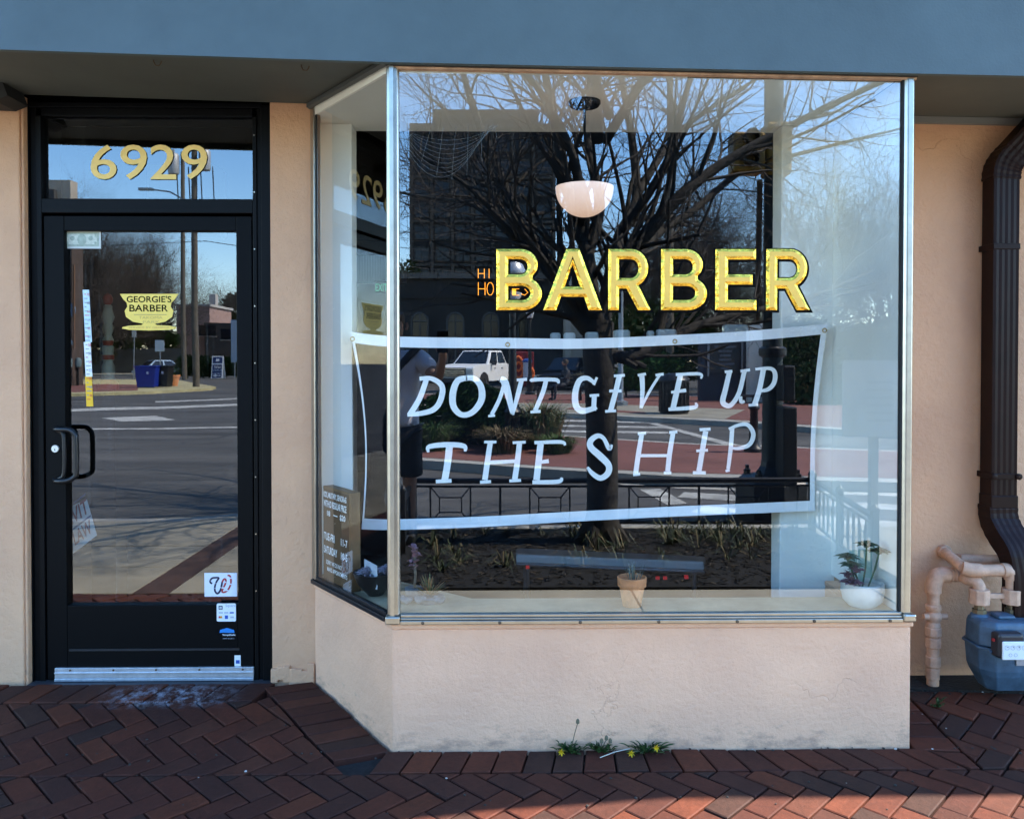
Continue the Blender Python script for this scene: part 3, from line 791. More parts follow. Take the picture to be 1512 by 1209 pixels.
# brush lettering, strokes (x, y, half width) in the photograph's own pixels, laid on the cloth
paint_w = M('painted_white', (.92, .91, .88), .6)
def P(*a): return [tuple(a[i:i + 3]) for i in range(0, len(a), 3)]
LET = {
 'D1': [P(630,560,3.4, 620,588,3.6, 606,611,3.6), P(620,559,2.6, 638,559,3, 653,570,3.6, 651,590,3.8, 641,604,3.6, 622,610,3.2, 602,612,2.4)],
 'O': [P(690,558,3.6, 676,562,4, 669,580,4.4, 670,600,4.2, 682,612,3.6, 698,608,3.8, 711,590,4.4, 710,570,4.2, 700,559,3.6, 688,558,3.4)],
 'N': [P(746,561,2.4, 738,588,2.6, 726,612,2.6), P(739,560,3.5, 746,566,5, 756,606,3.2, 757,611,1.6), P(757,611,2, 764,585,3, 770,561,3), P(721,614,1.6, 731,613,1.6), P(763,561,1.8, 778,560,2)],
 'T1': [P(783,563,1.6, 786,561,2.4, 800,560,2.4, 822,561,2.4, 824,566,1.4), P(806,562,3, 801,580,3, 790,606,3), P(783,608,1.8, 798,607,2)],
 'G': [P(881,557,1.6, 876,568,2), P(876,564,2.4, 866,558,3, 855,562,3.6, 849,580,4, 850,598,4.2, 858,606,4, 872,604,3.4, 880,600,3.4), P(877,584,3.2, 876,606,3.2), P(870,584,1.8, 884,583,1.8)],
 'I1': [P(914,555,3.4, 908,580,3.4, 901,606,3.4), P(906,555,1.8, 922,554,1.8), P(893,607,1.8, 909,606,1.8), P(899,577,1.8, 917,577,2)],
 'V': [P(947,554,3.4, 948,575,3, 946,602,2), P(946,602,1.6, 958,578,1.8, 973,554,1.8), P(941,554,1.8, 953,552,1.8), P(967,554,1.8, 979,552,1.8)],
 'E1': [P(1004,553,3.4, 998,580,3.6, 993,602,3.6), P(997,553,2, 1032,552,2, 1034,559,1.2), P(990,579,1.8, 1012,576,2.4), P(986,604,2.2, 1024,601,2.6, 1026,594,1.2)],
 'U': [P(1076,549,3.2, 1070,575,3.4, 1066,592,3.6, 1071,598,3.4, 1079,597,3, 1090,580,3, 1098,548,3), P(1069,549,1.8, 1080,548,1.8), P(1092,548,1.8, 1106,546,1.8), P(1092,585,2.2, 1093,593,2.4, 1098,592,1.6)],
 'P1': [P(1126,545,3.4, 1120,575,3.4, 1113,597,3.6), P(1114,545,1.6, 1136,544,2.4, 1143,552,3, 1141,566,3, 1132,575,2.6, 1119,577,1.6), P(1104,598,1.8, 1118,597,1.8)],
 'T2': [P(633,667,1.6, 634,659,3, 660,656,3.4, 685,658,3.2, 687,666,1.6), P(664,658,4.6, 661,685,4.4, 657,708,4.4), P(644,710,2.4, 667,709,2.4)],
 'H1': [P(724,653,3.4, 720,680,3.6, 716,708,3.6), P(767,653,3.4, 764,680,3.6, 760,707,3.6), P(720,682,2.4, 764,680,2.4), P(715,652,1.8, 733,652,1.8), P(757,653,1.8, 776,652,1.8), P(709,711,2, 725,710,2), P(752,709,2, 769,708,2)],
 'E2': [P(798,655,4.2, 795,682,4.2, 792,708,4.2), P(789,653,2.2, 828,652,2.4, 834,657,1.4), P(795,682,2.2, 810,680,2.6), P(786,711,2.4, 824,710,2.8, 829,704,1.6)],
 'S': [P(903,656,1.4, 899,662,2.8, 891,647,2.6, 882,643,3.2, 872,650,3.8, 872,660,4.2, 886,673,4.6, 898,686,4.2, 897,698,4, 886,705,3.6, 874,698,3, 867,689,1.6)],
 'H2': [P(947,640,3, 942,670,3.2, 938,698,3.2), P(993,638,3, 988,668,3.2, 985,695,3.2), P(943,672,2, 988,672,2), P(941,640,1.8, 953,639,1.8), P(987,638,1.8, 999,637,1.8), P(934,700,1.8, 944,699,1.8), P(979,697,1.8, 990,697,1.8)],
 'I2': [P(1041,636,3.4, 1036,665,3.4, 1031,695,3.4), P(1032,634,2, 1048,633,2), P(1022,697,2, 1041,697,2), P(1027,665,1.8, 1044,664,1.8)],
 'P2': [P(1080,632,2.8, 1078,660,2.8, 1074,692,2.4), P(1075,633,1.8, 1090,627,2.2, 1103,627,2.6, 1111,640,3, 1106,655,2.8, 1092,661,2.4, 1078,661,1.6), P(1070,695,1.6, 1076,693,2)],
}
pitch_px = FPX / (YBAN - CAM.y)
for k, strokes in LET.items():
    mb = MB()
    for si, st in enumerate(strokes):
        pp = smooth_line([Vector(q) for q in st], 5) if len(st) > 2 else [Vector(q) for q in st]
        ribbon(mb, [bp(q.x, q.y) for q in pp], [max(q.z, .6) * 1.12 / pitch_px for q in pp], YBAN - .012 - .0009 * si, .0008)
    mb.build('letter', paint_w, ban)

# pendant lamp
lp = Vector((onp(863, 300, .31).x, .31, 0))
lamp = thing('pendant_lamp', 'frosted bowl pendant lamp hanging from the ceiling of the display window', 'lamp', (lp.x, lp.y, 1.93))
mb = MB(); mb.lathe([(.0001, 2.345), (.055, 2.347), (.062, 2.356), (.062, 2.3655)], 24, (lp.x, lp.y, 0)); mb.build('ceiling_canopy', M('bronze', (.02, .02, .025), .25, metal=.8), lamp)
mb = MB(); mb.tube([(lp.x, lp.y, 2.345), (lp.x, lp.y, 2.05)], .005, 8); mb.build('rod', M('rod_black', (.002, .002, .002), .7, spec=.05), lamp)
zt0, zb0 = onp(863, 269, .20).z, onp(863, 318, .27).z
rr = .112
prof = [(.001, zb0)] + [(rr * math.sin(R(a)), zt0 - (zt0 - zb0) * math.cos(R(a))) for a in range(8, 91, 6)] + [(rr, zt0 + .004), (rr - .006, zt0 + .004)]
prof += [((rr - .006) * math.sin(R(a)), zt0 - (zt0 - zb0 - .006) * math.cos(R(a))) for a in range(88, 0, -8)]
mb = MB(); mb.lathe(prof, 32, (lp.x, lp.y, 0)); mb.build('shade', M('frosted_glass', (.8, .62, .52), .3, emit=(1.0, .62, .44), estr=.085), lamp)

# cobweb in the top corner of the pane
web = MB()
for k in range(9):
    dn = k * 6.5
    x0, x1 = 612 - k * 3, 736 - k * 2
    pts = []
    for i in range(13):
        t = i / 12
        px = x0 + (x1 - x0) * t + random.uniform(-1, 1); py = 196 + (1 - t) * 2 - 10 * t + dn * .55 * (1 - abs(2 * t - 1) ** 2) + 42 * (1 - (2 * t - 1) ** 2) * (.35 + k * .08)
        pts.append(onp(px, py, .03 + .03 * t))
    web.tube(pts, .00034, 3, caps=False)
for a in range(7):
    t = a / 6
    web.tube([onp(618 + 110 * t, 190 - 8 * t, .04), onp(600 + 134 * t, 205 + 60 * (1 - (2 * t - 1) ** 2), .045)], .0004, 3, caps=False)
tag(web.build('spider_web', M('web_silk', (.22, .22, .2), .5)), 'pale spider web hanging in arcs inside the top of the display window', 'spider web')

# neon greeting on the back wall of the shop
ny = 4.2
neon_m = M('neon_orange', (.9, .4, .05), .4, emit=(1.0, .36, .03), estr=.42)
neon = thing('neon_sign', 'thin orange neon greeting glowing inside the dark shop behind the gold lettering', 'neon sign', onp(740, 420, ny))
for s, x0, x1, y0, y1 in (('HI', 705, 728, 397, 411), ('HOMIES', 705, 781, 417, 436)):
    n = len(s); w = (x1 - x0) / n
    for i, ch in enumerate(s):
        a, b = x0 + i * w + w * .1, x0 + (i + 1) * w - w * .12; m_ = (a + b) / 2; ym = (y0 + y1) / 2
        S = {'H': [[(a, y0), (a, y1)], [(b, y0), (b, y1)], [(a, ym), (b, ym)]], 'I': [[(m_, y0), (m_, y1)]],
             'O': [[(m_ + (b - a) / 2 * math.cos(t * .628), ym + (y1 - y0) / 2 * math.sin(t * .628)) for t in range(11)]],
             'M': [[(a, y1), (a, y0), (m_, ym + 2), (b, y0), (b, y1)]], 'E': [[(b, y0), (a, y0), (a, y1), (b, y1)], [(a, ym), (b, ym)]],
             'S': [[(b, y0 + 2), (m_, y0), (a, y0 + 4), (m_, ym), (b, y1 - 4), (m_, y1), (a, y1 - 2)]]}[ch]
        mb = MB()
        for st in S: mb.tube([onp(p[0], p[1], ny) for p in st], .0024, 6)
        mb.build('tube_letter', neon_m, neon)
mb = MB(); a = onp(756, 436, ny - .1); b = onp(762, 412, ny - .1); mb.b2(a.x, b.x, a.y, a.y + .03, a.z, b.z); mb.build('amber_tube', M('amber', (.9, .45, .02), .4, emit=(1, .4, .02), estr=.35), neon, bevel=.01)

# exit sign and ribbed panel deep in the shop, seen through the splayed pane
ey = 6.2
ex = thing('exit_sign', 'small green exit sign glowing in the dark back of the shop', 'sign', onp(563, 424, ey))
a = onp(552, 433, ey); b = onp(575, 415, ey)
mb = MB(); mb.b2(a.x, b.x, ey, ey + .04, a.z, b.z); mb.build('housing', M('sign_teal', (.01, .03, .035), .6), ex)
mb = MB(); a2 = onp(554.5, 430, ey - .002); b2 = onp(572, 419, ey - .002); add_text(mb, 'EXIT', (a2.x, ey - .002, a2.z), (b2.x - a2.x, 0, 0), (0, 0, b2.z - a2.z), 0, .01)
mb.build('exit_letters', M('exit_green', (.05, .4, .2), .5, emit=(.06, .5, .22), estr=.09), ex)
pn = thing('ribbed_panel', 'pale ribbed metal panel on the back wall of the shop', 'panel', onp(550, 420, 6.6))
mb = MB()
a = onp(515, 418, 6.6); b = onp(600, 377, 6.6)
n = 22
for i in range(n):
    x0 = a.x + (b.x - a.x) * i / n; x1 = a.x + (b.x - a.x) * (i + .6) / n
    mb.b2(x0, x1, 6.6, 6.62, a.z, b.z)
mb.b2(a.x, b.x, 6.621, 6.63, a.z, b.z); mb.build('ribs', M('panel_grey', (.45, .5, .55), .4), pn)

# padded bench in the waiting area
bn = thing('bench', 'low waiting bench with pale blue padded top standing inside the shop below the banner', 'bench', (.95, 1.7, .03))
def bpnt(px, py, y): return onp(px, py, y)
L0, L1, R0, R1 = bpnt(762, 808, 1.85), bpnt(762, 818, 1.6), bpnt(1042, 821, 1.75), bpnt(1040, 829, 1.55)
mb = MB(); top = [L1, R1, R0, L0]
mb.raw(top + [p - Vector((0, 0, .05)) for p in top], [(0, 1, 2, 3), (4, 7, 6, 5), (0, 4, 5, 1), (1, 5, 6, 2), (2, 6, 7, 3), (3, 7, 4, 0)])
mb.build('seat', M('bench_vinyl', (.75, .82, .88), .25), bn, bevel=.012, seg=3)
mb = MB()
mb.tube([L1 - Vector((0, 0, .055)), R1 - Vector((0, 0, .055))], .012, 8); mb.build('rail', M('bench_steel', (.3, .32, .36), .3, metal=.9), bn)
for q in (L0.lerp(R0, .05), L1.lerp(R1, .06), L0.lerp(R0, .94), L1.lerp(R1, .95)):
    mb = MB(); mb.tube([(q.x, q.y, q.z - .05), (q.x, q.y, .03)], .012, 8); mb.build('leg', MATS['bench_steel'], bn)
red_glint = M('red_glint', (.6, .01, .02), .4, emit=(1, .03, .05), estr=.03)  # red dots standing in for reflected red lights, given their own glow
for px, py in ((779, 837), (1013, 851), (1013.5, 852), (971, 853), (982, 853)):
    c = onp(px, py, 1.5); mb = MB(); mb.box(c, (.02, .01, .016)); mb.build('red_light_dot', red_glint, bn)

# white things standing behind the banner's top hem
for i, (x0, x1, y0) in enumerate(((813, 828, 491), (833, 850, 491), (865, 884, 490), (907, 931, 487), (957, 967, 488), (971, 1000, 486), (1070, 1106, 479))):
    a = onp(x0, 500, 1.0); b = onp(x1, y0, 1.0)
    mb = MB(); mb.b2(a.x, b.x, 1.0, 1.06, a.z - .08, b.z)
    tag(mb.build('folded_towel', M('towel_grey', (.42, .44, .44), .9), bevel=.012, seg=3),
        ['small folded towel showing above the banner hem under the letter A', 'narrow folded towel above the banner hem left of the reflected tree trunk', 'folded towel above the banner hem in front of the reflected tree trunk', 'broad folded towel above the banner hem right of the tree trunk', 'smallest folded towel above the banner hem beside the third grommet', 'folded towel above the banner hem at the third grommet', 'widest folded towel above the banner hem under the last letters of the gold lettering'][i], 'towel', 'towels behind the banner')
mb = MB()
for i, q in enumerate(((813, 1106),)):
    a = onp(800, 512, 1.0); b = onp(1120, 512, 1.0); mb.b2(a.x, b.x, .98, 1.12, a.z - .16, a.z - .085)
tag(mb.build('towel_shelf', int_dark), 'dark shelf behind the banner carrying the row of towels', 'shelf')

# ------------------------------------------------------------------ plants on the display shelf
ZSH = ZSILL + .0225
terra = M('terracotta', (.62, .25, .10), .75, var=.28, scale=14, bump=.1)
soil = M('potting_soil', (.03, .022, .015), .95)
succ = M('succulent_green', (.10, .16, .09), .5, var=.3, scale=20)
succ_p = M('succulent_purple', (.20, .10, .13), .55, var=.35, scale=22)
def blade(mb, base, tip, w, mi=0, curve=.0, n=4):
    base, tip = Vector(base), Vector(tip); ax = tip - base; side = ax.cross(Vector((0, 0, 1)))
    if side.length < 1e-5: side = Vector((1, 0, 0))
    side.normalize(); up = side.cross(ax).normalized()
    L_, R_, C_ = [], [], []
    for i in range(n + 1):
        t = i / n; ww = w * (1 - t) ** .6 * (0.6 + .8 * t if t < .5 else 1) if t < 1 else 0
        p = base + ax * t + up * curve * math.sin(math.pi * t)
        L_.append(p + side * ww); R_.append(p - side * ww); C_.append(p - up * ww * .5)
    for i in range(n):
        mb.face([L_[i], L_[i + 1], C_[i + 1], C_[i]], mi, True); mb.face([C_[i], C_[i + 1], R_[i + 1], R_[i]], mi, True)
def rosette(mb, c, r, h, n, mi, rings=3, w=.3):
    for k in range(rings):
        f = 1 - k / rings
        for i in range(n - k):
            a = i * 2 * math.pi / (n - k) + k * .5 + random.uniform(-.1, .1)
            blade(mb, (c[0], c[1], c[2] + h * .2 * k), (c[0] + r * f * math.cos(a), c[1] + r * f * math.sin(a), c[2] + h * (.3 + .7 * (1 - f)) + random.uniform(-.004, .004)), r * w * f, mi, .01)
# terracotta pot
pc = onp(933, 895, .12); pc.z = ZSH
pot = thing('potted_plant', 'small terracotta pot with thin grey-green spikes on the window shelf', 'plant', pc)
mb = MB(); mb.lathe([(.001, 0), (.034, 0), (.046, .073), (.052, .073), (.0535, .105), (.0495, .107), (.0475, .094), (.001, .092)], 28, pc); mb.build('pot', terra, pot)
mb = MB()
for i in range(26):
    a = random.uniform(0, 6.28); r0 = random.uniform(0, .03)
    b0 = Vector((pc.x + r0 * math.cos(a), pc.y + r0 * math.sin(a), pc.z + .092))
    blade(mb, b0, b0 + Vector((math.cos(a) * random.uniform(0, .03), math.sin(a) * .02, random.uniform(.03, .075))), .0028, 0)
mb.build('leaves', M('grey_green', (.10, .13, .11), .6, var=.3, scale=30), pot)
# white planter with succulents in the right corner
pc = Vector((1.705, .115, ZSH))
pl = thing('planter', 'round white planter with purple and green succulents in the corner of the display shelf', 'plant', pc)
mb = MB(); mb.lathe([(.001, 0), (.05, 0), (.068, .02), (.075, .05), (.075, .083), (.070, .085), (.067, .07), (.001, .068)], 32, pc); mb.build('pot', M('white_ceramic', (.68, .68, .64), .35, var=.15, scale=8), pl)
mb = MB(); rosette(mb, (pc.x - .052, pc.y - .03, pc.z + .08), .05, .035, 10, 0, 3, .32); rosette(mb, (pc.x - .06, pc.y - .01, pc.z + .105), .035, .03, 8, 0, 2, .35); rosette(mb, (pc.x - .04, pc.y - .04, pc.z + .13), .035, .03, 8, 0, 2, .35); mb.build('purple_rosette', succ_p, pl)
mb = MB()
for (bx, bz, lean) in ((-.04, .17, -.02), (.0, .215, .01), (.035, .19, .02), (-.015, .14, -.03)):
    b0 = Vector((pc.x + bx * .6, pc.y, pc.z + .066)); t0 = Vector((pc.x + bx + lean, pc.y - .01, pc.z + bz))
    mb.tube([b0, b0.lerp(t0, .5) + Vector((.004, 0, 0)), t0], .0035, 6)
    rosette(mb, t0, .05, .025, 9, 0, 3, .3)
mb.build('stems', succ, pl)
mb = MB(); mb.b2(pc.x + .012, pc.x + .062, pc.y + .06, pc.y + .066, pc.z + .07, pc.z + .19); mb.b2(pc.x - .018, pc.x + .011, pc.y + .07, pc.y + .076, pc.z + .07, pc.z + .185); mb.build('card', M('mint_card', (.42, .6, .52), .5), pl)
# black bowl with pale succulents, left corner
pc = Vector((-.10, .27, ZSH))
bw = thing('succulent_bowl', 'dark bowl of pale succulents behind the steel corner post', 'plant', pc)
mb = MB(); mb.lathe([(.001, 0), (.03, .002), (.07, .05), (.085, .09), (.078, .09), (.062, .06), (.001, .055)], 28, pc); mb.build('bowl', M('dark_glaze', (.01, .01, .011), .3), bw)
mb = MB(); rosette(mb, (pc.x - .03, pc.y - .02, pc.z + .075), .05, .045, 12, 0, 4, .22); rosette(mb, (pc.x + .04, pc.y, pc.z + .08), .05, .04, 12, 0, 4, .22); mb.build('rosettes', M('succulent_pale', (.34, .30, .36), .5, var=.3, scale=25), bw)
# kalanchoe with dusky flowers, spiky aloe in a saucer
pc = onp(612, 862, .22); pc.z = ZSH
kl = thing('flowering_succulent', 'tall succulent with dusky pink ruffled head beside the steel corner post', 'plant', pc)
mb = MB(); mb.lathe([(.001, 0), (.03, 0), (.038, .04), (.034, .042), (.001, .038)], 20, pc); mb.build('pot', M('stone_pot', (.18, .17, .16), .8, var=.3, scale=20), kl)
mb = MB(); mb.tube([pc + Vector((0, 0, .035)), pc + Vector((.004, -.004, .09)), pc + Vector((0, 0, .16))], .005, 6); mb.build('stem', M('stem_brown', (.12, .09, .06), .7), kl)
mb = MB()
for k in range(16):
    a = k * 2.4; z = .115 + .075 * (k / 16) + random.uniform(-.012, .012); r = .034 * (1 - abs(k / 16 - .55))
    c = pc + Vector((0, 0, z))
    blade(mb, c, c + Vector((math.cos(a) * r, math.sin(a) * r, random.uniform(-.012, .022))), .017, 0, .006)
mb.build('head', succ_p, kl)
pc = onp(634, 866, .18); pc.z = ZSH
al = thing('spiky_succulent', 'low spiky olive and orange succulent in a stone dish on the display shelf', 'plant', pc)
mb = MB(); mb.lathe([(.001, 0), (.045, 0), (.055, .02), (.05, .022), (.001, .018)], 20, pc); mb.build('dish', MATS['stone_pot'], al)
mb = MB()
for k in range(46):
    a = random.uniform(0, 6.28); e = random.uniform(.2, 1.4); L_ = random.uniform(.05, .085)
    blade(mb, pc + Vector((0, 0, .025)), pc + Vector((math.cos(a) * math.cos(e) * L_, math.sin(a) * math.cos(e) * L_, .03 + math.sin(e) * L_)), .005, k % 2)
mb.build('spikes', [M('olive_spike', (.17, .15, .05), .6), M('rust_spike', (.30, .14, .05), .6)], al)
for i, (px, py) in enumerate(((598, 872), (620, 873), (646, 872))):
    c = onp(px, py, .16); c.z = ZSH + .014
    mb = MB(); mb.lathe([(.001, -.014)] + [(.026 * math.sin(R(a)), -.014 * math.cos(R(a))) for a in range(20, 170, 20)] + [(.001, .014)], 10, c)
    mb.xform(lambda v: v + Vector((.004 * math.sin(v.y * 90), .004 * math.sin(v.x * 120), .003 * math.sin(v.x * 150))))
    tag(mb.build('pebble', MATS['stone_pot']), ['grey pebble behind the steel corner post', 'grey pebble in front of the flowering succulent', 'grey pebble right of the spiky succulent'][i], 'pebble', 'pebbles on the display shelf')

# opening hours board leaning inside the splayed pane
brown = M('board_brown', (.10, .05, .018), .6, var=.15, scale=10)
frame_b = M('board_frame', (.17, .09, .035), .5, var=.2, scale=14)
t0, t1 = .055, .30
zb_, zt_ = ZSH, ZSH + .385
def bpt(t, off, z): q = sp(t, off); return Vector((q[0], q[1], z))
hb = thing('hours_board', 'brown box-framed opening hours board leaning inside the narrow side pane', 'sign', bpt((t0 + t1) / 2, -.05, ZSH))
mb = MB(); mb.prism([sp(t0, -.014), sp(t1, -.014), sp(t1, -.06), sp(t0, -.06)], zb_, zt_); mb.build('board', frame_b, hb, bevel=.003)
mb = MB(); mb.prism([sp(t0 + .006, -.0125), sp(t1 - .008, -.0125), sp(t1 - .008, -.0138), sp(t0 + .006, -.0138)], zb_ + .01, zt_ - .008); mb.build('face', brown, hb)
def htext(s, u0, u1, v0, v1, bold=.012):
    a = bpt(t0 + (t1 - t0) * u0, -.0115, zb_ + (zt_ - zb_) * v0); b = bpt(t0 + (t1 - t0) * u1, -.0115, zb_ + (zt_ - zb_) * v0)
    mb = MB(); add_text(mb, s, a, b - a, (0, 0, (zt_ - zb_) * (v1 - v0)), 0, bold); mb.build('text_line', paint_w, hb)
htext('KIDS, MILITARY, SENIOR-65', .05, .9, .88, .95, .02); htext('WITH ID REGULAR PRICE', .05, .9, .79, .86, .02)
htext('18', .18, .3, .70, .755, .02); htext('-', .42, .58, .72, .73); htext('$20', .66, .86, .69, .755, .02)
htext('TUE-FRI', .06, .46, .44, .52, .015); htext('11-7', .70, .93, .44, .515, .015)
htext('SATURDAY', .06, .56, .30, .38, .015); htext('10-5', .70, .93, .30, .375, .015)
htext('SORRY WE DO NOT', .14, .74, .19, .235, .012); htext('MAKE APPOINTMENTS', .18, .92, .12, .165, .012)
for i, (u0, u1, za, zb2, m_) in enumerate(((.33, .45, ZSH + .04, ZSH + .13, 0), (.325, .40, ZSH + .001, ZSH + .045, 1))):
    a = bpt(u0, -.06 - i * .012, za); b = bpt(u1, -.05 - i * .012, za)
    mb = MB(); u = (b - a)
    mb.raw([a, b, b + Vector((0, 0, zb2 - za)), a + Vector((0, 0, zb2 - za)), a + Vector((.002, .002, 0)), b + Vector((.002, .002, 0)), b + Vector((.002, .002, zb2 - za)), a + Vector((.002, .002, zb2 - za))], [(0, 1, 2, 3), (4, 7, 6, 5), (0, 4, 5, 1), (2, 6, 7, 3), (1, 5, 6, 2), (0, 3, 7, 4)], 0)
    tag(mb.build('card', [M('card_grey', (.42, .46, .52), .6, var=.2, scale=30)]), ['pale printed card standing behind the opening hours board', 'small pale card lying low beside the opening hours board'][i], 'card', 'cards by the hours board')

# through the door: turned barber-pole ornament, paper notice
oy = 1.25
oc = onp(160, 560, oy)
prof_px = [(1, 575), (14, 574), (14, 566), (9, 560), (9, 541), (7, 536), (6.5, 533), (8, 531), (8, 524), (7, 522), (8, 518), (8, 512), (6, 510), (7.5, 506), (8, 503), (6, 498), (5, 494), (7, 488), (8, 484), (6, 478), (8, 472), (9, 468), (7, 461), (6, 456), (6, 452), (4, 450), (6.5, 446), (7, 440), (5, 435), (1, 433)]
orn = thing('barber_pole_ornament', 'red and cream turned barber-pole ornament standing inside behind the door glass', 'ornament', (oc.x, oy, .03))
sc_ = (oy - CAM.y) / FPX
pr = [(r * sc_, onp(160, y, oy).z) for r, y in prof_px]
creamp = M('ornament_cream', (.85, .78, .6), .4); redp = M('ornament_red', (.6, .07, .04), .35)
mb = MB()
for i in range(len(pr) - 1):
    mid = (prof_px[i][1] + prof_px[i + 1][1]) / 2
    mi = 1 if (mid < 450 or 502 < mid < 511 or 523 < mid < 532 or mid > 560) else 0
    mb.lathe([pr[i], pr[i + 1]], 18, (oc.x, oy, 0), mi)
mb.build('turned_post', [creamp, redp], orn, merge=True)
mb = MB(); mb.b2(oc.x - .06, oc.x + .06, oy - .06, oy + .06, .03, pr[0][1]); mb.build('stand', int_dark, orn)
ntc = thing('paper_notice', 'tilted paper notice with red and blue capitals low behind the door glass', 'notice', onp(120, 790, .66))
mb = MB(); yn = .66
q = [onp(px, py, yn) for px, py in ((108, 817), (143, 790), (128, 737), (93, 752))]
mb.raw(q + [p + Vector((0, .002, 0)) for p in q], [(0, 1, 2, 3), (4, 7, 6, 5), (0, 4, 5, 1), (1, 5, 6, 2), (2, 6, 7, 3), (3, 7, 4, 0)]); mb.build('sheet', M('notice_paper', (.5, .5, .52), .7), ntc)
ux, uz = (q[1] - q[0]), (q[3] - q[0])
mb = MB(); off = Vector((0, -.0015, 0))
add_text(mb, 'EVIT', q[0] + uz * .56 + ux * .08 + off, ux * .84, uz * .32, 0, .02); add_text(mb, 'LAW', q[0] + uz * .12 + ux * .14 + off, ux * .74, uz * .30, 0, .02)
mb.build('capitals', M('notice_red', (.2, .03, .04), .6), ntc)
mb = MB()
for f in (.45, .94): 
    o_ = q[0] + uz * f + off; mb.face([o_ + ux * .05, o_ + ux * .95, o_ + ux * .95 + uz * .04, o_ + ux * .05 + uz * .04])
mb.build('rules', M('notice_blue', (.03, .05, .14), .6), ntc)
# white cabinet deep inside, seen through the transom
wc = thing('wall_cabinet', 'pale rounded cabinet high inside the shop seen through the transom', 'cabinet', onp(260, 270, 3.2))
a = onp(217, 345, 3.2); b = onp(315, 238, 3.2)
mb = MB(); mb.b2(a.x, b.x, 3.2, 3.5, a.z, b.z); mb.build('case', M('cabinet_white', (.5, .5, .5), .5), wc, bevel=.02)
mb = MB(); mb.b2(a.x + .02, b.x - .02, 3.19, 3.199, a.z + .02, (a.z + b.z) / 2); mb.build('shelf_front', M('cabinet_front', (.4, .4, .42), .5), wc)

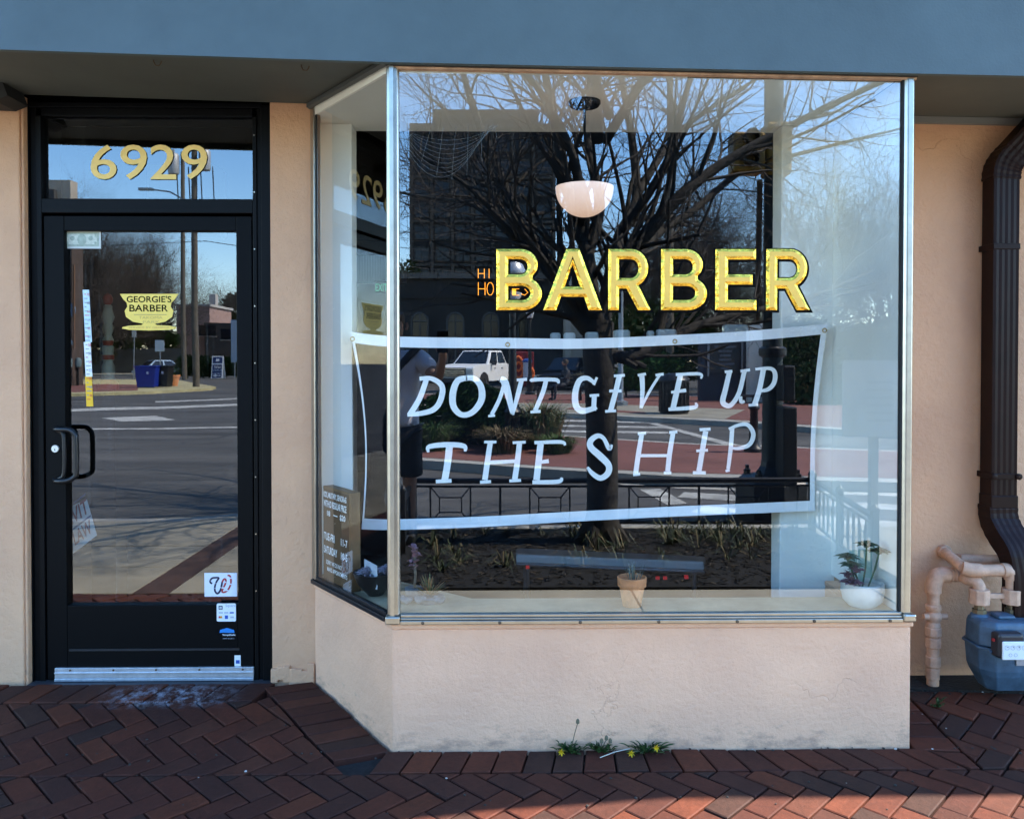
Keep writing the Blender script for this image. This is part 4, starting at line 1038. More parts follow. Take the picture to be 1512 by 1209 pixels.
# ------------------------------------------------------------------ pavement in front of the shop
BRICKS = [(.085, .030, .018), (.066, .025, .016), (.100, .034, .018), (.058, .025, .018), (.046, .026, .020), (.075, .027, .016), (.118, .041, .020), (.070, .029, .019), (.048, .026, .019), (.090, .036, .021)]
def brick_mat(name, cols, joined=False):
    cols = [(c[0] * .69, c[1] * .49, c[2] * .41) for c in cols]
    m = bpy.data.materials.new(name); m.use_nodes = True
    nt = m.node_tree; b = nt.nodes['Principled BSDF']; N = nt.nodes.new; L = nt.links.new
    b.inputs['Roughness'].default_value = .75; b.inputs['Specular IOR Level'].default_value = .25
    oi = N('ShaderNodeObjectInfo') if not joined else N('ShaderNodeNewGeometry')
    cr = N('ShaderNodeValToRGB'); cr.color_ramp.interpolation = 'CONSTANT'
    els = cr.color_ramp.elements; n = len(cols)
    els[0].position = 0; els[0].color = (*cols[0], 1); els[1].position = 1 / n; els[1].color = (*cols[1], 1)
    for i in range(2, n): e = els.new(i / n); e.color = (*cols[i], 1)
    L(oi.outputs['Random' if not joined else 'Random Per Island'], cr.inputs[0])
    geo = N('ShaderNodeNewGeometry')
    nz = N('ShaderNodeTexNoise'); nz.inputs['Scale'].default_value = 45; nz.inputs['Detail'].default_value = 8; nz.inputs['Roughness'].default_value = .75
    L(geo.outputs['Position'], nz.inputs['Vector'])
    n2 = N('ShaderNodeTexNoise'); n2.inputs['Scale'].default_value = 5; n2.inputs['Detail'].default_value = 4; L(geo.outputs['Position'], n2.inputs['Vector'])
    mu = N('ShaderNodeMath'); mu.operation = 'MULTIPLY_ADD'; mu.inputs[1].default_value = .6; L(n2.outputs[0], mu.inputs[0]); L(nz.outputs[0], mu.inputs[2])
    mr = N('ShaderNodeMapRange'); mr.inputs['From Min'].default_value = .45; mr.inputs['From Max'].default_value = 1.15; mr.inputs['To Min'].default_value = .5; mr.inputs['To Max'].default_value = 1.6; L(mu.outputs[0], mr.inputs[0])
    vm = N('ShaderNodeVectorMath'); vm.operation = 'SCALE'; L(cr.outputs[0], vm.inputs[0]); L(mr.outputs[0], vm.inputs['Scale'])
    # salt bloom and paint spill on the bricks by the threshold
    sx = N('ShaderNodeSeparateXYZ'); L(geo.outputs['Position'], sx.inputs[0])
    def band(sock, c, h):
        a = N('ShaderNodeMath'); a.operation = 'SUBTRACT'; a.inputs[1].default_value = c; L(sock, a.inputs[0])
        k = N('ShaderNodeMath'); k.operation = 'ABSOLUTE'; L(a.outputs[0], k.inputs[0])
        g = N('ShaderNodeMapRange'); g.inputs['From Min'].default_value = h * .4; g.inputs['From Max'].default_value = h; g.inputs['To Min'].default_value = 1; g.inputs['To Max'].default_value = 0; L(k.outputs[0], g.inputs[0]); return g.outputs[0]
    bm_ = N('ShaderNodeMath'); bm_.operation = 'MULTIPLY'; L(band(sx.outputs['X'], -.94, .30), bm_.inputs[0]); L(band(sx.outputs['Y'], .40, .11), bm_.inputs[1])
    n4 = N('ShaderNodeTexNoise'); n4.inputs['Scale'].default_value = 22; n4.inputs['Detail'].default_value = 8; n4.inputs['Roughness'].default_value = .8; L(geo.outputs['Position'], n4.inputs['Vector'])
    t4 = N('ShaderNodeMapRange'); t4.inputs['From Min'].default_value = .46; t4.inputs['From Max'].default_value = .66; L(n4.outputs[0], t4.inputs[0])
    b5 = N('ShaderNodeMath'); b5.operation = 'MULTIPLY'; L(bm_.outputs[0], b5.inputs[0]); L(t4.outputs[0], b5.inputs[1])
    mx = N('ShaderNodeMixRGB'); mx.inputs['Color2'].default_value = (.34, .33, .36, 1); L(b5.outputs[0], mx.inputs['Fac']); L(vm.outputs[0], mx.inputs['Color1'])
    L(mx.outputs[0], b.inputs['Base Color'])
    bp_ = N('ShaderNodeBump'); bp_.inputs['Strength'].default_value = .5; bp_.inputs['Distance'].default_value = .006; L(nz.outputs[0], bp_.inputs['Height']); L(bp_.outputs[0], b.inputs['Normal'])
    MATS[name] = m
    return m
brick_m = brick_mat('paving_brick', BRICKS)
brick_j = brick_mat('paving_brick_far', BRICKS, True)
joint_m = M('joint_dirt', (.012, .011, .010), .95, var=.4, scale=60, bump=.3)
GS = lambda y: max(0, min(1, (y + .12) / .65))
GZ = lambda x, y: .045 * GS(y) ** 2 * (3 - 2 * GS(y))           # the bricks fall gently from the door to the street
mb = MB(); mb.prism([(-9, YB + .2), (11, YB + .2), (11, 0), (11, -.78), (-9, -.78), (-9, 0)], -.3, -.022)
mb.raw([(-9, -.1, -.0215), (11, -.1, -.0215), (11, YB + .2, .0215), (-9, YB + .2, .0215)], [(0, 1, 2, 3)])
pave = tag(mb.build('brick_pavement', joint_m), kind='structure')

def clip(poly, n, c):
    """keep the part where n . p <= c"""
    out = []
    for i in range(len(poly)):
        a, b = poly[i], poly[(i + 1) % len(poly)]
        da, db = n[0] * a[0] + n[1] * a[1] - c, n[0] * b[0] + n[1] * b[1] - c
        if da <= 0: out.append(a)
        if (da < 0 < db) or (db < 0 < da):
            t = da / (da - db); out.append((a[0] + (b[0] - a[0]) * t, a[1] + (b[1] - a[1]) * t))
    return out
def area(p): return abs(sum(p[i][0] * p[(i + 1) % len(p)][1] - p[(i + 1) % len(p)][0] * p[i][1] for i in range(len(p)))) / 2
def inset(poly, d):
    c = (sum(p[0] for p in poly) / len(poly), sum(p[1] for p in poly) / len(poly)); out = list(poly)
    n = len(poly); s = sum(poly[i][0] * poly[(i + 1) % n][1] - poly[(i + 1) % n][0] * poly[i][1] for i in range(n))
    if s < 0: out = out[::-1]; poly = out[:]
    for i in range(n):
        a, b = poly[i], poly[(i + 1) % n]; L_ = math.hypot(b[0] - a[0], b[1] - a[1])
        if L_ < 1e-6: continue
        nx, ny_ = (b[1] - a[1]) / L_, -(b[0] - a[0]) / L_
        out = clip(out, (nx, ny_), nx * a[0] + ny_ * a[1] - d)
        if len(out) < 3: return []
    return out
far_bricks = MB()
nbr = [0]
def lay(poly, force_far=False):
    poly = inset(poly, .0034)
    if len(poly) < 3 or area(poly) < .00035: return
    c = Vector((sum(p[0] for p in poly) / len(poly), sum(p[1] for p in poly) / len(poly), 0))
    dzv = random.uniform(-.0022, .0022); tx, ty = random.uniform(-.018, .018), random.uniform(-.018, .018)
    top = lambda x, y: GZ(x, y) + dzv + tx * (x - c.x) + ty * (y - c.y)
    near = c.y > -.50 and -1.9 < c.x < 2.75 and not force_far
    mb = far_bricks if not near else MB()
    inn = inset(poly, .0035) or poly
    if len(inn) != len(poly): inn = poly
    def order(p):
        n = len(p); s = sum(p[i][0] * p[(i + 1) % n][1] - p[(i + 1) % n][0] * p[i][1] for i in range(n)); return p if s > 0 else p[::-1]
    poly, inn = order(poly), order(inn)
    if len(inn) == len(poly) and inn is not poly:
        # match starting corner
        k = min(range(len(inn)), key=lambda j: (inn[j][0] - poly[0][0]) ** 2 + (inn[j][1] - poly[0][1]) ** 2); inn = inn[k:] + inn[:k]
    T = [Vector((p[0], p[1], top(*p))) for p in inn]; S = [Vector((p[0], p[1], top(*p) - .0028)) for p in poly]; B = [Vector((p[0], p[1], top(*p) - .05)) for p in poly]
    off = Vector((0, 0, 0)) if not near else Vector((c.x, c.y, 0))
    T, S, B = [[v - off for v in q] for q in (T, S, B)]
    n = len(poly)
    st = len(mb.v); mb.v += T + S + B
    mb.f.append(tuple(st + i for i in range(n))); mb.mi.append(0); mb.sm.append(False)
    for i in range(n):
        j = (i + 1) % n
        mb.f.append((st + n + i, st + n + j, st + j, st + i)); mb.mi.append(0); mb.sm.append(False)
        mb.f.append((st + 2 * n + i, st + 2 * n + j, st + n + j, st + n + i)); mb.mi.append(0); mb.sm.append(False)
    if near:
        o = mb.build('brick', brick_m); o.parent = pave; o.location = off; nbr[0] += 1
# border course round the bay (convex): front, splay, return
FB, SB, RB = .15, .20, .17
nS = Vector((-.804, -.595))
cS = nS.x * 0 + nS.y * 0 + SB
bay_half = [((0, -1), FB), ((nS.x, nS.y), cS), ((1, 0), XR + RB)]
W2 = .086; rot = Matrix.Rotation(R(-45), 2)
for i in range(-60, 60):
    for j in range(-60, 60):
        for k, (ox, oy_, w, h) in enumerate(((0, 0, 2, 1), (0, 1, 1, 2))):
            bx = (i + 2 * j + ox) * W2; by = (i - 2 * j + oy_) * W2
            P4 = [rot @ Vector(q) for q in ((bx, by), (bx + w * W2, by), (bx + w * W2, by + h * W2), (bx, by + h * W2))]
            P4 = [(q.x + .33, q.y + .05) for q in P4]
            cx_ = sum(q[0] for q in P4) / 4; cy_ = sum(q[1] for q in P4) / 4
            if not (-5 < cx_ < 4.2 and -.95 < cy_ < .75): continue
            pieces = []
            rest = P4
            for n_, c_ in bay_half:
                o_ = clip(rest, (-n_[0], -n_[1]), -c_)          # outside this side
                if len(o_) >= 3: pieces.append(o_)
                rest = clip(rest, n_, c_)
                if len(rest) < 3: break
            for pc_ in pieces:
                q = clip(pc_, (0, -1), .775)
                if len(q) < 3: continue
                if cx_ < XA - .1: q = clip(q, (0, 1), YB - .185)
                else: q = clip(q, (0, 1), YB - .01)
                if len(q) >= 3: lay(q)
# front course, bricks leaning more and more towards the right
n = 19
def lean(t): return -.085 * max(0, min(1, (t - .35) / .4))
for i in range(n):
    t0_, t1_ = i / n, (i + 1) / n
    x0, x1 = -.06 + (XR + .10) * t0_, -.06 + (XR + .10) * t1_
    lay([(x0 - lean(t0_), -FB + .002), (x1 - lean(t1_), -FB + .002), (x1 + .04 * (1 - t1_), -.004), (x0 + .04 * (1 - t0_), -.004)])
# splayed course
m_ = 9
for i in range(m_):
    a0, a1 = i / m_, (i + 1) / m_
    def ed(a, off): return (XA + d.x * LS * a + nS.x * off, YB + d.y * LS * a + nS.y * off)
    sh = .09
    lay([ed(a0, .008), ed(a1, .008), ed(a1 - sh, SB - .004), ed(a0 - sh, SB - .004)][::-1])
lay([(-.135, -.148), (-.064, -.148), (-.022, -.006), ed(.995, .008), ed(.915, SB - .006)])
lay([(1.958, -.148), (1.994, -.148), (1.994, -.040), (1.882, -.030)])
# return course on the right
for i in range(6):
    y0 = -.02 + i * .092
    lay([(XR + .006, y0), (XR + RB - .004, y0 - .012), (XR + RB - .004, y0 + .078), (XR + .006, y0 + .09)])
# threshold course
for i in range(15):
    x0 = -1.95 + i * .108
    x1 = x0 + .108
    if x1 > XA - .05: break
    lay([(x0 - .05, YB - .183), (x1 - .05, YB - .183), (x1, YB - .022), (x0, YB - .022)])
o = far_bricks.build('brick_field', brick_j); o.parent = pave; tag(o, kind='stuff')

# dirt along the wall by the meter and crumbs in the joints
mb = MB()
for k in range(420):
    if k < 260: x, y = random.uniform(1.95, 3.1), random.uniform(.36, .52)
    else: x, y = random.uniform(-1.8, 2.4), random.choice([random.uniform(-.45, .4), random.uniform(-.02, -.004)])
    if 0 < y and XA < x < XR: continue
    r = random.uniform(.002, .006); z = GZ(x, y)
    mb.lathe([(.0001, 0), (r, .0005), (r * .8, r * .6), (.0001, r * .8)], 5, (x, y, z), 1 if k % 9 == 0 else 0)
tag(mb.build('grit', [M('grit_dark', (.03, .028, .024), .9), M('grit_pale', (.4, .38, .35), .9)]), 'loose grit and crumbs scattered on the brick pavement', 'grit', kind='stuff')
mb = MB(); mb.prism([(XR + .02, YB), (3.4, YB), (3.4, .36), (2.5, .37), (2.05, .40), (XR + .1, .44)], -.01, lambda x, y: GZ(x, y) + .007)
tag(mb.build('soil_strip', M('wet_soil', (.008, .007, .006), .9, var=.5, scale=40, bump=.6)), kind='structure')

# ------------------------------------------------------------------ weeds at the foot of the bulkhead
leafm = M('dandelion_leaf', (.028, .062, .014), .6, var=.35, scale=30)
petal = M('dandelion_yellow', (.75, .52, .01), .6)
stem_m = M('weed_stem', (.10, .09, .05), .7)
def weed(px, label, flowers, seed, w=.06, n=34):
    random.seed(seed)
    c = onp(px, 1112, -.015); c.z = 0
    t = thing('dandelion', label, 'weed', c, 'weeds at the foot of the bulkhead')
    mb = MB()
    for i in range(n):
        a = random.uniform(math.pi * .95, math.pi * 2.05) if i % 3 else random.uniform(0, math.pi)
        L_ = random.uniform(.025, w * 1.15); tip = c + Vector((math.cos(a) * L_ * 1.1, min(0, math.sin(a)) * L_ * .7 - .002, random.uniform(.006, .042)))
        for k in range(3):
            b0 = c.lerp(tip, k * .3); blade(mb, b0 + Vector((random.uniform(-.008, .008), 0, .002)), c.lerp(tip, k * .3 + .42) + Vector((random.uniform(-.006, .006), 0, .004)), .008, 0, .005)
    mb.build('leaves', leafm, t)
    for (fx, fz, up) in flowers:
        f = c + Vector((fx, -.045, fz + .006))
        mb = MB()
        mb.tube([c, c.lerp(f, .6) + Vector((0, 0, .006)), f], .0014, 5, 1)
        if up:
            mb.lathe([(.0005, -.004), (.0065, 0), (.006, .009), (.003, .014), (.0005, .0145)], 8, f, 1)
        else:
            for i in range(26):
                a = i * 2.4; r = .0155 * (.35 + .65 * (i % 3) / 2)
                blade(mb, f, f + Vector((math.cos(a) * r, -.006, math.sin(a) * r)), .0024, 0, 0, 2)
        mb.build('flower_head', [petal, stem_m], t)
    return t
weed(842, 'dandelion with one yellow flower and a tall spent seed stalk by the bulkhead', [(-.035, .02, False), (.022, .118, True)], 3)
weed(888, 'small bushy weed without flowers between the two dandelions', [(-.005, .05, True), (.012, .06, True), (.025, .05, True)], 5, .045, 26)
weed(955, 'largest dandelion with two yellow flowers at the foot of the bulkhead', [(-.062, .014, False), (.025, .032, False)], 8, .085, 40)
mb = MB(); a = onp(886, 1116, -.06); b = onp(930, 1103, -.03); a.z = .004; b.z = .02
mb.tube([a, a.lerp(b, .5) + Vector((0, 0, .004)), b], .0016, 6)
tag(mb.build('dry_stalk', M('dry_straw', (.5, .45, .36), .7)), 'pale dry stalk lying across the bricks between the weeds', 'stalk')
weed(1445, 'little green seedling in the shade under the gas meter', [], 11, .03, 8)
bpy.data.objects['dandelion.003'].location += Vector((0, .28, .03))
random.seed(21)

# ------------------------------------------------------------------ downspout
brown_m = M('brown_enamel', (.014, .0052, .0040), .38, spec=.12, var=.2, scale=12)
brown_d = M('brown_enamel_dull', (.015, .0056, .0043), .42, spec=.12, var=.25, scale=14)
def dsp(px, py, y=.455): p = onp(px, py, y); return p
dsx = dsp(1479, 500).x
down = thing('downspout', 'dark brown ribbed metal downspout on the peach wall', 'downspout', (dsx, .47, .1))
def profile(w, dp):
    """ribbed rectangular section"""
    pts = []
    n = 9
    for i in range(n + 1):
        x = -w / 2 + w * i / n; pts.append((x, -dp / 2 - (.0013 if i % 2 else 0)))
    pts += [(w / 2, dp / 2), (-w / 2, dp / 2)]
    return pts
def sweep(mb, path, w=.104, dp=.08, mi=0, crimp=None):
    rings = []
    for i, p in enumerate(path):
        a = path[max(i - 1, 0)]; b = path[min(i + 1, len(path) - 1)]
        t = (Vector(b) - Vector(a)).normalized(); up_ = Vector((0, 0, 1))
        # section axes: x stays roughly along world x, rotated in the plane of the bend
        yv = Vector((0, 1, 0)); xv = yv.cross(t).normalized() * -1
        if abs(t.y) > .2: xv = Vector((1, 0, 0)); yv = t.cross(xv).normalized()
        if yv.y < 0: yv = -yv
        if xv.x < 0: xv = -xv
        s = 1 + (crimp(i) if crimp else 0)
        rings.append([Vector(p) + xv * q[0] * s + yv * q[1] * s for q in profile(w, dp)])
    base = len(mb.v); n = len(rings[0])
    for r in rings: mb.v += r
    for i in range(len(rings) - 1):
        for j in range(n):
            k = (j + 1) % n
            mb.f.append((base + i * n + j, base + i * n + k, base + (i + 1) * n + k, base + (i + 1) * n + j)); mb.mi.append(mi); mb.sm.append(False)
    mb.f.append(tuple(range(base, base + n))); mb.mi.append(mi); mb.sm.append(False)
    mb.f.append(tuple(range(base + (len(rings) - 1) * n, base + len(rings) * n))[::-1]); mb.mi.append(mi); mb.sm.append(False)
zA, zB = dsp(1479, 262).z, dsp(1479, 748).z
mb = MB(); sweep(mb, [(dsx, .47, zB), (dsx, .47, zA)]); mb.build('pipe', brown_m, down)
el = [(dsx, .47, zA - .01), (dsx + .004, .47, zA + .03), (dsx + .02, .47, zA + .065), (dsx + .05, .47, zA + .10), (dsx + .25, .47, zA + .32)]
mb = MB(); sweep(mb, smooth_line(el[:4], 4) + [el[4]], .110, .084, crimp=lambda i: .035 * (i % 2) if i < 12 else 0); mb.build('upper_elbow', brown_d, down)
zC = zB + .005
lo = [(dsx - .002, .47, zC), (dsx, .462, zC - .06), (dsx + .012, .43, zC - .12), (dsx + .03, .39, zC - .18), (dsx + .04, .375, zC - .25), (dsx + .04, .37, zC - .33), (dsx + .04, .37, .10)]
mb = MB(); sweep(mb, smooth_line(lo[:6], 4) + [lo[6]], .112, .086, crimp=lambda i: .03 * (i % 2) if i < 9 else 0); mb.build('lower_elbow', brown_d, down)
mb = MB(); mb.b2(dsx - .056, dsx + .056, .424, .512, zB - .002, zB + .05); mb.build('collar', brown_m, down, bevel=.004)
for dz_ in (.02,):
    for px in (1461, 1497):
        mb = MB(); c = dsp(px, 702); mb.lathe([(.013, 0), (.013, .006), (.007, .008), (.0005, .008)], 12); mb.xform(lambda v: Vector((c.x + v.x, .424 - v.z, c.z + v.y))); mb.build('rivet', brown_m, down)
for z_ in (dsp(1479, 365).z, dsp(1479, 702).z):
    mb = MB(); mb.b2(dsx - .055, dsx + .055, .424, .53, z_ - .012, z_ + .012); mb.build('strap', brown_m, down, bevel=.002)

# ------------------------------------------------------------------ gas meter and its pipes
pipe_m = M('pipe_paint', (.56, .34, .22), .6, var=.22, scale=26, bump=.25, bscale=70)
gas = thing('gas_pipe', 'peach-painted gas riser with elbows, valve and meter bar beside the blue meter', 'pipe', onp(1378, 1008, .44))
def gp(px, py, y=.42): return onp(px, py, y)
rx = gp(1378, 900, .44).x; rz0 = .03; rz1 = gp(1378, 862, .44).z
def pipe(name, pts, r):
    mb = MB(); hexed = name == 'coupling'
    mb.tube(pts, r * (1.06 if hexed else 1), 8 if hexed else 16, smooth=not hexed); return mb.build(name, pipe_m, gas, bevel=.003 if hexed else 0, seg=1)
R1 = .0255
pipe('riser', [(rx, .44, rz0), (rx, .44, rz1 - .02)], R1 * .92)
for (py0, py1, k) in ((985, 1002, 1.0), (968, 983, 1.12), (940, 955, 1.15), (925, 938, 1.2)):
    za, zb2 = gp(1378, py1, .44).z, gp(1378, py0, .44).z
    pipe('coupling', [(rx, .44, za), (rx, .44, zb2)], R1 * k)
# valve body with its stub
zv = gp(1378, 910, .44).z
mb = MB(); mb.lathe([(R1, -.05), (R1 * 1.15, -.045), (R1 * 1.15, -.03), (R1 * 1.0, -.02), (R1 * 1.3, -.005), (R1 * 1.3, .012), (R1 * .95, .022), (R1 * 1.25, .03), (R1 * 1.25, .046), (R1, .05)], 8, (rx, .44, zv), smooth=False)
mb.tube([(rx - .045, .43, zv + .003), (rx + .05, .43, zv + .003)], .013, 10)
mb.build('valve', pipe_m, gas)
zt1 = gp(1378, 862, .44).z; x2 = gp(1425, 850, .44).x; z2 = gp(1400, 848, .44).z
pipe('elbow', smooth_line([(rx, .44, zt1 - .035), (rx, .44, zt1 - .01), (rx + .014, .44, z2 - .008), (rx + .04, .44, z2), (rx + .06, .44, z2)], 5), R1 * 1.2)
pipe('crosspipe', [(rx + .05, .44, z2), (x2 + .02, .44, z2)], R1)
for k in range(4): pipe('coupling', [(rx + .065 + k * .016, .44, z2), (rx + .073 + k * .016, .44, z2)], R1 * 1.17)
# drop to the meter's left union
xl, xrr = gp(1446, 880, .36).x, gp(1494, 880, .36).x
zu = gp(1446, 880, .36).z
pipe('elbow', smooth_line([(x2 - .005, .43, z2), (xl - .03, .40, z2 - .005), (xl - .008, .37, z2 - .012), (xl, .36, z2 - .035), (xl, .36, zu)], 5), R1 * .95)
pipe('coupling', [(xl, .36, zu - .03), (xl, .36, zu + .03)], R1 * 1.45)
# upper run out of the wall
za_ = gp(1400, 824, .44).z; zb_2 = gp(1440, 842, .36).z
pipe('upper_run', [(gp(1394, 822, .52).x, .53, za_ + .01), (gp(1396, 823, .50).x, .49, za_ + .006), (gp(1430, 838, .36).x - .01, .375, zb_2 + .006)], R1 * .85)
pipe('coupling', [(gp(1394, 822, .52).x, .53, za_ + .01), (gp(1395, 823, .51).x + .002, .505, za_ + .008)], R1 * 1.1)
xe = gp(1437, 841, .36).x
pipe('elbow', [(xe - .035, .375, zb_2 + .007), (xe - .01, .365, zb_2 + .002), (xe + .03, .36, zb_2)], R1 * 1.1)
pipe('top_bar', [(xe + .02, .36, zb_2), (xrr - .03, .36, zb_2)], R1 * .92)
pipe('elbow', smooth_line([(xrr - .04, .36, zb_2), (xrr - .02, .36, zb_2), (xrr - .004, .36, zb_2 - .012), (xrr, .36, zb_2 - .035)], 5), R1 * 1.1)
pipe('drop', [(xrr, .36, zb_2 - .03), (xrr, .36, zu)], R1 * .9)
pipe('coupling', [(xrr, .36, zu - .03), (xrr, .36, zu + .03)], R1 * 1.45)
mb = MB(); mb.b2(xl + .02, xrr - .02, .35, .37, zu - .008, zu + .012); mb.build('meter_bar', pipe_m, gas, bevel=.003)
pipe('wall_stub', [(gp(1420, 826, .5).x, .53, gp(1420, 826, .5).z), (gp(1425, 826, .47).x, .49, gp(1420, 826, .47).z), (gp(1452, 826, .46).x, .475, gp(1452, 827, .46).z), (dsx + .02, .475, gp(1452, 827, .46).z)], R1 * .75)

blue = M('meter_blue', (.050, .094, .140), .45, var=.3, scale=22, bump=.12, bscale=50)
mcx = (xl + xrr) / 2 + .016; mz0 = gp(1478, 1018, .30).z; mz1 = gp(1478, 905, .34).z
met = thing('gas_meter', 'blue-grey cast gas meter with white dial face hanging by the wall', 'gas meter', (mcx, .34, mz0))
def blob(mb, c, secs, n=24, e=4.0):
    """stack of rounded-rectangle sections (z, half x, half y)"""
    c8 = .30
    def ring(a, b): k = min(a, b) * c8 * 1.6; return [(a, -b + k), (a, b - k), (a - k, b), (-a + k, b), (-a, b - k), (-a, -b + k), (-a + k, -b), (a - k, -b)]
    n = 8; base = len(mb.v)
    for z, a, b in secs:
        for q_ in ring(a, b): mb.v.append(Vector((c[0] + q_[0], c[1] + q_[1], z)))
    for z, a, b in ():
        for j in range(n):
            t = 2 * math.pi * j / n; ct, st_ = math.cos(t), math.sin(t)
            mb.v.append(Vector((c[0] + a * math.copysign(abs(ct) ** (2 / e), ct), c[1] + b * math.copysign(abs(st_) ** (2 / e), st_), z)))
    for i in range(len(secs) - 1):
        for j in range(n):
            k = (j + 1) % n; mb.f.append((base + i * n + j, base + i * n + k, base + (i + 1) * n + k, base + (i + 1) * n + j)); mb.mi.append(0); mb.sm.append(False)
    mb.f.append(tuple(base + j for j in reversed(range(n)))); mb.mi.append(0); mb.sm.append(False)
    mb.f.append(tuple(base + (len(secs) - 1) * n + j for j in range(n))); mb.mi.append(0); mb.sm.append(False)
Hm = mz1 - mz0; hw = .128
mb = MB(); blob(mb, (mcx, .34), [(mz0, hw * .60, .052), (mz0 + .003, hw * .62, .055), (mz0 + Hm * .22, hw * .86, .082), (mz0 + Hm * .30, hw * .92, .088), (mz0 + Hm * .58, hw * .97, .092)], 32, 7); mb.build('lower_body', blue, met, bevel=.008, seg=3)
mb = MB(); blob(mb, (mcx, .34), [(mz0 + Hm * .585, hw * 1.04, .098), (mz0 + Hm * .615, hw * 1.04, .098)]); mb.build('flange', blue, met, bevel=.002)
mb = MB(); blob(mb, (mcx, .34), [(mz0 + Hm * .62, hw * .96, .090), (mz0 + Hm * .88, hw * .93, .088), (mz0 + Hm * .93, hw * .89, .084), (mz0 + Hm * .955, hw * .82, .076)], 32, 7); mb.build('upper_body', blue, met, bevel=.008, seg=3)
mb = MB(); mb.b2(mcx - .04, mcx + .03, .30, .36, mz0 + Hm * .95, mz0 + Hm * 1.0); mb.build('top_boss', blue, met, bevel=.008)
for x in (xl, xrr):
    mb = MB(); mb.lathe([(.036, mz0 + Hm * .93), (.032, mz0 + Hm * .97), (.022, mz0 + Hm * .99)], 16, (x, .36, 0)); mb.build('neck', blue, met)
    mb = MB(); mb.lathe([(.0265, mz0 + Hm * .985), (.0265, mz0 + Hm * 1.04), (.019, mz0 + Hm * 1.045), (.019, zu - .028)], 8, (x, .36, 0), smooth=False); mb.build('union_nut', M('meter_brass', (.20, .17, .11), .45, metal=.8, var=.3), met)
for k in range(7):
    x = mcx - hw + .02 + k * .04; mb = MB(); mb.tube([(x, .236, mz0 + Hm * .60), (x, .246, mz0 + Hm * .60)], .006, 8); mb.build('bolt', blue, met)
ic = onp(1492, 940, .2).x; iz = mz0 + Hm * .70
mb = MB(); mb.prism([(ic - .05, .25), (ic - .045, .20), (ic + .055, .20), (ic + .06, .25)], iz - .045, iz + .05); mb.build('index_housing', M('index_black', (.018, .018, .022), .35), met, bevel=.012, seg=3)
mb = MB(); mb.b2(ic - .034, ic + .055, .192, .2, iz - .046, iz + .024); mb.build('dial_plate', M('dial_white', (.72, .74, .74), .4), met, bevel=.008, seg=2)
mb = MB()
for k in range(4):
    c = (ic - .018 + k * .022, .1905, iz + .002)
    for i in range(10):
        a = i * .628; mb.box((c[0] + .008 * math.cos(a), c[1], c[2] + .008 * math.sin(a)), (.0014, .001, .0014))
    mb.box((c[0] + .002, c[1], c[2] + .002), (.006, .001, .0016), mat=Matrix.Rotation(.8 * k, 3, 'Y'))
for k in range(2):
    c = (ic + k * .02 - .005, .1905, iz - .026)
    for i in range(8): a = i * .785; mb.box((c[0] + .006 * math.cos(a), c[1], c[2] + .006 * math.sin(a)), (.0014, .001, .0014))
mb.build('dials', ink, met)
mb = MB(); mb.box((ic - .052, .222, iz + .022), (.006, .012, .01)); mb.build('red_seal', M('seal_red', (.35, .02, .02), .5), met)
mb = MB(); mb.b2(mcx - .003, mcx + .052, .244, .2475, mz0 + Hm * .40, mz0 + Hm * .50); mb.build('rating_plate', M('plate_grey', (.35, .35, .36), .4, metal=.5, var=.2, scale=40), met)
mb = MB(); mb.b2(mcx - .003, mcx + .052, .2445, .2475, mz0 + Hm * .515, mz0 + Hm * .555); mb.build('maker_plate', M('plate_blue', (.06, .2, .42), .4), met)

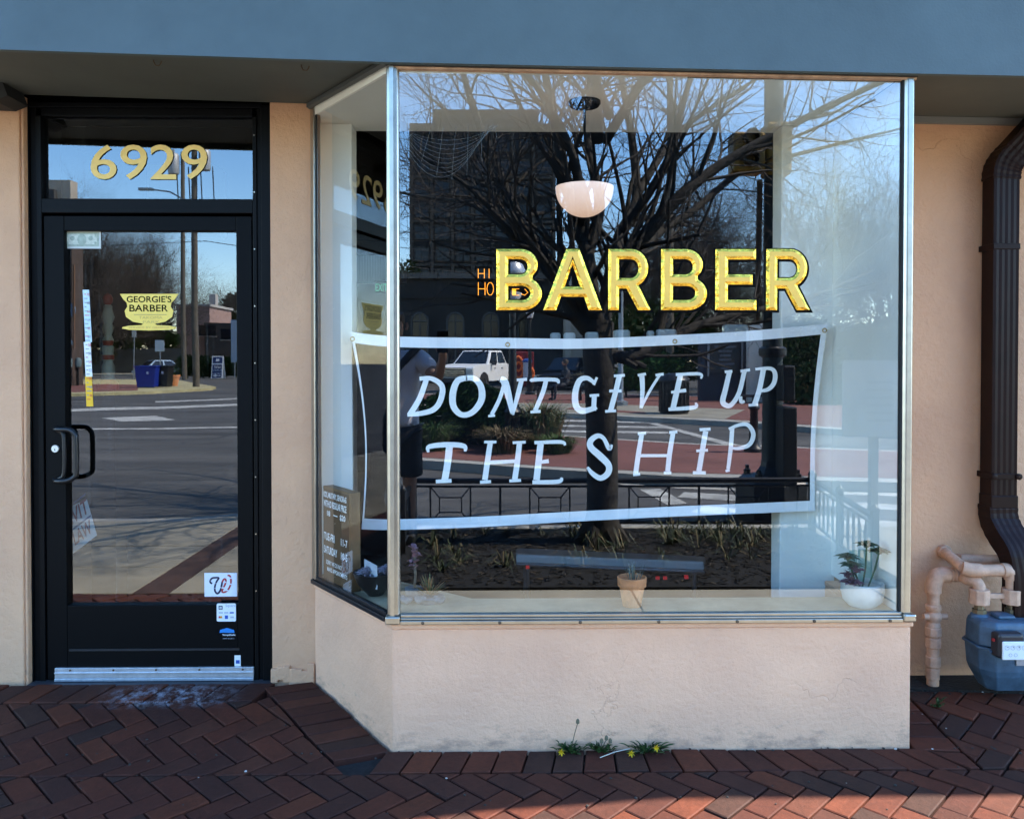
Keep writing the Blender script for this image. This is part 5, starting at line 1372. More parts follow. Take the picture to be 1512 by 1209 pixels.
# ================================================================== the street behind the photographer
def W(px, py, z=0.0): return ref(px, py, z=z)
def Wd(px, py, dep): return ref(px, py, depth=dep)
def G(px, py, z=0.0): return ref(px, py, z=z, m=DM)
def Gd(px, py, dep): return ref(px, py, depth=dep, m=DM)
RZ = -.12
def road_mat():
    m = bpy.data.materials.new('asphalt'); m.use_nodes = True
    nt = m.node_tree; b = nt.nodes['Principled BSDF']; N = nt.nodes.new; L = nt.links.new
    b.inputs['Roughness'].default_value = .85; b.inputs['Specular IOR Level'].default_value = .3
    geo = N('ShaderNodeNewGeometry')
    mp = N('ShaderNodeMapping'); mp.inputs['Scale'].default_value = (.25, 1.1, 1); L(geo.outputs['Position'], mp.inputs[0])
    n1 = N('ShaderNodeTexNoise'); n1.inputs['Scale'].default_value = .9; n1.inputs['Detail'].default_value = 10; n1.inputs['Roughness'].default_value = .65; L(mp.outputs[0], n1.inputs['Vector'])
    cr = N('ShaderNodeValToRGB'); e = cr.color_ramp.elements
    e[0].position = .32; e[0].color = (.030, .030, .030, 1); e[1].position = .68; e[1].color = (.100, .097, .090, 1); L(n1.outputs[0], cr.inputs[0])
    # sealed cracks and patch seams
    vo = N('ShaderNodeTexVoronoi'); vo.feature = 'DISTANCE_TO_EDGE'; vo.inputs['Scale'].default_value = .38
    wv = N('ShaderNodeTexNoise'); wv.inputs['Scale'].default_value = 1.4; wv.inputs['Detail'].default_value = 6; L(geo.outputs['Position'], wv.inputs['Vector'])
    ad = N('ShaderNodeVectorMath'); ad.operation = 'MULTIPLY_ADD'; ad.inputs[1].default_value = (1.2, 1.2, 0); L(wv.outputs['Color'], ad.inputs[0]); L(geo.outputs['Position'], ad.inputs[2]); L(ad.outputs[0], vo.inputs['Vector'])
    c1 = N('ShaderNodeMapRange'); c1.inputs['From Max'].default_value = .012; c1.inputs['To Min'].default_value = .8; c1.inputs['To Max'].default_value = 0; L(vo.outputs['Distance'], c1.inputs[0])
    mx = N('ShaderNodeMixRGB'); mx.inputs['Color2'].default_value = (.028, .028, .028, 1); L(c1.outputs[0], mx.inputs['Fac']); L(cr.outputs[0], mx.inputs['Color1'])
    L(mx.outputs[0], b.inputs['Base Color'])
    n2 = N('ShaderNodeTexNoise'); n2.inputs['Scale'].default_value = 60; n2.inputs['Detail'].default_value = 4; L(geo.outputs['Position'], n2.inputs['Vector'])
    bp_ = N('ShaderNodeBump'); bp_.inputs['Strength'].default_value = .25; bp_.inputs['Distance'].default_value = .01; L(n2.outputs[0], bp_.inputs['Height']); L(bp_.outputs[0], b.inputs['Normal'])
    return m
asphalt = road_mat()
concrete = M('concrete', (.24, .222, .175), .85, var=.28, scale=1.4, bump=.15, bscale=70, detail=8)
kerb_m = M('kerb_stone', (.30, .29, .26), .85, var=.2, scale=3)
red_pave = M('red_paving', (.15, .058, .045), .85, var=.22, scale=1.2, bump=.2, bscale=40, detail=8)
paint_road = M('road_paint', (.34, .34, .32), .8, var=.5, scale=3, detail=8)
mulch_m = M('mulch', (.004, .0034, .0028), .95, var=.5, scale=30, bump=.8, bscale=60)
iron = M('black_iron', (.010, .011, .013), .42)

mb = MB(); mb.face([(-260, -320, RZ), (260, -320, RZ), (260, 60, RZ), (-260, 60, RZ)])
tag(mb.build('road', asphalt), kind='structure')
# near pavement: concrete slabs, stone kerb
KERB = [(-9, -3.02), (-2.3, -3.06), (-1.1, -3.92), (11, -3.98)]
def ky(x):
    for (a, ya), (b, yb) in zip(KERB, KERB[1:]):
        if x <= b: return ya + (yb - ya) * (x - a) / (b - a)
    return KERB[-1][1]
mb = MB(); mb.prism([(-9, -.781)] + [(x, y + .1) for x, y in KERB] + [(11, -.781)], -.3, -.006)
walk = tag(mb.build('sidewalk', M('slab_bed', (.10, .09, .08), .95)), kind='structure')
cols = [-9 + 1.45 * i for i in range(15)]
BX0, BX1, BY0, BY1 = -.32, 2.86, -3.72, -2.02       # planting bed
for i in range(len(cols) - 1):
    for y0, y1 in ((-.783, -1.40), (-1.40, -2.01), (-2.01, -2.7), (-2.7, -5)):
        x0, x1 = cols[i] + .004, min(cols[i + 1], 11) - .004
        segs = [(x0, x1)]
        if y0 < -2.0:
            segs = []
            if x0 < BX0: segs.append((x0, min(x1, BX0 - .004)))
            if x1 > BX1: segs.append((max(x0, BX1 + .004), x1))
        # strip of brick crossing the walk
        out = []
        for a, b in segs:
            if a < -1.80 and b > -1.58: out += [(a, -1.80), (-1.58, b)]
            elif a < -1.58 < b and a >= -1.80: out.append((-1.58, b))
            elif a < -1.80 < b: out.append((a, -1.80))
            else: out.append((a, b))
        for a, b in out:
            if b - a < .05: continue
            ya0, yb0 = max(y1 + .004, ky(a) + .13), max(y1 + .004, ky(b) + .13)
            if min(ya0, yb0) > y0 - .05: continue
            mb = MB(); mb.prism([(a, y0 - .004), (b, y0 - .004), (b, yb0), (a, ya0)], -.05, random.uniform(-.001, .001))
            mb.build('slab', concrete, walk, bevel=.004, seg=1)
mb = MB(); mb.prism([(-1.797, -.785), (-1.583, -.785), (-1.583, -3.2), (-1.797, -3.0)], -.05, -.0015); mb.build('brick_strip', M('strip_brick', (.055, .028, .02), .85, var=.35, scale=9), walk)
for (a, b) in zip(KERB, KERB[1:]):
    L_ = math.hypot(b[0] - a[0], b[1] - a[1]); n = max(1, int(L_ / 1.6))
    for k in range(n):
        p = Vector(a).lerp(Vector(b), k / n + .002); q = Vector(a).lerp(Vector(b), (k + 1) / n - .002)
        mb = MB(); mb.prism([p, q, q + Vector((0, .125)), p + Vector((0, .125))], -.28, .003); mb.build('kerb_stone', kerb_m, walk, bevel=.012)

# planting bed
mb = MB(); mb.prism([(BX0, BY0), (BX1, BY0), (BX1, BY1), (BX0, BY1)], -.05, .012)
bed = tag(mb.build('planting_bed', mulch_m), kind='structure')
random.seed(4)
mb = MB()
for k in range(2200):
    x = random.uniform(BX0 + .05, BX1 - .05); y = random.uniform(BY0 + .05, BY1 - .03)
    a = random.uniform(0, 3.14); l = random.uniform(.015, .05)
    mb.box((x, y, .016 + random.uniform(0, .012)), (l, random.uniform(.005, .013), .004), 1 if k % 7 == 0 else 0, mat=Matrix.Rotation(a, 3, 'Z') @ Matrix.Rotation(random.uniform(-.5, .5), 3, 'X'))
tag(mb.build('mulch_chips', [M('chip_dark', (.009, .007, .005), .9), M('chip_pale', (.06, .046, .03), .9)]), 'loose bark mulch covering the planting bed', 'mulch', kind='stuff')
mb = MB()
tufts = [(random.uniform(BX0 + .15, BX1 - .15), random.uniform(BY0 + .08, BY0 + .62)) for _ in range(38)] + [(random.uniform(BX0 + .2, BX1 - .2), random.uniform(-3.1, -2.4)) for _ in range(18)]
for (x, y) in tufts:
    for k in range(random.randint(9, 20)):
        a = random.uniform(0, 6.28); h = random.uniform(.03, .13); r = random.uniform(.06, .2)
        b0 = Vector((x + random.uniform(-.02, .02), y + random.uniform(-.02, .02), .012)); mid = b0 + Vector((math.cos(a) * r * .5, math.sin(a) * r * .5, h)); tip = b0 + Vector((math.cos(a) * r * 1.2, math.sin(a) * r * 1.2, h * random.uniform(.25, .9)))
        sd = Vector((-math.sin(a), math.cos(a), 0)) * .0038
        mi = random.choice((0, 0, 1, 2))
        mb.face([b0 - sd, b0 + sd, mid + sd, mid - sd], mi); mb.face([mid - sd, mid + sd, tip], mi)
tag(mb.build('grass_tufts', [M('tuft_green', (.045, .06, .02), .6), M('tuft_straw', (.15, .12, .055), .7), M('tuft_dark', (.03, .045, .018), .6)]), 'straw and green grass tufts growing along the planting bed fence', 'grass', kind='stuff')

# low ornamental fence round the bed
FH = .41
def fence_run(name, label, P0, P1, npan, group='low black fences round the planting bed'):
    P0, P1 = Vector((*P0, 0)), Vector((*P1, 0)); ax = (P1 - P0).normalized(); L_ = (P1 - P0).length
    t = thing(name, label, 'fence', P0, group)
    def at(s, z): return P0 + ax * s + Vector((0, 0, z))
    def bar(nm, a, b, r): m = MB(); m.tube([a, b], r, 6, smooth=False); return m.build(nm, iron, t)
    for z, r in ((FH, .021), (FH - .045, .009), (.075, .012)): bar('rail', at(0, z), at(L_, z), r)
    w = L_ / npan
    for i in range(npan + 1):
        m = MB(); p = at(i * w, 0); m.b2(p.x - .019, p.x + .019, p.y - .019, p.y + .019, 0, FH + .035); m.lathe([(.028, FH + .035), (.03, FH + .05), (.02, FH + .065), (.001, FH + .085)], 8, (p.x, p.y, 0)); m.build('post', iron, t)
    for i in range(npan):
        for s0 in (i * w + w * .08, i * w + w * .58):
            a, b = s0, s0 + w * .2
            for s in (a, b): bar('bar', at(s, .075), at(s, FH - .045), .007)
            m = MB(); zl, zh = .075, FH - .045; zm = (zl + zh) / 2; h = .058; sm = (a + b) / 2; hw_ = w * .055
            q = [at(sm - hw_, zm - h), at(sm + hw_, zm - h), at(sm + hw_, zm + h), at(sm - hw_, zm + h)]
            for k in range(4): m.tube([q[k], q[(k + 1) % 4]], .0055, 5)
            for k, c in enumerate((at(a, zl), at(b, zl), at(b, zh), at(a, zh))): m.tube([q[k], c], .0055, 5)
            m.build('ornament', iron, t)
        bar('bar', at(i * w + w * .43, .075), at(i * w + w * .43, FH - .045), .010)
        bar('bar', at(i * w + w * .93, .075), at(i * w + w * .93, FH - .045), .010)
    return t
fence_run('garden_fence', 'low black iron fence along the street side of the planting bed', (BX0, -3.66), (BX1, -3.66), 2)
fence_run('garden_fence', 'low black iron fence closing the end of the bed beside the photographer', (BX0, -3.62), (BX0, -2.9), 1)
fence_run('garden_fence', 'low black iron fence closing the end of the bed below the sign post', (BX1, -3.62), (BX1 - .2, -2.1), 2)

# ------------------------------------------------------------------ street tree
bark = M('bark', (.030, .026, .021), .9, var=.4, scale=14, bump=.9, bscale=28)
twig_m = M('twig', (.045, .038, .032), .85, var=.3, scale=10)
def grow(mb_big, mb_small, p, dirv, length, rad, depth, maxd, ok, curl=.22, upb=.06):
    n = max(3, int(length / (.16 if rad > .015 else .11)))
    pts, rads = [p.copy()], [rad]; dv = dirv.normalized()
    for i in range(n):
        dv = (dv + Vector((random.gauss(0, curl), random.gauss(0, curl), random.gauss(0, curl))) * .5 + Vector((0, 0, upb * .3))).normalized()
        q = pts[-1] + dv * (length / n)
        if not ok(q): break
        pts.append(q); rads.append(rad * (1 - .62 * (i + 1) / n))
        if depth < maxd and i >= 1 and random.random() < (.62 if depth > 0 else .75):
            ax = dv.orthogonal().normalized(); ax.rotate(Matrix.Rotation(random.uniform(0, 6.28), 3, dv))
            nd = (dv * random.uniform(.45, .95) + ax * random.uniform(.5, .95)).normalized()
            grow(mb_big, mb_small, q, nd, length * random.uniform(.42, .72), max(rads[-1] * random.uniform(.45, .7), .0022), depth + 1, maxd, ok, curl, upb)
    if len(pts) > 1:
        if rad > .016: mb_big.tube(pts, rads, 7, caps=False)
        else: mb_small.tube(pts, rads, 4 if rad > .006 else 3, caps=False)
def limb(mb_big, mb_small, path, r0, r1, spawn, ok, maxd=2, sl=1.2):
    pts = smooth_line(path, 6); k = len(pts)
    rads = [r0 + (r1 - r0) * i / (k - 1) for i in range(k)]
    mb_big.tube(pts, rads, 9, caps=True)
    for i in range(2, k):
        for _ in range(spawn):
            if random.random() > .40: continue
            t = (pts[i] - pts[i - 1]).normalized(); ax = t.orthogonal().normalized(); ax.rotate(Matrix.Rotation(random.uniform(0, 6.28), 3, t))
            grow(mb_big, mb_small, pts[i], (t * random.uniform(.4, 1) + ax * random.uniform(.4, .9) + Vector((0, 0, .15))), sl * random.uniform(.6, 1.25), max(rads[i] * random.uniform(.25, .5), .006), 1, maxd + 1, ok)
random.seed(12)
tb = Wd(888, 810, 6.1); tb.z = .01
tree = thing('street_tree', 'bare many-limbed street tree in the planting bed mirrored in the display window', 'tree', tb)
okt = lambda q: (q.y < -2.98 or (q.z > 3.3 and q.y < -1.0)) and q.z < 8.5 and q.z > 1.3
TB, TS = MB(), MB()
T = lambda px, py, dd: Wd(px, py, dd)
root = [tb + Vector((0, 0, -.05)), Wd(890, 720, 6.1), Wd(888, 600, 6.1), Wd(884, 530, 6.1), Wd(884, 478, 6.15)]
TB.tube(smooth_line(root, 6), [.17 if i == 0 else (.135 if i < 4 else .118) for i in range(25)], 16)
for k in range(6):
    a = k * 1.05; TB.tube([tb + Vector((math.cos(a) * .05, math.sin(a) * .05, .16)), tb + Vector((math.cos(a) * .2, math.sin(a) * .2, -.02))], [.07, .03], 7)
Ls = [
 ([(884, 500, 6.1), (845, 455, 6.2), (808, 385, 6.5), (765, 320, 7.0), (735, 250, 7.4), (700, 160, 7.8), (670, 60, 8.2)], .080, .026),
 ([(808, 385, 6.5), (770, 360, 6.3), (735, 320, 6.2), (690, 275, 6.2), (620, 230, 6.3)], .034, .010),
 ([(884, 490, 6.15), (872, 430, 6.1), (862, 350, 6.2), (835, 260, 6.4), (815, 160, 6.8), (790, 40, 7.2)], .075, .026),
 ([(866, 380, 6.15), (885, 300, 6.3), (868, 210, 6.5), (872, 100, 6.8), (868, -40, 7)], .050, .022),
 ([(886, 485, 6.15), (900, 420, 6.3), (915, 350, 6.6), (940, 290, 7.0), (930, 180, 7.4), (905, 60, 7.8)], .072, .024),
 ([(905, 405, 6.35), (955, 345, 6.3), (1010, 285, 6.3), (1070, 240, 6.4), (1150, 195, 6.5), (1260, 140, 6.6), (1400, 80, 6.8)], .062, .016),
 ([(900, 430, 6.25), (965, 350, 6.9), (1025, 310, 7.3), (1100, 250, 7.6), (1190, 225, 8.0), (1330, 190, 8.4)], .048, .012),
 ([(890, 520, 6.1), (930, 528, 6.1), (975, 508, 6.2), (1030, 482, 6.4), (1100, 462, 6.6), (1190, 442, 6.9), (1290, 400, 7.2)], .056, .014),
 ([(860, 330, 6.2), (845, 230, 6.0), (800, 140, 5.95), (740, 60, 5.95)], .040, .016),
 ([(915, 350, 6.6), (985, 240, 6.6), (1010, 150, 6.7), (1040, 40, 6.9)], .042, .016),
 ([(808, 385, 6.5), (745, 330, 7.4), (690, 300, 8.4), (620, 290, 9.2), (520, 270, 10)], .034, .010),
 ([(868, 100, 6.8), (850, -100, 6.4), (800, -300, 5.6), (700, -500, 4.8)], .034, .012),
 ([(905, 100, 7.6), (930, -120, 7.8), (960, -300, 8.2), (1000, -420, 8.6)], .034, .012),
 ([(790, 60, 7.2), (740, -100, 7.0), (680, -250, 6.8), (560, -380, 6.6)], .030, .010),
 ([(1040, 60, 6.9), (1060, -100, 6.4), (1080, -300, 5.6), (1120, -520, 4.8)], .030, .010),
 ([(670, 80, 8.2), (600, -40, 8.6), (500, -120, 9.2), (380, -180, 9.8)], .028, .010),
 ([(940, 290, 7.0), (1000, 200, 7.8), (1080, 140, 8.6), (1180, 80, 9.2)], .036, .012),
]
for path, r0, r1 in Ls:
    limb(TB, TS, [T(*p) for p in path], r0, r1, 2, okt, 2, 1.15)
for path, r0, r1 in (([(1.15, -3.3, 3.0), (1.6, -2.75, 3.7), (2.1, -2.1, 4.5), (2.7, -1.5, 5.2)], .04, .012), ([(1.1, -3.3, 3.0), (1.05, -2.7, 3.8), (1.3, -2.0, 4.8), (1.5, -1.3, 5.8)], .04, .012), ([(1.2, -3.35, 3.2), (.6, -2.6, 4.2), (.2, -2.0, 5.0), (-.3, -1.5, 5.6)], .036, .012), ([(2.1, -2.1, 4.5), (3.0, -2.2, 5.0), (3.8, -1.9, 5.6)], .024, .01)):
    limb(TB, TS, [Vector(p_) for p_ in path], r0, r1, 3, okt, 2, 1.2)
TB.build('trunk', bark, tree)
TS.build('crown', twig_m, tree)

# generic bare tree and leafy masses, reused at other sizes
def bare_tree_mesh(seed, h=9.0, r=.16, dens=3):
    random.seed(seed); b, s = MB(), MB()
    z = Vector((0, 0, 0)); pts = [z]; n = 5
    for i in range(n): pts.append(pts[-1] + Vector((random.gauss(0, .08), random.gauss(0, .08), h * .38 / n)))
    b.tube(pts, [r * (1 - .35 * i / n) for i in range(n + 1)], 8)
    for k in range(7):
        a = k * 2.4; st = pts[random.randint(2, 5)]
        grow(b, s, st, Vector((math.cos(a) * .6, math.sin(a) * .6, 1)), h * random.uniform(.42, .6), r * .42, 0, dens, lambda q: True, .3, .12)
    return b, s
btw = M('far_twig', (.055, .043, .034), .9)
tree_src = []
for sd in (31, 57):
    b, s = bare_tree_mesh(sd)
    b.xform(lambda v: v); tree_src.append((b, s))
_tm = {}
def far_tree(name, label, loc, h, idx, rz, group):
    t = thing(name, label, 'tree', loc, group); sc = h / 9.0
    if idx not in _tm:
        b, s = tree_src[idx]
        o1 = b.build('trunk', btw); o2 = s.build('crown', btw); _tm[idx] = (o1.data, o2.data)
        bpy.data.objects.remove(o1); bpy.data.objects.remove(o2)
    for nm, me in zip(('trunk', 'crown'), _tm[idx]):
        o = bpy.data.objects.new(nm, me); COL.objects.link(o); o.parent = t
    t.scale = (sc, sc, sc); t.rotation_euler.z = rz
    return t
leaf_d = M('leaf_dark', (.030, .055, .018), .8, spec=.08, var=.4, scale=3)
leaf_g = M('leaf_green', (.055, .105, .028), .8, spec=.08, var=.4, scale=3)
leaf_b = M('leaf_olive', (.085, .085, .035), .8, spec=.08, var=.4, scale=3)
def leaf_mass(ell, n, size, mats, fill=.35, seed=1):
    """leaf-sized faces through a set of ellipsoids (centre, radii)"""
    random.seed(seed); mb = MB()
    tot = sum(e[1][0] * e[1][2] for e in ell)
    for c, r in ell:
        m = int(n * r[0] * r[2] / tot)
        for _ in range(m):
            v = Vector((random.gauss(0, 1), random.gauss(0, 1), random.gauss(0, 1))).normalized() * (fill + (1 - fill) * random.random() ** .5)
            p = Vector((c[0] + v.x * r[0], c[1] + v.y * r[1], c[2] + v.z * r[2]))
            a = Vector((random.gauss(0, 1), random.gauss(0, 1), random.gauss(0, 1))).normalized() * size * random.uniform(.6, 1.3)
            b = a.orthogonal().normalized() * size * random.uniform(.3, .7)
            mb.face([p - a, p + b, p + a, p - b], random.randrange(len(mats)))
    return mb

# ------------------------------------------------------------------ islands, far pavements, markings
def slab(name, pts, top=0.0, inner=None, mat=kerb_m):
    mb = MB(); mb.prism([(p.x, p.y) for p in pts], RZ - .05, top)
    o = tag(mb.build(name, mat), kind='structure')
    if inner:
        m2, poly, nm = inner
        m = MB(); m.face([(p.x, p.y, top + .004) for p in (poly if sum(poly[i].x * poly[(i + 1) % len(poly)].y - poly[(i + 1) % len(poly)].x * poly[i].y for i in range(len(poly))) > 0 else poly[::-1])]); c = m.build(nm, m2); c.parent = o
    return o
isl = [(540, 676), (640, 681), (820, 693), (1000, 703), (1360, 714), (1360, 667), (1000, 654), (820, 642), (740, 624), (540, 612)]
isl_in = [(540, 673), (640, 677), (820, 689), (1000, 698), (1360, 708), (1360, 669), (1000, 656), (820, 644), (740, 626), (540, 614)]
slab('traffic_island', [W(*p) for p in isl], 0, (red_pave, [W(*p) for p in isl_in], 'red_paving'))
fs_ = [(500, 603), (840, 611), (960, 617), (1070, 622), (1210, 632), (1380, 643), (1380, 597), (1150, 587), (900, 581), (500, 581.5)]
fsl = slab('far_pavement', [W(*p) for p in fs_], 0, (concrete, [W(*p) for p in ((500, 601.5), (840, 609), (960, 615), (1070, 619), (1100, 605), (900, 597), (500, 592))], 'concrete_flags'))
m = MB(); poly = [W(*p) for p in ((500, 592), (900, 597), (1100, 605), (1070, 619), (1210, 629), (1380, 640), (1380, 598), (1150, 588), (900, 582), (500, 582))]
m.face([(p.x, p.y, .0045) for p in poly]); o = m.build('brick_paving', red_pave); o.parent = fsl
m = MB(); m.face([(p.x, p.y, .009) for p in [W(*p) for p in ((835, 605), (955, 612), (952, 609), (845, 602.5))]]); o = m.build('tactile_strip', red_pave); o.parent = fsl
def mark(pts, nm='road_marking'):
    m = MB(); q = [ref(*p, z=RZ + .004) for p in pts]
    if sum(q[i].x * q[(i + 1) % len(q)].y - q[(i + 1) % len(q)].x * q[i].y for i in range(len(q))) < 0: q = q[::-1]
    m.face(q); return tag(m.build(nm, paint_road), kind='structure')
for y0, y1, x0, x1 in ((620, 622.5, 800, 975), (627.5, 630, 795, 990), (635, 638, 790, 985)):
    mark([(x0, y0), (x1, y0 + 3), (x1 + 5, y1 + 3), (x0 - 2, y1)])
mark([(955, 625), (968, 625), (1105, 661), (1080, 660)])
mark([(985, 719), (1010, 721), (1370, 735), (1370, 729), (1010, 713)]); mark([(1000, 734), (1370, 756), (1370, 748), (1010, 726)]); mark([(1020, 756), (1370, 784), (1370, 774), (1040, 746)])
mark([(945, 722), (975, 721), (1015, 743), (985, 745)]); mark([(900, 708), (935, 708), (955, 717), (925, 718)])
def gmark(pts):
    m = MB(); q = [ref(*p, z=RZ + .004, m=DM) for p in pts]
    if sum(q[i].x * q[(i + 1) % len(q)].y - q[(i + 1) % len(q)].x * q[i].y for i in range(len(q))) < 0: q = q[::-1]
    m.face(q); return tag(m.build('road_marking', paint_road), kind='structure')
gmark([(95, 604), (350, 596), (350, 599), (95, 608)]); gmark([(95, 633), (350, 629), (350, 631), (95, 635)]); gmark([(230, 592), (350, 588), (350, 589.5), (230, 594)])
gmark([(150, 617), (230, 613), (260, 619), (180, 622)])
slab('corner_pavement', [G(*p) for p in ((60, 582), (150, 580), (215, 578), (262, 575.5), (310, 573), (318, 571), (262, 561), (200, 560), (60, 559))], 0,
     (red_pave, [G(*p) for p in ((60, 580), (150, 578), (205, 576.5), (205, 568), (60, 566))], 'red_paving'), M('kerb_yellow', (.34, .30, .16), .85, var=.35, scale=1.5))
slab('verge', [G(*p) for p in ((60, 552), (400, 553), (400, 546), (60, 546))], 0, None, concrete)

# ------------------------------------------------------------------ island planting, posts
c1, c2 = W(690, 668), W(800, 668)
sh1 = thing('island_shrub', 'dense dark green shrub on the traffic island mirrored behind the white slogan', 'shrub', (W(690, 664).x, W(690, 664).y - .5, 0))
s0 = W(690, 664); sc1 = (s0.y - 2.86) / -1211
leaf_mass([((s0.x - .35, s0.y - .6, .42), (.55, .5, .45)), ((s0.x + .15, s0.y - .7, .5), (.5, .5, .5)), ((s0.x + .55, s0.y - .4, .35), (.4, .45, .38)), ((s0.x - .1, s0.y - 1.2, .62), (.4, .4, .42))], 15000, .042, [leaf_d, leaf_g, leaf_d], .5, 5).build('foliage', [leaf_d, leaf_g, leaf_d], sh1)
m = MB()
for k in range(5): m.tube([(s0.x + random.uniform(-.5, .5), s0.y - .6, 0), (s0.x + random.uniform(-.6, .6), s0.y - .7, .6)], .012, 5)
m.build('stems', bark, sh1)
def grass_clump(label, px, py, h, w, n, mats, seed):
    random.seed(seed); c = W(px, py); c.y -= .25
    t = thing('ornamental_grass', label, 'grass', c, 'ornamental grasses on the traffic island'); mb = MB()
    for k in range(n):
        a = random.uniform(0, 6.28); r = random.uniform(.1, 1) * w; hh = h * random.uniform(.6, 1.05)
        b0 = c + Vector((math.cos(a) * w * .55 * random.random(), math.sin(a) * w * .55 * random.random(), 0)); mid = b0 + Vector((math.cos(a) * r * .4, math.sin(a) * r * .4, hh * .75)); tip = b0 + Vector((math.cos(a) * r, math.sin(a) * r, hh * random.uniform(.6, 1)))
        sd = Vector((-math.sin(a), math.cos(a), 0)) * .009; mi = random.randrange(len(mats))
        mb.face([b0 - sd, b0 + sd, mid + sd, mid - sd], mi); mb.face([mid - sd, mid + sd, tip], mi)
    mb.build('blades', mats, t)
gstraw, ggrn = M('grass_tan', (.20, .15, .085), .8), M('grass_green', (.09, .12, .05), .7)
grass_clump('tan tussock of grass round the foot of the island lamp post', 745, 671, .42, .45, 900, [gstraw, leaf_b, gstraw], 3)
grass_clump('tall green and tan grass right of the island lamp post', 800, 664, .78, .5, 900, [ggrn, gstraw, ggrn], 4)
grass_clump('drooping green grass at the edge of the red island paving', 825, 672, .3, .35, 400, [ggrn, leaf_g], 6)
grass_clump('leafy green grass behind the photographer on the island', 640, 668, .5, .4, 600, [leaf_g, ggrn], 7)

def lamp_post(label, base, h, group='black street lamps'):
    t = thing('street_lamp', label, 'street lamp', base, group); bx, by, bz = base
    m = MB(); m.lathe([(.001, 0), (.19, 0), (.19, .09), (.13, .13), (.12, .55), (.14, .58), (.10, .63), (.075, .75)], 12, base); m.build('base', iron, t)
    m = MB(); m.lathe([(.075, .75), (.06, h * .6), (.05, h - .25), (.08, h - .22), (.06, h - .18), (.10, h - .1)], 12, base); m.build('shaft', iron, t)
    m = MB(); m.lathe([(.10, h - .1), (.17, h + .12), (.19, h + .32), (.15, h + .46)], 14, base); m.build('globe', M('lamp_globe', (.55, .56, .55), .3), t)
    m = MB(); m.lathe([(.2, h + .32), (.21, h + .36), (.15, h + .48), (.05, h + .56), (.02, h + .66), (.001, h + .68)], 14, base); m.build('cap', M('lamp_cap', (.45, .46, .48), .35, metal=.6), t)
lamp_post('black street lamp standing in the island grass behind the first gold letter', W(757, 664), 2.35)
lamp_post('slim black street lamp with pale dome cap beside the white truck', W(783, 583), 3.1)
# short black post on the right of the island
c = W(1113, 668)
t = thing('island_post', 'short black cast post with cross arm standing on the red island paving', 'post', c)
m = MB(); m.lathe([(.001, 0), (.14, 0), (.14, .05), (.09, .09), (.07, .2), (.055, .62), (.09, .66), (.07, .72), (.001, .76)], 12, c); m.build('shaft', iron, t)
m = MB(); m.tube([c + Vector((-.28, 0, .84)), c + Vector((.2, 0, .84))], .02, 8); m.tube([c + Vector((0, 0, .7)), c + Vector((0, 0, .85))], .03, 8); m.build('cross_arm', iron, t)
# litter bin on the far pavement
c = W(995, 611)
t = thing('litter_bin', 'round black litter bin on the far pavement across the crossing', 'bin', c)
m = MB(); m.lathe([(.001, 0), (.34, 0), (.36, .05), (.36, .8), (.38, .82), (.38, .86)], 20, c)
for k in range(20):
    a = k * .314; m.tube([c + Vector((.375 * math.cos(a), .375 * math.sin(a), .05)), c + Vector((.375 * math.cos(a), .375 * math.sin(a), .82))], .012, 4)
m.build('body', iron, t)
m = MB(); m.lathe([(.38, .86), (.3, .98), (.14, 1.04), (.14, .99), (.001, .99)], 20, c); m.build('lid', iron, t)
# grey sign posts on the far side
c = W(917, 599)
t = thing('grey_post', 'thin grey steel post standing right of the reflected trunk', 'post', c)
m = MB(); m.lathe([(.001, 0), (.22, 0), (.22, .12), (.1, .16), (.085, .2), (.07, 3.6), (.001, 3.6)], 12, c); m.build('shaft', M('galvanised', (.22, .24, .26), .45, metal=.6), t)

# ------------------------------------------------------------------ traffic signal behind the bed
c = Wd(1140, 760, 7.6); c.z = RZ
sig = thing('traffic_signal', 'dark traffic signal mast with yellow signal housing behind the planting bed', 'traffic signal', c)
mast_m = M('mast_green', (.03, .04, .042), .5, metal=.3, var=.3, scale=8)
m = MB(); m.tube([c + Vector((0, 0, .35)), c + Vector((0, 0, 4.6))], [.095, .085], 16); m.build('mast', mast_m, sig)
m = MB(); m.lathe([(.001, 0), (.34, 0), (.34, .36), (.30, .40), (.16, .43), (.11, .50), (.10, .55)], 8, c, smooth=False); m.build('pedestal', iron, sig)
for k in range(4):
    a = k * 1.57 + .78; m = MB(); p = c + Vector((.25 * math.cos(a), .25 * math.sin(a), .4)); m.lathe([(.035, 0), (.035, .05), (.02, .055), (.02, .09), (.001, .09)], 6, p, smooth=False); m.build('anchor_bolt', iron, sig)
yel = M('signal_yellow', (.30, .16, .02), .5, var=.25, scale=6); sblk = M('signal_black', (.012, .012, .012), .5)
zc_ = Wd(1125, 225, 7.6).z; xs_ = Wd(1122, 225, 7.6).x
m = MB(); m.b2(xs_ - .27, xs_ + .02, c.y - .12, c.y + .12, zc_ - .2, zc_ + .16); m.build('signal_housing', yel, sig, bevel=.03, seg=3)
m = MB(); m.b2(xs_ + .04, xs_ + .27, c.y - .14, c.y + .1, zc_ - .22, zc_ + .26); m.build('signal_housing', yel, sig, bevel=.03, seg=3)
for dx_ in (-.13, .16):
    for k in range(2):
        m = MB(); m.lathe([(.06, 0), (.066, .12), (.06, .12), (.055, 0)], 14); zz = zc_ - .1 + k * .2; m.xform(lambda v: Vector((xs_ + dx_ + v.x, c.y + .1 + v.z, zz + v.y))); m.build('visor', sblk, sig)
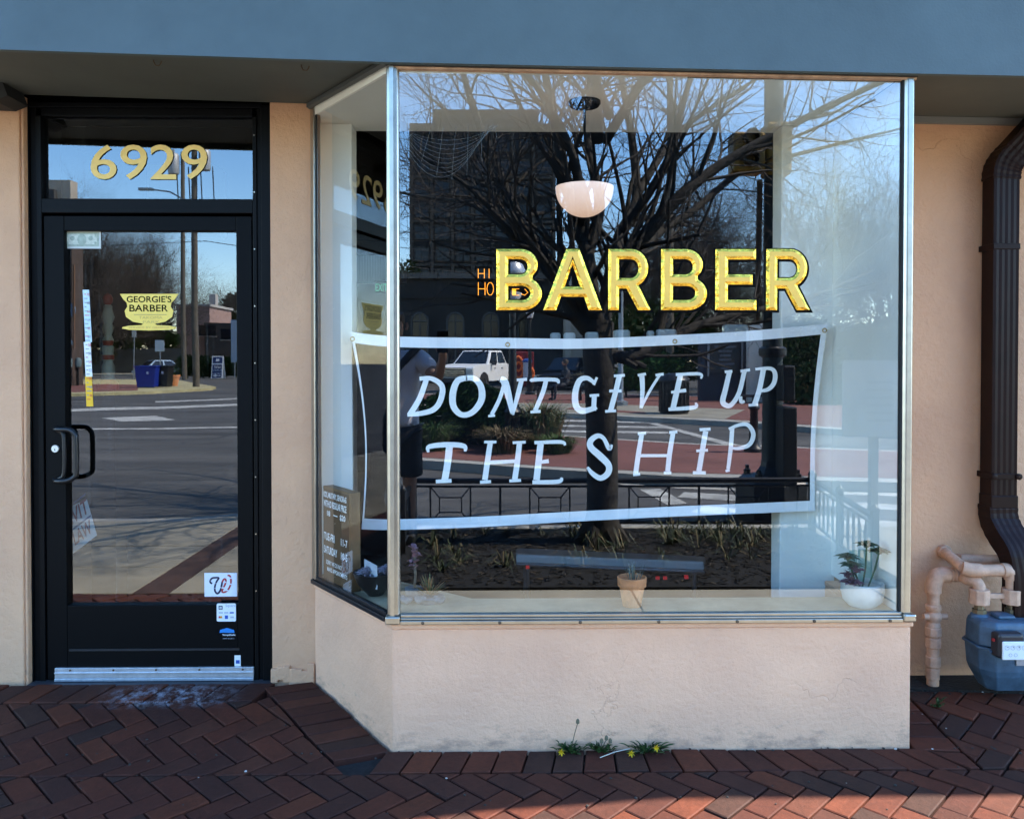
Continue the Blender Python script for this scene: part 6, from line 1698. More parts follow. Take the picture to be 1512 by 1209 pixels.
m = MB(); m.tube([(xs_, c.y, zc_ - .25), (xs_ - .02, c.y, zc_ - 1.6)], .028, 8); m.build('conduit', M('conduit_brown', (.09, .05, .025), .6), sig)
px0 = Wd(1160, 640, 7.4)
m = MB(); m.b2(px0.x - .06, px0.x + .07, px0.y - .1, px0.y + .12, .22, .95); m.build('control_box', sblk, sig, bevel=.015)
m = MB(); q = Wd(1160, 560, 7.4); m.b2(q.x - .05, q.x + .06, q.y - .1, q.y + .1, 1.0, 1.32); m.build('pedestrian_signal', sblk, sig, bevel=.015)
m = MB(); q = Wd(1140, 520, 7.5); m.lathe([(.1, -.05), (.13, -.03), (.13, .03), (.1, .05)], 12, (c.x, c.y, q.z)); m.build('clamp', iron, sig)
# sign on a post at the right end of the bed
c = Wd(1289, 770, 6.3); c.z = 0
t = thing('post_sign', 'grey sign board on a square post beyond the right end of the bed', 'sign', c)
m = MB(); m.b2(c.x - .028, c.x + .028, c.y - .028, c.y + .028, 0, .9); m.build('post', M('post_grey', (.16, .17, .18), .6), t)
a = Wd(1245, 645, 6.25); b = Wd(1327, 532, 6.25)
m = MB(); m.b2(a.x, b.x, c.y + .03, c.y + .055, a.z, b.z); m.build('board', M('board_grey', (.33, .34, .35), .5, var=.25, scale=3), t)
m = MB()
for k in range(6): z = a.z + (b.z - a.z) * (.2 + .1 * k); m.b2(a.x + .18, b.x - .04, c.y + .0552, c.y + .058, z, z + .02)
m.build('text_bars', M('bar_grey', (.2, .21, .22), .6), t)

# ------------------------------------------------------------------ utility pole, far trees, hedges
wood_p = M('pole_wood', (.10, .085, .065), .9, var=.3, scale=5, bump=.4, bscale=20)
def upole(label, base, h, r, group='wooden utility poles'):
    t = thing('utility_pole', label, 'utility pole', base, group); b = Vector(base)
    m = MB(); m.tube([b, b + Vector((0, 0, h * .5)), b + Vector((0, 0, h))], [r, r * .9, r * .75], 12); m.build('pole', wood_p, t)
    return t
upole('dark wooden utility pole rising behind the tree right of the bowl lamp', W(989, 583), 13, .16)
far_tree('bare_tree', 'tall bare tree on the skyline behind the slim pole', Wd(1010, 560, 46), 11, 0, .3, 'bare trees across the street')
far_tree('bare_tree', 'bare twiggy tree on the skyline by the traffic signal', Wd(1075, 560, 42), 9.5, 1, 1.4, 'bare trees across the street')
far_tree('bare_tree', 'bare tree spreading behind the white side wall reflections', Wd(1230, 565, 34), 9, 0, 2.2, 'bare trees across the street')
far_tree('bare_tree', 'bare tree at the right end of the mirrored street', Wd(1330, 570, 30), 9, 1, 3.0, 'bare trees across the street')
far_tree('bare_tree', 'bare tree beside the arched stone hall', Wd(925, 560, 50), 10, 1, 4.1, 'bare trees across the street')
for t in [o for o in bpy.data.objects if o.name.startswith('bare_tree')]: t.location.z = 0
def bush(name, label, ell, n, size, mats, seed, cat='shrub', group=None):
    c = ell[0][0]; t = thing(name, label, cat, (c[0], c[1], 0), group)
    leaf_mass(ell, n, size, mats, .3, seed).build('foliage', mats, t)
    m = MB()
    for e in ell: m.tube([(e[0][0], e[0][1], RZ), (e[0][0], e[0][1], e[0][2])], .04, 5)
    m.build('stems', bark, t)
    return t
def ellW(px, py, dep, rx, rz, ry=None): p = Wd(px, py, dep); s = dep / 1211; return ((p.x, p.y, p.z), (rx * s, (ry or rx) * s, rz * s))
bush('garden_shrub', 'bright green shrub across the street right of the reflected trunk', [ellW(950, 552, 30, 34, 26), ellW(985, 545, 31, 26, 24), ellW(925, 560, 30, 22, 18)], 3600, .09, [leaf_g, leaf_g, leaf_d], 8)
bush('evergreen', 'dark evergreen mass under the gold letters across the street', [ellW(960, 490, 40, 60, 50), ellW(1010, 500, 41, 50, 55), ellW(905, 500, 42, 40, 40)], 4500, .16, [leaf_d, leaf_b, leaf_d], 9, 'tree')
bush('ivy_hedge', 'tall dark ivy hedge behind the traffic signal mast', [ellW(1180, 540, 26, 50, 60, 30), ellW(1260, 540, 26, 60, 62, 30), ellW(1345, 545, 26, 60, 60, 30), ellW(1220, 570, 25, 60, 40, 25), ellW(1320, 580, 25, 60, 35, 25), ellW(1200, 520, 28, 70, 50, 20), ellW(1310, 520, 28, 70, 50, 20)], 19000, .095, [leaf_d, leaf_b, leaf_d], 10, 'hedge')
bush('leafy_tree', 'olive green tree beside the dark office block', [ellW(602, 420, 70, 22, 40), ellW(610, 460, 68, 26, 40), ellW(585, 470, 68, 26, 40), ellW(600, 520, 66, 34, 50)], 3500, .22, [leaf_b, leaf_d], 14, 'tree')
bush('leafy_tree', 'low dark trees on the skyline beyond the far pavement', [ellW(880, 520, 60, 60, 50), ellW(1000, 530, 62, 90, 60), ellW(1120, 520, 60, 90, 70)], 4500, .22, [leaf_b, leaf_d], 15, 'tree')

# ------------------------------------------------------------------ buildings across the street
dkwall = M('office_wall', (.018, .0175, .017), .8, var=.15, scale=.6); fin_m = M('office_fin', (.06, .054, .046), .8)
pane_m = M('office_pane', (.012, .014, .02), .12); bronze_f = M('office_frame', (.04, .036, .03), .5)
D0 = 84.0
a = Wd(608, 560, D0); b = Wd(818, 185, D0)
tw = thing('office_block', 'dark multi-storey office block with grid of windows mirrored behind the bare limbs', 'building', ((a.x + b.x) / 2, a.y - 6, 0))
m = MB(); m.b2(a.x, b.x, a.y - 12, a.y, RZ, b.z); m.build('wall', dkwall, tw)
m = MB(); m.b2(a.x + 2, b.x - 1.5, a.y - 10, a.y - 2, b.z, b.z + 2.2); m.build('plant_room', dkwall, tw)
m = MB(); m.b2(a.x - .15, b.x + .15, a.y - 12.1, a.y + .15, b.z - .5, b.z + .1); m.build('parapet', fin_m, tw)
nc, nr = 7, 8
cw = (b.x - a.x) / nc; zlo = 6.5; ch = (b.z - 1.0 - zlo) / nr
me_w = None
for r_ in range(nr):
    for c_ in range(nc):
        if me_w is None:
            m = MB(); w_, h_ = cw * .74, ch * .66
            m.b2(-w_ / 2, w_ / 2, .01, .03, 0, h_, 1)
            for q in ((-w_ / 2, -w_ / 2 + .1, 0, h_), (w_ / 2 - .1, w_ / 2, 0, h_), (-.05, .05, .1, h_ - .1), (-w_ / 2 + .1, w_ / 2 - .1, h_ - .1, h_), (-w_ / 2 + .1, w_ / 2 - .1, 0, .1)): m.b2(q[0], q[1], .012, .12, q[2], q[3], 0)
            o = m.build('window', [bronze_f, pane_m]); me_w = o.data
        else: o = bpy.data.objects.new('window', me_w); COL.objects.link(o)
        o.parent = tw; o.matrix_parent_inverse = Matrix.Translation(-Vector(tw.location)); o.location = (a.x + cw * (c_ + .5), a.y, zlo + ch * r_ + ch * .2)
for c_ in range(nc + 1):
    m = MB(); x = a.x + cw * c_; m.b2(x - .16, x + .16, a.y + .001, a.y + .3, zlo - .5, b.z - .51); m.build('fin', fin_m, tw)
for r_ in range(0, nr, 2):
    m = MB(); m.b2(a.x, b.x, a.y + .001, a.y + .2, zlo + ch * r_ - .05, zlo + ch * r_ + .2); m.build('ledge', fin_m, tw)
# arched hall
D1_ = 52.0
stone = M('dark_stone', (.035, .033, .03), .85, var=.2, scale=1.2); trim_s = M('stone_trim', (.11, .105, .095), .8)
a = Wd(560, 570, D1_); b = Wd(828, 412, D1_)
hall = thing('arched_hall', 'dark stone hall with tall arched windows behind the white truck', 'building', ((a.x + b.x) / 2, a.y - 4, 0))
m = MB(); m.b2(a.x, b.x, a.y - 9, a.y, RZ, b.z); m.build('wall', stone, hall)
m = MB(); m.b2(a.x - .2, b.x + .2, a.y - 9.2, a.y + .25, b.z, b.z + .35); m.build('cornice', trim_s, hall)
for z_ in (Wd(700, 440, D1_).z,): 
    m = MB(); m.b2(a.x, b.x, a.y + .001, a.y + .12, z_, z_ + .14); m.build('string_course', stone, hall)
for px in (620, 672, 724, 778):
    c = Wd(px, 500, D1_); w_ = 12 * D1_ / 1211; zs0, zs1 = .6, Wd(px, 474, D1_).z
    arch = [(c.x - w_, zs0), (c.x + w_, zs0)] + [(c.x + w_ * math.cos(R(t)), zs1 + w_ * math.sin(R(t))) for t in range(0, 181, 15)]
    m = MB(); m.vprism(arch, c.y - .001, c.y + .02); 
    m.v = [Vector((v.x, 2 * c.y - v.y + 0.0, v.z)) for v in m.v]; m.f = [tuple(reversed(f)) for f in m.f]
    o = m.build('window', pane_m, hall)
    m = MB(); ring = [(c.x - w_, c.y + .05, zs0)] + [(c.x + w_ * math.cos(R(t)), c.y + .05, zs1 + w_ * math.sin(R(t))) for t in range(180, -1, -15)] + [(c.x + w_, c.y + .05, zs0)]
    m.tube(ring, .07, 6); m.tube([(c.x, c.y + .04, zs0), (c.x, c.y + .04, zs1 + w_)], .05, 6); m.tube([(c.x - w_, c.y + .04, zs1), (c.x + w_, c.y + .04, zs1)], .05, 6); m.build('frame', trim_s, o)
m = MB(); p = Wd(777, 540, D1_); m.b2(p.x - .7, p.x + .7, p.y + .001, p.y + .15, RZ, 2.4); m.build('door', M('hall_door', (.16, .02, .025), .5), hall)
# pale building right of the hall
a = Wd(832, 575, 47); b = Wd(874, 380, 47)
pb = thing('pale_building', 'pale rendered building end with pilaster behind the reflected trunk', 'building', ((a.x + b.x) / 2, a.y - 3, 0))
m = MB(); m.b2(a.x, b.x, a.y - 6, a.y, RZ, b.z); m.build('wall', M('pale_render', (.40, .37, .31), .85, var=.1, scale=1), pb)
m = MB(); m.b2(a.x + .1, a.x + .4, a.y + .001, a.y + .2, RZ, b.z - .1); m.build('pilaster', M('pilaster', (.5, .47, .40), .8), pb)
m = MB(); m.b2(a.x - 1.9, a.x - .02, a.y - 5, a.y - .3, RZ, b.z - 1.6); m.build('side_wall', stone, pb)
# notice-board monument
a = Wd(1042, 600, 27); b = Wd(1100, 508, 27)
nb = thing('notice_monument', 'dark notice board with pale lettering sheet set in a wall beside a white pillar', 'notice board', ((a.x + b.x) / 2, a.y - .3, 0))
m = MB(); m.b2(a.x - .15, b.x + .1, a.y - .5, a.y - .1, 0, b.z + .25); m.build('wall', M('monument', (.03, .034, .045), .7), nb)
m = MB(); m.b2(a.x + .1, b.x - .1, a.y - .099, a.y - .05, .9, b.z); m.build('board', M('board_dark', (.015, .016, .02), .4), nb)
for q in ((a.x + .06, a.x + .12, .82, b.z + .06), (b.x - .12, b.x - .06, .82, b.z + .06)):
    m = MB(); m.b2(q[0], q[1], a.y - .098, a.y - .02, q[2], q[3]); m.build('frame', M('frame_grey', (.2, .21, .22), .5), nb)
m = MB()
for k in range(6): z_ = 1.75 - k * .14; w_ = (.36, .22, .18, .2, .3, .14)[k]; cx_ = (a.x + b.x) / 2; m.b2(cx_ - w_, cx_ + w_, a.y - .049, a.y - .045, z_, z_ + .07)
m.build('text_rows', M('rows_grey', (.10, .11, .13), .6), nb)
p0 = Wd(1105, 575, 26.5); p1 = Wd(1126, 478, 26.5)
m = MB(); m.b2(p0.x, p1.x, p0.y - .3, p0.y, 0, p1.z); m.build('pillar', M('pillar_white', (.55, .54, .49), .8, var=.1, scale=2), nb)

# ------------------------------------------------------------------ vehicles
tyre = M('tyre', (.012, .012, .012), .8); rimm = M('rim', (.4, .41, .43), .35, metal=.8); carglass = M('car_glass', (.01, .012, .016), .08, spec=.8)
chrome = M('chrome', (.6, .6, .62), .15, metal=1); headl = M('headlamp', (.6, .6, .55), .2); taill = M('tail_lamp', (.25, .01, .012), .3); dgrey = M('car_trim', (.015, .015, .017), .5)
def vehicle(name, label, loc, heading, paint, prof, wheels, wr, W_, cab, truck=False):
    t = thing(name, label, 'truck' if truck else 'car', loc); mt = Matrix.Rotation(heading, 4, 'Z'); mt.translation = Vector(loc)
    def fin(mb, nm, mats, par=t, **k):
        mb.xform(lambda v: mt @ v); return mb.build(nm, mats, par, **k)
    hw = W_ / 2
    m = MB(); m.vprism(prof, -hw, hw); fin(m, 'body', paint, bevel=.06, seg=3)
    (xb0, xb1, zb, xr0, xr1, zr, tb, tr) = cab
    base = [(xb0, -tb, zb), (xb1, -tb, zb), (xb1, tb, zb), (xb0, tb, zb)]; roof = [(xr0, -tr, zr), (xr1, -tr, zr), (xr1, tr, zr), (xr0, tr, zr)]
    m = MB(); m.raw(base + roof, [(0, 3, 2, 1), (4, 5, 6, 7), (0, 1, 5, 4), (1, 2, 6, 5), (2, 3, 7, 6), (3, 0, 4, 7)]); fin(m, 'cab', paint, bevel=.05, seg=3)
    Bv, Rv = [Vector(v) for v in base], [Vector(v) for v in roof]
    def pane(p00, p10, p11, p01, u0, u1, v0, v1, nm):
        f = lambda u, v: (p00.lerp(p10, u)).lerp(p01.lerp(p11, u), v)
        q = [f(u0, v0), f(u1, v0), f(u1, v1), f(u0, v1)]; n = (q[1] - q[0]).cross(q[3] - q[0]).normalized() * .012
        m = MB(); m.raw([p + n for p in q] + [p - n for p in q], [(0, 1, 2, 3), (4, 7, 6, 5), (0, 4, 5, 1), (1, 5, 6, 2), (2, 6, 7, 3), (3, 7, 4, 0)]); fin(m, nm, carglass)
    pane(Bv[1], Bv[2], Rv[2], Rv[1], .06, .94, .1, .92, 'windscreen'); pane(Bv[3], Bv[0], Rv[0], Rv[3], .08, .92, .15, .88, 'rear_window')
    for A, B, C, D_ in ((Bv[0], Bv[1], Rv[1], Rv[0]), (Bv[2], Bv[3], Rv[3], Rv[2])):
        pane(A, B, C, D_, .07, .48, .12, .88, 'side_window'); pane(A, B, C, D_, .53, .93, .12, .88, 'side_window')
    for x in wheels:
        for s in (-1, 1):
            m = MB(); m.lathe([(wr * .55, -.02), (wr * .93, -.0), (wr, .04), (wr, .2), (wr * .93, .24), (wr * .5, .24)], 22); m.xform(lambda v: Vector((x + v.x, s * (hw + .01 - v.z) , wr + v.y))); 
            o = fin(m, 'wheel', tyre)
            m = MB(); m.lathe([(.001, .03), (wr * .2, .02), (wr * .56, .035), (wr * .58, .0)], 14); m.xform(lambda v: Vector((x + v.x, s * (hw + .02 - v.z), wr + v.y))); fin(m, 'rim', rimm, o)
            m = MB(); m.lathe([(.001, 0), (wr * 1.22, 0), (wr * 1.22, .1)], 18); m.xform(lambda v: Vector((x + v.x, s * (hw + .004 - v.z * 1), wr + v.y))); fin(m, 'wheel_arch', dgrey)
    L1 = max(p[0] for p in prof); L0 = min(p[0] for p in prof)
    for s in (-1, 1):
        m = MB(); m.box((L1 - .05, s * (hw - .2), .98 if truck else .66), (.16, .36, .2 if truck else .13)); fin(m, 'headlight', headl, bevel=.02)
        m = MB(); m.box((L0 + .04, s * (hw - .16), 1.02 if truck else .84), (.14, .3 if not truck else .2, .4 if truck else .17)); fin(m, 'tail_light', taill, bevel=.02)
        m = MB(); m.box((xb1 - .35, s * (hw + .12), zb + .12), (.1, .22, .15 if not truck else .25)); fin(m, 'mirror', dgrey, bevel=.02)
        for k in range(2):
            m = MB(); m.box((xb0 + (xb1 - xb0) * (.32 + .36 * k), s * (hw + .012), zb - .14), (.16, .03, .035)); fin(m, 'door_handle', dgrey)
    m = MB(); m.box((L1 + .01, 0, .92 if truck else .58), (.08, W_ * .62, .42 if truck else .16)); o = fin(m, 'grille', dgrey, bevel=.02)
    for k in range(4 if truck else 2): m = MB(); m.box((L1 + .06, 0, (.78 + .1 * k) if truck else (.55 + .06 * k)), (.03, W_ * .6, .025)); fin(m, 'grille_bar', chrome, o)
    for xx in (L1 + .06, L0 - .06): m = MB(); m.box((xx, 0, .55 if truck else .45), (.2, W_ * .97, .24)); fin(m, 'bumper', dgrey if truck else paint, bevel=.05)
    m = MB(); m.box((L0 - .01, 0, .82 if truck else .72), (.03, .5, .13)); fin(m, 'plate', headl)
    return t
def arch_prof(pts_top, x0, x1, zb, wheels, r):
    bot = [(x0, zb)]
    for w in sorted(wheels):
        bot += [(w + r * math.cos(R(t)), max(zb, .33 + r * math.sin(R(t)))) for t in range(180, -1, -20)]
    bot.append((x1, zb)); return bot + pts_top
wp = M('truck_white', (.72, .73, .74), .3, spec=.5)
pos = Wd(712, 560, 40); pos.z = RZ
trp = arch_prof([(2.9, .62), (2.88, 1.12), (2.7, 1.22), (1.25, 1.3), (-.78, 1.3), (-.8, 1.28), (-2.9, 1.28), (-2.92, .62)], -2.9, 2.9, .5, [-1.75, 1.8], .5)
vehicle('pickup_truck', 'white crew-cab pickup truck parked before the arched hall', pos, math.atan2(.90, -.43), wp, trp, [-1.75, 1.8], .42, 2.0, (-.85, 1.35, 1.24, -.6, .62, 1.93, .96, .76), True)
sil = M('sedan_silver', (.16, .24, .33), .3, metal=.4)
sp_ = arch_prof([(2.3, .45), (2.3, .62), (2.1, .76), (1.0, .9), (-1.6, .98), (-2.15, .95), (-2.3, .8), (-2.3, .45)], -2.3, 2.3, .3, [-1.4, 1.4], .38)
pos = Gd(242, 544, 74); pos.z = RZ
vehicle('sedan', 'silver-blue saloon car parked by the board fence in the door reflection', pos, math.atan2(-.75, .66), sil, sp_, [-1.4, 1.4], .33, 1.75, (-1.75, 1.1, .9, -1.1, .35, 1.43, .82, .62))
pos = Wd(842, 560, 42); pos.z = RZ
vehicle('dark_car', 'black car parked in shade beside the pale building', pos, 2.1, M('car_black', (.01, .012, .018), .25), sp_, [-1.4, 1.4], .33, 1.8, (-1.9, 1.1, .92, -1.5, .35, 1.6, .86, .7))

# hose cart beside the truck
c = Wd(771, 566, 34); c.z = 0
t = thing('hose_cart', 'red equipment cart with orange hose coils and a blue-topped drum beside the truck', 'cart', c)
m = MB(); m.b2(c.x - .25, c.x + .5, c.y - .5, c.y - .1, .25, 1.7); m.build('cabinet', M('cart_red', (.22, .02, .02), .5), t, bevel=.03)
for k, (dx_, dz_, rr_) in enumerate(((-.15, 1.2, .24), (-.12, .95, .26), (.35, .8, .2))):
    m = MB(); m.tube([(c.x + dx_ + rr_ * math.cos(i * .4) * .7, c.y - .02 - .02 * (i // 16), c.z + dz_ + rr_ * math.sin(i * .4) * 1.2) for i in range(48)], .05, 6); m.build('hose', M('hose_orange', (.75, .16, .04), .5), t)
m = MB(); m.lathe([(.001, .6), (.17, .6), (.17, 1.25), (.19, 1.27)], 14, (c.x + .22, c.y + .05, 0)); m.build('drum', M('drum_grey', (.4, .42, .48), .4), t)
m = MB(); m.lathe([(.2, 1.27), (.2, 1.36), (.05, 1.42), (.001, 1.42)], 14, (c.x + .22, c.y + .05, 0)); m.build('drum_lid', M('drum_blue', (.02, .08, .3), .4), t)
for s in (-.15, .4):
    m = MB(); m.lathe([(.1, 0), (.22, .02), (.22, .1), (.1, .12)], 14); m.xform(lambda v: Vector((c.x + s + v.x, c.y - .05 + v.z, .22 + v.y))); m.build('wheel', tyre, t)

# ------------------------------------------------------------------ corner seen in the door glass
binb = M('bin_blue', (.01, .025, .22), .4); binbk = M('bin_black', (.008, .008, .009), .5)
def wheelie(label, px, py, mat, w=.62, h=1.02):
    c = G(px, py); t = thing('bin', label, 'bin', c, 'bins on the corner')
    m = MB(); a = [(c.x - w * .4, c.y - .33), (c.x + w * .4, c.y - .33), (c.x + w * .4, c.y + .33), (c.x - w * .4, c.y + .33)]
    bt = [Vector((*p, .04)) for p in a]; tp = [Vector((c.x + (p[0] - c.x) * 1.25, c.y + (p[1] - c.y) * 1.15, h)) for p in a]
    m.raw(bt + tp, [(0, 3, 2, 1), (4, 5, 6, 7), (0, 1, 5, 4), (1, 2, 6, 5), (2, 3, 7, 6), (3, 0, 4, 7)]); m.build('body', mat, t, bevel=.03)
    m = MB(); m.b2(c.x - w * .54, c.x + w * .54, c.y - .42, c.y + .42, h, h + .06); m.build('rim', mat, t, bevel=.02)
    m = MB(); m.box((c.x + .12, c.y + .375, h * .72), (.1, .02, .12)); m.build('badge', M('badge_pale', (.5, .55, .7), .5), t)
wheelie('blue recycling bin on the corner in the door reflection', 220, 572.5, binb, 1.0)
wheelie('black rubbish bin right of the blue recycling bin', 241, 572, binbk, .8)
c = G(256, 570)
t = thing('flower_pot', 'terracotta flower pot beside the black bin on the corner', 'pot', c)
m = MB(); m.lathe([(.001, 0), (.2, 0), (.3, .5), (.33, .5), (.33, .58), (.27, .58), (.25, .5), (.001, .48)], 18, c); m.build('pot', terra, t)
leaf_mass([((c.x, c.y, .75), (.35, .3, .25))], 250, .06, [leaf_d, leaf_g], .3, 3).build('leaves', [leaf_d, leaf_g], t)
p1 = upole('tall weathered utility pole with transformers on the corner', G(289, 571), 14.2, .17)
b1 = Vector(p1.location)
for k, (dx_, dz_) in enumerate(((-1.0, 11.4), (.55, 11.6))):
    m = MB(); m.lathe([(.001, 0), (.26, 0), (.28, .1), (.28, .95), (.2, 1.05), (.06, 1.1), (.06, 1.25), (.001, 1.25)], 14, b1 + Vector((dx_, .1, dz_ - .6))); m.build('transformer', M('transformer_grey', (.32, .33, .34), .5, metal=.3), p1)
m = MB(); m.box(b1 + Vector((-.1, 0, 12.6)), (2.6, .12, .14)); m.box(b1 + Vector((0, 0, 13.6)), (1.9, .12, .14)); m.build('cross_arm', wood_p, p1)
for k in range(4):
    m = MB(); x = -.9 + k * .6; m.tube([b1 + Vector((x, 0, 11.2)), b1 + Vector((x + .12, .1, 9.5)), b1 + Vector((x * .4, .1, 8.0))], .03, 5); m.build('cable_drop', dgrey, p1)
m = MB(); m.tube([b1 + Vector((0, 0, 9.2)), b1 + Vector((-1.2, .1, 9.9)), b1 + Vector((-2.2, .2, 10.0))], .04, 6); m.box(b1 + Vector((-2.4, .2, 10.0)), (.7, .25, .12)); m.build('lamp_arm', MATS['galvanised'], p1)
p2 = upole('second dark utility pole just behind the weathered corner pole', G(272, 561), 15.5, .17)
for i, (za, zb2, sag) in enumerate(((13.7, 14.2, .8), (13.7, 13.0, .5), (9.2, 9.6, .7), (8.4, 8.2, .6), (7.4, 6.9, .5))):
    a = b1 + Vector((-.6 + .3 * i, 0, za)); e1 = b1 + Vector((30, -12, zb2 - 1)); e0 = b1 + Vector((-40, -6, zb2 + 1.5))
    for j, e in enumerate((e0, e1)):
        m = MB(); m.tube([a.lerp(e, s / 10) - Vector((0, 0, sag * 4 * (s / 10) * (1 - s / 10))) for s in range(11)], .018, 4); m.build('wire', dgrey, p1)
# A-frame parking sign
c = G(320, 559)
t = thing('sandwich_board', 'blue and white sandwich board with white arrow on the corner', 'sign', c)
a = Gd(312.5, 557, abs(c.y - 2 * DM) + 2.8614 if False else (2 * DM - c.y + 2.8614)); b = Gd(329, 525, (2 * DM - c.y + 2.8614))
w_, h_ = b.x - a.x, b.z
m = MB(); m.raw([(a.x, c.y + .25, 0.02), (b.x, c.y + .25, 0.02), (b.x, c.y, h_), (a.x, c.y, h_), (a.x, c.y + .2, 0.02), (b.x, c.y + .2, 0.02), (b.x, c.y - .05, h_), (a.x, c.y - .05, h_)], [(1, 0, 3, 2), (4, 5, 6, 7), (0, 1, 5, 4), (1, 2, 6, 5), (2, 3, 7, 6), (3, 0, 4, 7)]); m.build('front_board', M('frame_white', (.7, .72, .74), .5), t)
m = MB(); m.raw([(a.x, c.y - .55, 0.02), (b.x, c.y - .55, 0.02), (b.x, c.y - .06, h_), (a.x, c.y - .06, h_)], [(0, 1, 2, 3)]); m.build('back_board', MATS['frame_white'], t)
def sb(m, u0, u1, v0, v1, e, mi=0):
    f = lambda u, v: Vector((a.x + w_ * u, c.y + .25 - .25 * v + e, h_ * v))
    m.face([f(u1, v0), f(u0, v0), f(u0, v1), f(u1, v1)], mi)
m = MB(); sb(m, .08, .92, .68, .95, .01); sb(m, .08, .92, .38, .62, .01); sb(m, .08, .92, .24, .36, .01); sb(m, .08, .92, .04, .22, .01); m.build('blue_panels', M('sign_blue', (.012, .03, .11), .5), t)
m = MB(); sb(m, .3, .85, .12, .15, .016); f = lambda u, v: Vector((a.x + w_ * u, c.y + .25 - .25 * v + .016, h_ * v)); m.face([f(.45, .06), f(.14, .135), f(.45, .21)]); m.build('arrow', MATS['frame_white'], t)
m = MB(); add_text(m, 'PARK', f(.85, .45), f(.2, .45) - f(.85, .45), f(.85, .56) - f(.85, .45), 0, .01); sb(m, .36, .64, .76, .88, .016); m.build('print', MATS['frame_white'], t)
# regulation sign on its post, parking kiosk, meters
def post_sign(label, px, py, top, w, h, col):
    c = G(px, py); t = thing('street_sign', label, 'sign', c, 'small street signs on the corner'); z = Gd(px, top, 2 * DM - c.y + 2.8614).z
    m = MB(); m.tube([c, c + Vector((0, 0, z))], .04, 8); m.build('post', MATS['galvanised'], t)
    m = MB(); m.box((c.x, c.y + .05, z - h / 2), (w, .02, h)); m.build('plate', M('plate_' + label.split()[0], col, .5), t)
post_sign('white parking sign on a dark post behind the blue bin', 237, 569, 503, .5, .6, (.5, .55, .55))
post_sign('tall pale sign post left of the parked saloon', 199, 560, 488, .3, .5, (.45, .46, .45))
post_sign('bluish banner sign at the edge of the door glass', 346, 560, 472, .5, 3.0, (.3, .36, .45))
for i, (px, py, lb) in enumerate(((101, 572, 'parking meter nearest the door handle side of the reflection'), (115, 569, 'dark pay station left of the height strip'))):
    c = G(px, py); t = thing('parking_meter', lb, 'parking meter', c, 'meters on the corner')
    m = MB(); m.tube([c, c + Vector((0, 0, 1.0))], .05, 8); m.build('post', iron, t)
    m = MB(); m.lathe([(.05, .95), (.16, 1.05), (.18, 1.35), (.12, 1.5), (.001, 1.55)], 12, c); m.build('head', M('meter_head', (.10, .14, .15), .4), t)
# board fence, hedges, house, trees, brick block
a = Gd(120, 541, 88); b = Gd(275, 541, 84); n = 46
t = thing('board_fence', 'grey weathered board fence behind the parked saloon', 'fence', ((a.x + b.x) / 2, a.y, 0))
fence_b = M('fence_wood', (.10, .095, .085), .9, var=.3, scale=.8)
me_p = None
for k in range(n):
    p = a.lerp(b, (k + .5) / n); w_ = (b.x - a.x) / n
    if me_p is None:
        m = MB(); m.b2(-w_ * .47, w_ * .47, -.02, .02, 0, 2.5); o = m.build('plank', fence_b); me_p = o.data
    else: o = bpy.data.objects.new('plank', me_p); COL.objects.link(o)
    o.parent = t; o.matrix_parent_inverse = Matrix.Translation(-Vector(t.location)); o.location = (p.x, p.y, random.uniform(-.1, .05))
def ellG(px, py, dep, rx, rz, ry=None): p = Gd(px, py, dep); s = dep / 1211; return ((p.x, p.y, p.z), (rx * s, (ry or rx) * s, rz * s))
bush('clipped_hedge', 'dark clipped hedge behind the sandwich board', [ellG(275, 540, 66, 16, 17), ellG(300, 541, 66, 18, 17), ellG(330, 541, 66, 20, 16), ellG(355, 541, 66, 20, 17)], 4200, .16, [leaf_d, leaf_d, leaf_b], 21, 'hedge')
bush('roadside_bush', 'yellow-green bush behind the barber-pole ornament reflection', [ellG(168, 505, 90, 26, 20), ellG(150, 498, 92, 20, 16), ellG(192, 510, 88, 16, 14)], 2600, .2, [leaf_b, leaf_g], 22, 'bush')
bush('roadside_bush', 'green foliage over the board fence behind the saloon', [ellG(225, 500, 96, 24, 14), ellG(250, 502, 96, 16, 13), ellG(205, 496, 98, 20, 14)], 2400, .22, [leaf_g, leaf_d], 23, 'bush')
bush('roadside_tree', 'dark leafy tree beyond the house in the door reflection', [ellG(330, 480, 120, 22, 26), ellG(345, 455, 130, 18, 22), ellG(315, 500, 112, 24, 20)], 2600, .3, [leaf_d, leaf_b], 24, 'tree')
bush('roadside_tree', 'dark brown thicket filling the left half of the door reflection', [ellG(110, 450, 80, 30, 60), ellG(150, 470, 86, 34, 50), ellG(195, 470, 92, 30, 40), ellG(230, 480, 96, 26, 30), ellG(130, 515, 84, 40, 24), ellG(200, 512, 94, 40, 22), ellG(250, 508, 97, 26, 20)], 9000, .2, [leaf_b, M('leaf_brown', (.05, .042, .03), .8)], 25, 'tree')
for i, (px, dep, h, rz_, lb) in enumerate(((130, 80, 15, .4, 'bare tree at the left of the door reflection'), (185, 88, 16, 1.9, 'tallest bare tree above the gold bowl decal'), (225, 95, 15, 2.8, 'bare tree between the tallest tree and the utility poles'), (160, 100, 15, 4.0, 'bare tree behind the turned ornament'), (310, 120, 12, 5.0, 'bare tree on the skyline right of the utility pole'))):
    p = Gd(px, 545, dep); p.z = 0
    far_tree('bare_tree', lb, p, h, i % 2, rz_, 'bare trees beyond the corner')
a = Gd(262, 545, 105); b = Gd(310, 453, 105)
t = thing('brick_house', 'pinkish brick house with chimney beyond the hedge', 'house', ((a.x + b.x) / 2, a.y - 3, 0))
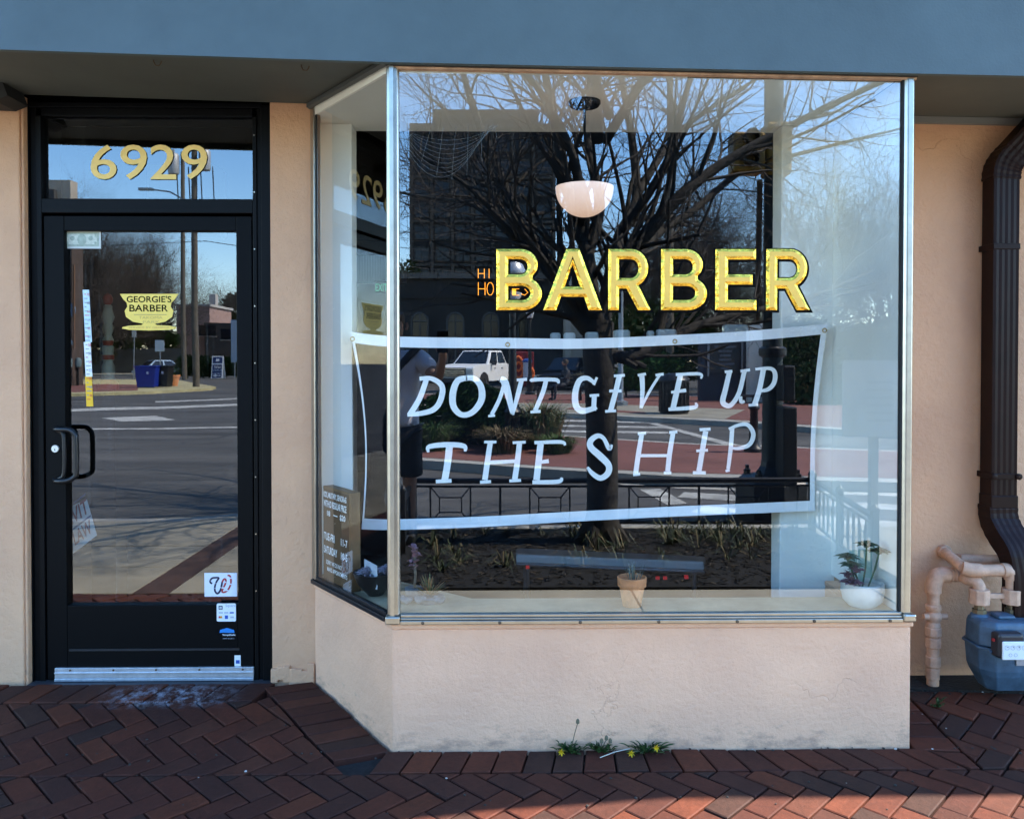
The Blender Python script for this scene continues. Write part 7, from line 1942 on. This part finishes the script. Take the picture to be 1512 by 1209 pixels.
m = MB(); m.b2(a.x, b.x, a.y - 8, a.y, 0, b.z); m.build('wall', M('house_brick', (.34, .22, .19), .85, var=.15, scale=1.5), t)
m = MB(); m.b2(a.x - .2, b.x + .2, a.y - 8.2, a.y + .2, b.z, b.z + .3); o = m.build('roof', M('house_roof', (.4, .38, .36), .8), t)
m = MB(); p = Gd(302, 450, 105); m.b2(p.x - .4, p.x + .4, a.y - 4, a.y - 3, b.z + .3, b.z + 1.8); m.build('chimney', MATS['house_roof'], o)
m = MB(); q = Gd(345, 490, 102); m.b2(b.x + .01, q.x, a.y - 6, a.y + 2, 0, Gd(300, 476, 102).z); m.build('wing', M('house_dark', (.07, .06, .055), .9), t)
for px, py in ((296, 487), (306, 487), (330, 492)):
    p = Gd(px, py, 102); m = MB(); m.b2(p.x - .7, p.x + .7, a.y + 2.001, a.y + 2.05, p.z - .7, p.z + .6); o = m.build('window', pane_m, t)
    m = MB(); m.b2(p.x - .8, p.x + .8, a.y + 2.002, a.y + 2.12, p.z - .8, p.z - .71); m.build('sill', MATS['house_roof'], o)
a = Gd(40, 572, 44); b = Gd(104, 335, 44)
t = thing('brick_block', 'dark brown brick shop block at the left edge of the door reflection', 'building', ((a.x + b.x) / 2, a.y - 4, 0))
m = MB(); m.b2(a.x - 6, b.x, a.y - 1.2, a.y, 0, b.z); m.build('wall', M('block_brick', (.06, .042, .034), .9, var=.25, scale=2), t)
for k, (px, py, w_, h_) in enumerate(((97, 422, .28, .5), (97, 440, .28, .45), (97, 490, .22, .4), (101, 505, .5, .25))):
    p = Gd(px, py, 44); m = MB(); m.b2(p.x - w_ / 2, p.x + w_ / 2, a.y + .001, a.y + .06, p.z - h_ / 2, p.z + h_ / 2); m.build('fitting', M('fitting_pale', (.3, .32, .33), .6), t)
p = Gd(99, 458, 44); m = MB(); m.lathe([(.001, .05), (.42, .05), (.45, 0)], 20); m.xform(lambda v: Vector((p.x + v.x, a.y + .002 + v.z, p.z + v.y))); m.build('round_sign', M('round_blue', (.08, .13, .2), .5), t)
m = MB(); p = Gd(109, 460, 44); m.b2(p.x - .04, p.x + .04, a.y + .001, a.y + .1, 2.0, b.z - 2); m.build('pipe', M('rust_pipe', (.14, .07, .035), .7), t)
# stone block on the skyline seen in the transom
a = Gd(60, 545, 62); b = Gd(104, 266, 62)
t = thing('stone_block', 'tall pale stone block on the skyline in the transom', 'building', ((a.x + b.x) / 2, a.y - 4, 0))
m = MB(); m.b2(a.x - 6, b.x, a.y - 1, a.y, 0, b.z); m.build('wall', M('block_stone', (.34, .30, .25), .85, var=.12, scale=1), t)
m = MB(); m.b2(a.x - 6, b.x - 1.0, a.y + .001, a.y + .4, 0, Gd(80, 281, 62).z); m.build('annex', M('block_dark', (.05, .05, .05), .9), t)

# ------------------------------------------------------------------ people
def skin_mesh(name, V, E, mat, parent, sub=2):
    """V: name -> (position, radius); grows one continuous surface over the joints"""
    keys = list(V); idx = {k: i for i, k in enumerate(keys)}
    me = bpy.data.meshes.new(name); me.from_pydata([tuple(V[k][0]) for k in keys], [(idx[a], idx[b]) for a, b in E], [])
    ob = bpy.data.objects.new(name, me); COL.objects.link(ob)
    ob.modifiers.new('skin', 'SKIN'); sv = me.skin_vertices[0].data
    for k in keys:
        r = V[k][1]; sv[idx[k]].radius = (r, r) if not hasattr(r, '__len__') else r
        sv[idx[k]].use_root = (idx[k] == 0)
    s = ob.modifiers.new('sub', 'SUBSURF'); s.levels = sub; s.render_levels = sub
    dg = bpy.context.evaluated_depsgraph_get(); dg.update()
    nm = bpy.data.meshes.new_from_object(ob.evaluated_get(dg))
    bpy.data.objects.remove(ob); bpy.data.meshes.remove(me)
    nm.materials.append(mat); nm.polygons.foreach_set('use_smooth', [True] * len(nm.polygons))
    o = bpy.data.objects.new(name, nm); COL.objects.link(o); o.parent = parent; o.matrix_parent_inverse = Matrix.Translation(-Vector(parent.location))
    return o
skin_c = M('skin', (.30, .17, .115), .55); hair_m = M('hair', (.035, .02, .012), .6); shirt_m = M('shirt', (.55, .54, .60), .8, var=.12, scale=10, bump=.2, bscale=12); shorts_m = M('shorts', (.008, .008, .010), .8); shoe_m = M('shoe', (.02, .02, .02), .6)
B = Vector((-.43, -3.36, 0))
ph = thing('person', 'person in pale short-sleeved shirt and black shorts raising a phone, mirrored beside the steel post', 'person', B)
def q(x, y, z): return B + Vector((x, y, z))
body = {
 'pel': (q(0, 0, .92), (.15, .11)), 'wa': (q(0, 0, 1.08), (.14, .10)), 'ch': (q(0, 0, 1.28), (.155, .11)), 'nb': (q(0, .0, 1.43), (.075, .07)), 'nk': (q(0, .015, 1.49), .055), 'jaw': (q(0, .03, 1.55), (.065, .075)), 'hd': (q(0, .02, 1.63), (.075, .092)), 'tp': (q(0, .01, 1.69), (.055, .07)),
 'hl': (q(-.10, 0, .86), .095), 'kl': (q(-.11, .02, .47), .058), 'al': (q(-.11, -.01, .08), .04), 'tl': (q(-.13, .15, .035), .035),
 'hr': (q(.10, 0, .86), .095), 'kr': (q(.11, .02, .47), .058), 'ar': (q(.11, -.01, .08), .04), 'tr': (q(.13, .15, .035), .035),
 'sl': (q(-.19, 0, 1.40), .065), 'el': (q(-.27, .0, 1.12), .045), 'wl': (q(-.25, .12, .90), .03), 'pl': (q(-.245, .15, .83), (.036, .018)),
 'sr': (q(.19, 0, 1.40), .065), 'er': (q(.33, .12, 1.22), .046), 'wr': (q(.38, .28, 1.38), .031), 'pr': (q(.385, .31, 1.44), (.036, .018)),
}
EB = [('pel', 'wa'), ('wa', 'ch'), ('ch', 'nb'), ('nb', 'nk'), ('nk', 'jaw'), ('jaw', 'hd'), ('hd', 'tp'), ('pel', 'hl'), ('hl', 'kl'), ('kl', 'al'), ('al', 'tl'), ('pel', 'hr'), ('hr', 'kr'), ('kr', 'ar'), ('ar', 'tr'), ('ch', 'sl'), ('sl', 'el'), ('el', 'wl'), ('wl', 'pl'), ('ch', 'sr'), ('sr', 'er'), ('er', 'wr'), ('wr', 'pr')]
for hnd, c, up in (('l', body['pl'][0], -1), ('r', body['pr'][0], 1)):
    for k, (ox, ln) in enumerate(((-.027, .06), (-.009, .075), (.009, .07), (.027, .055))):
        body[f'f{hnd}{k}a'] = (c + Vector((ox, .005, up * .035)), .0095); body[f'f{hnd}{k}b'] = (c + Vector((ox, .03, up * (.035 + ln * .5))), .0088); body[f'f{hnd}{k}c'] = (c + Vector((ox, .045 if up > 0 else .03, up * (.035 + ln * .8))), .0075)
        EB += [('p' + hnd, f'f{hnd}{k}a'), (f'f{hnd}{k}a', f'f{hnd}{k}b'), (f'f{hnd}{k}b', f'f{hnd}{k}c')]
    body[f't{hnd}a'] = (c + Vector((-.035 if hnd == 'r' else .035, .012, up * -.01)), .011); body[f't{hnd}b'] = (c + Vector((-.05 if hnd == 'r' else .05, .035, up * .02)), .009); EB += [('p' + hnd, f't{hnd}a'), (f't{hnd}a', f't{hnd}b')]
skin_mesh('body', body, EB, skin_c, ph)
shirt = {'ch': (q(0, 0, 1.28), (.19, .14)), 'wa': (q(0, 0, 1.08), (.185, .14)), 'hem': (q(0, 0, .90), (.20, .15)), 'hem2': (q(0, 0, .85), (.205, .155)), 'up': (q(0, 0, 1.42), (.11, .085)), 'sl': (q(-.19, 0, 1.395), .085), 'el': (q(-.25, 0, 1.18), .078), 'sr': (q(.19, 0, 1.395), .085), 'er': (q(.285, .075, 1.275), .078)}
skin_mesh('shirt', shirt, [('ch', 'wa'), ('wa', 'hem'), ('hem', 'hem2'), ('ch', 'up'), ('ch', 'sl'), ('sl', 'el'), ('ch', 'sr'), ('sr', 'er')], shirt_m, ph)
shorts = {'pel': (q(0, 0, .90), (.18, .135)), 'hl': (q(-.10, 0, .80), .115), 'kl': (q(-.115, .015, .52), .105), 'kl2': (q(-.115, .015, .48), .105), 'hr': (q(.10, 0, .80), .115), 'kr': (q(.115, .015, .52), .105), 'kr2': (q(.115, .015, .48), .105)}
skin_mesh('shorts', shorts, [('pel', 'hl'), ('hl', 'kl'), ('kl', 'kl2'), ('pel', 'hr'), ('hr', 'kr'), ('kr', 'kr2')], shorts_m, ph)
hair = {'c': (q(0, -.005, 1.68), (.092, .105)), 'b': (q(0, -.05, 1.60), (.085, .06)), 't': (q(0, .01, 1.725), (.07, .08)), 'f': (q(.02, .075, 1.70), (.05, .03))}
skin_mesh('hair', hair, [('c', 'b'), ('c', 't'), ('c', 'f')], hair_m, ph)
m = MB()
for s in (-1, 1):
    m.lathe([(.0005, -.009), (.008, -.004), (.008, .004), (.0005, .009)], 8, q(s * .032, .108, 1.632), 0)
    m.tube([q(s * .086, .01, 1.60), q(s * .094, .0, 1.63), q(s * .086, -.008, 1.65)], .011, 6, 1)
m.tube([q(0, .105, 1.635), q(0, .128, 1.597)], [.008, .014], 7, 1); m.tube([q(-.024, .104, 1.562), q(0, .112, 1.56), q(.024, .104, 1.562)], .006, 6, 2)
m.build('face', [ink, skin_c, M('lip', (.25, .09, .08), .5)], ph)
m = MB(); m.tube([q(-.2, .06, .98), q(-.1, .155, 1.16), q(.05, .16, 1.32), q(.17, .07, 1.46), q(.17, -.06, 1.46)], .028, 8); m.build('bag_strap', shorts_m, ph)
for s in (-1, 1): m = MB(); m.b2(B.x + s * .12 - .045, B.x + s * .12 + .045, B.y - .08, B.y + .2, .0, .085); m.build('shoe', shoe_m, ph, bevel=.025, seg=3)
m = MB(); c = body['pr'][0] + Vector((.0, .035, .06)); m.b2(c.x - .04, c.x + .04, c.y, c.y + .009, c.z - .08, c.z + .08); 
tag(m.build('phone', M('phone_black', (.006, .006, .007), .25), bevel=.003), 'black phone held up by the mirrored person', 'phone')
# seated person on a bench across the street
c = Wd(826, 585, 27.5); c.z = 0
bench = thing('street_bench', 'dark slatted bench across the street under the seated person', 'bench', c)
for k in range(4): m = MB(); m.b2(c.x - .75, c.x + .75, c.y - .2 + k * .1, c.y - .12 + k * .1, .42, .45); m.build('slat', iron, bench)
for k in range(3): m = MB(); m.b2(c.x - .75, c.x + .75, c.y - .28, c.y - .25, .52 + k * .12, .6 + k * .12); m.build('slat', iron, bench)
for s in (-.7, .7): m = MB(); m.b2(c.x + s - .03, c.x + s + .03, c.y - .27, c.y + .2, 0, .42); m.build('leg', iron, bench)
st = thing('person', 'person in dark clothes sitting on the bench across the street', 'person', c + Vector((.15, 0, 0)))
o_ = c + Vector((.15, 0, 0)); s = lambda x, y, z: o_ + Vector((x * .35 - y * .94, x * .94 + y * .35, z))
bd = {'pel': (s(0, -.08, .55), (.15, .12)), 'ch': (s(0, -.1, .9), (.16, .11)), 'nk': (s(0, -.06, 1.1), .055), 'hd': (s(0, -.02, 1.24), (.08, .095)), 'hl': (s(-.1, 0, .53), .085), 'kl': (s(-.12, .36, .5), .06), 'al': (s(-.12, .36, .08), .04), 'tl': (s(-.12, .5, .04), .035), 'hr': (s(.1, 0, .53), .085), 'kr': (s(.12, .36, .5), .06), 'ar': (s(.12, .36, .08), .04), 'tr': (s(.12, .5, .04), .035), 'sl': (s(-.19, -.09, 1.0), .06), 'el': (s(-.24, .05, .76), .045), 'wl': (s(-.12, .22, .66), .032), 'sr': (s(.19, -.09, 1.0), .06), 'er': (s(.24, .05, .76), .045), 'wr': (s(.12, .22, .66), .032)}
skin_mesh('body', bd, [('pel', 'ch'), ('ch', 'nk'), ('nk', 'hd'), ('pel', 'hl'), ('hl', 'kl'), ('kl', 'al'), ('al', 'tl'), ('pel', 'hr'), ('hr', 'kr'), ('kr', 'ar'), ('ar', 'tr'), ('ch', 'sl'), ('sl', 'el'), ('el', 'wl'), ('ch', 'sr'), ('sr', 'er'), ('er', 'wr')], M('dark_clothes', (.03, .033, .04), .8), st)
m = MB(); m.lathe([(.001, -.1)] + [(.1 * math.sin(R(a)), -.11 * math.cos(R(a))) for a in range(20, 170, 20)] + [(.001, .11)], 12, s(0, -.03, 1.27)); m.build('head', skin_c, st)
m = MB(); m.lathe([(.112, -.02), (.112, .05), (.08, .11), (.001, .128)], 12, s(0, -.05, 1.27)); m.build('hair', hair_m, st)
print('bricks', nbr[0])
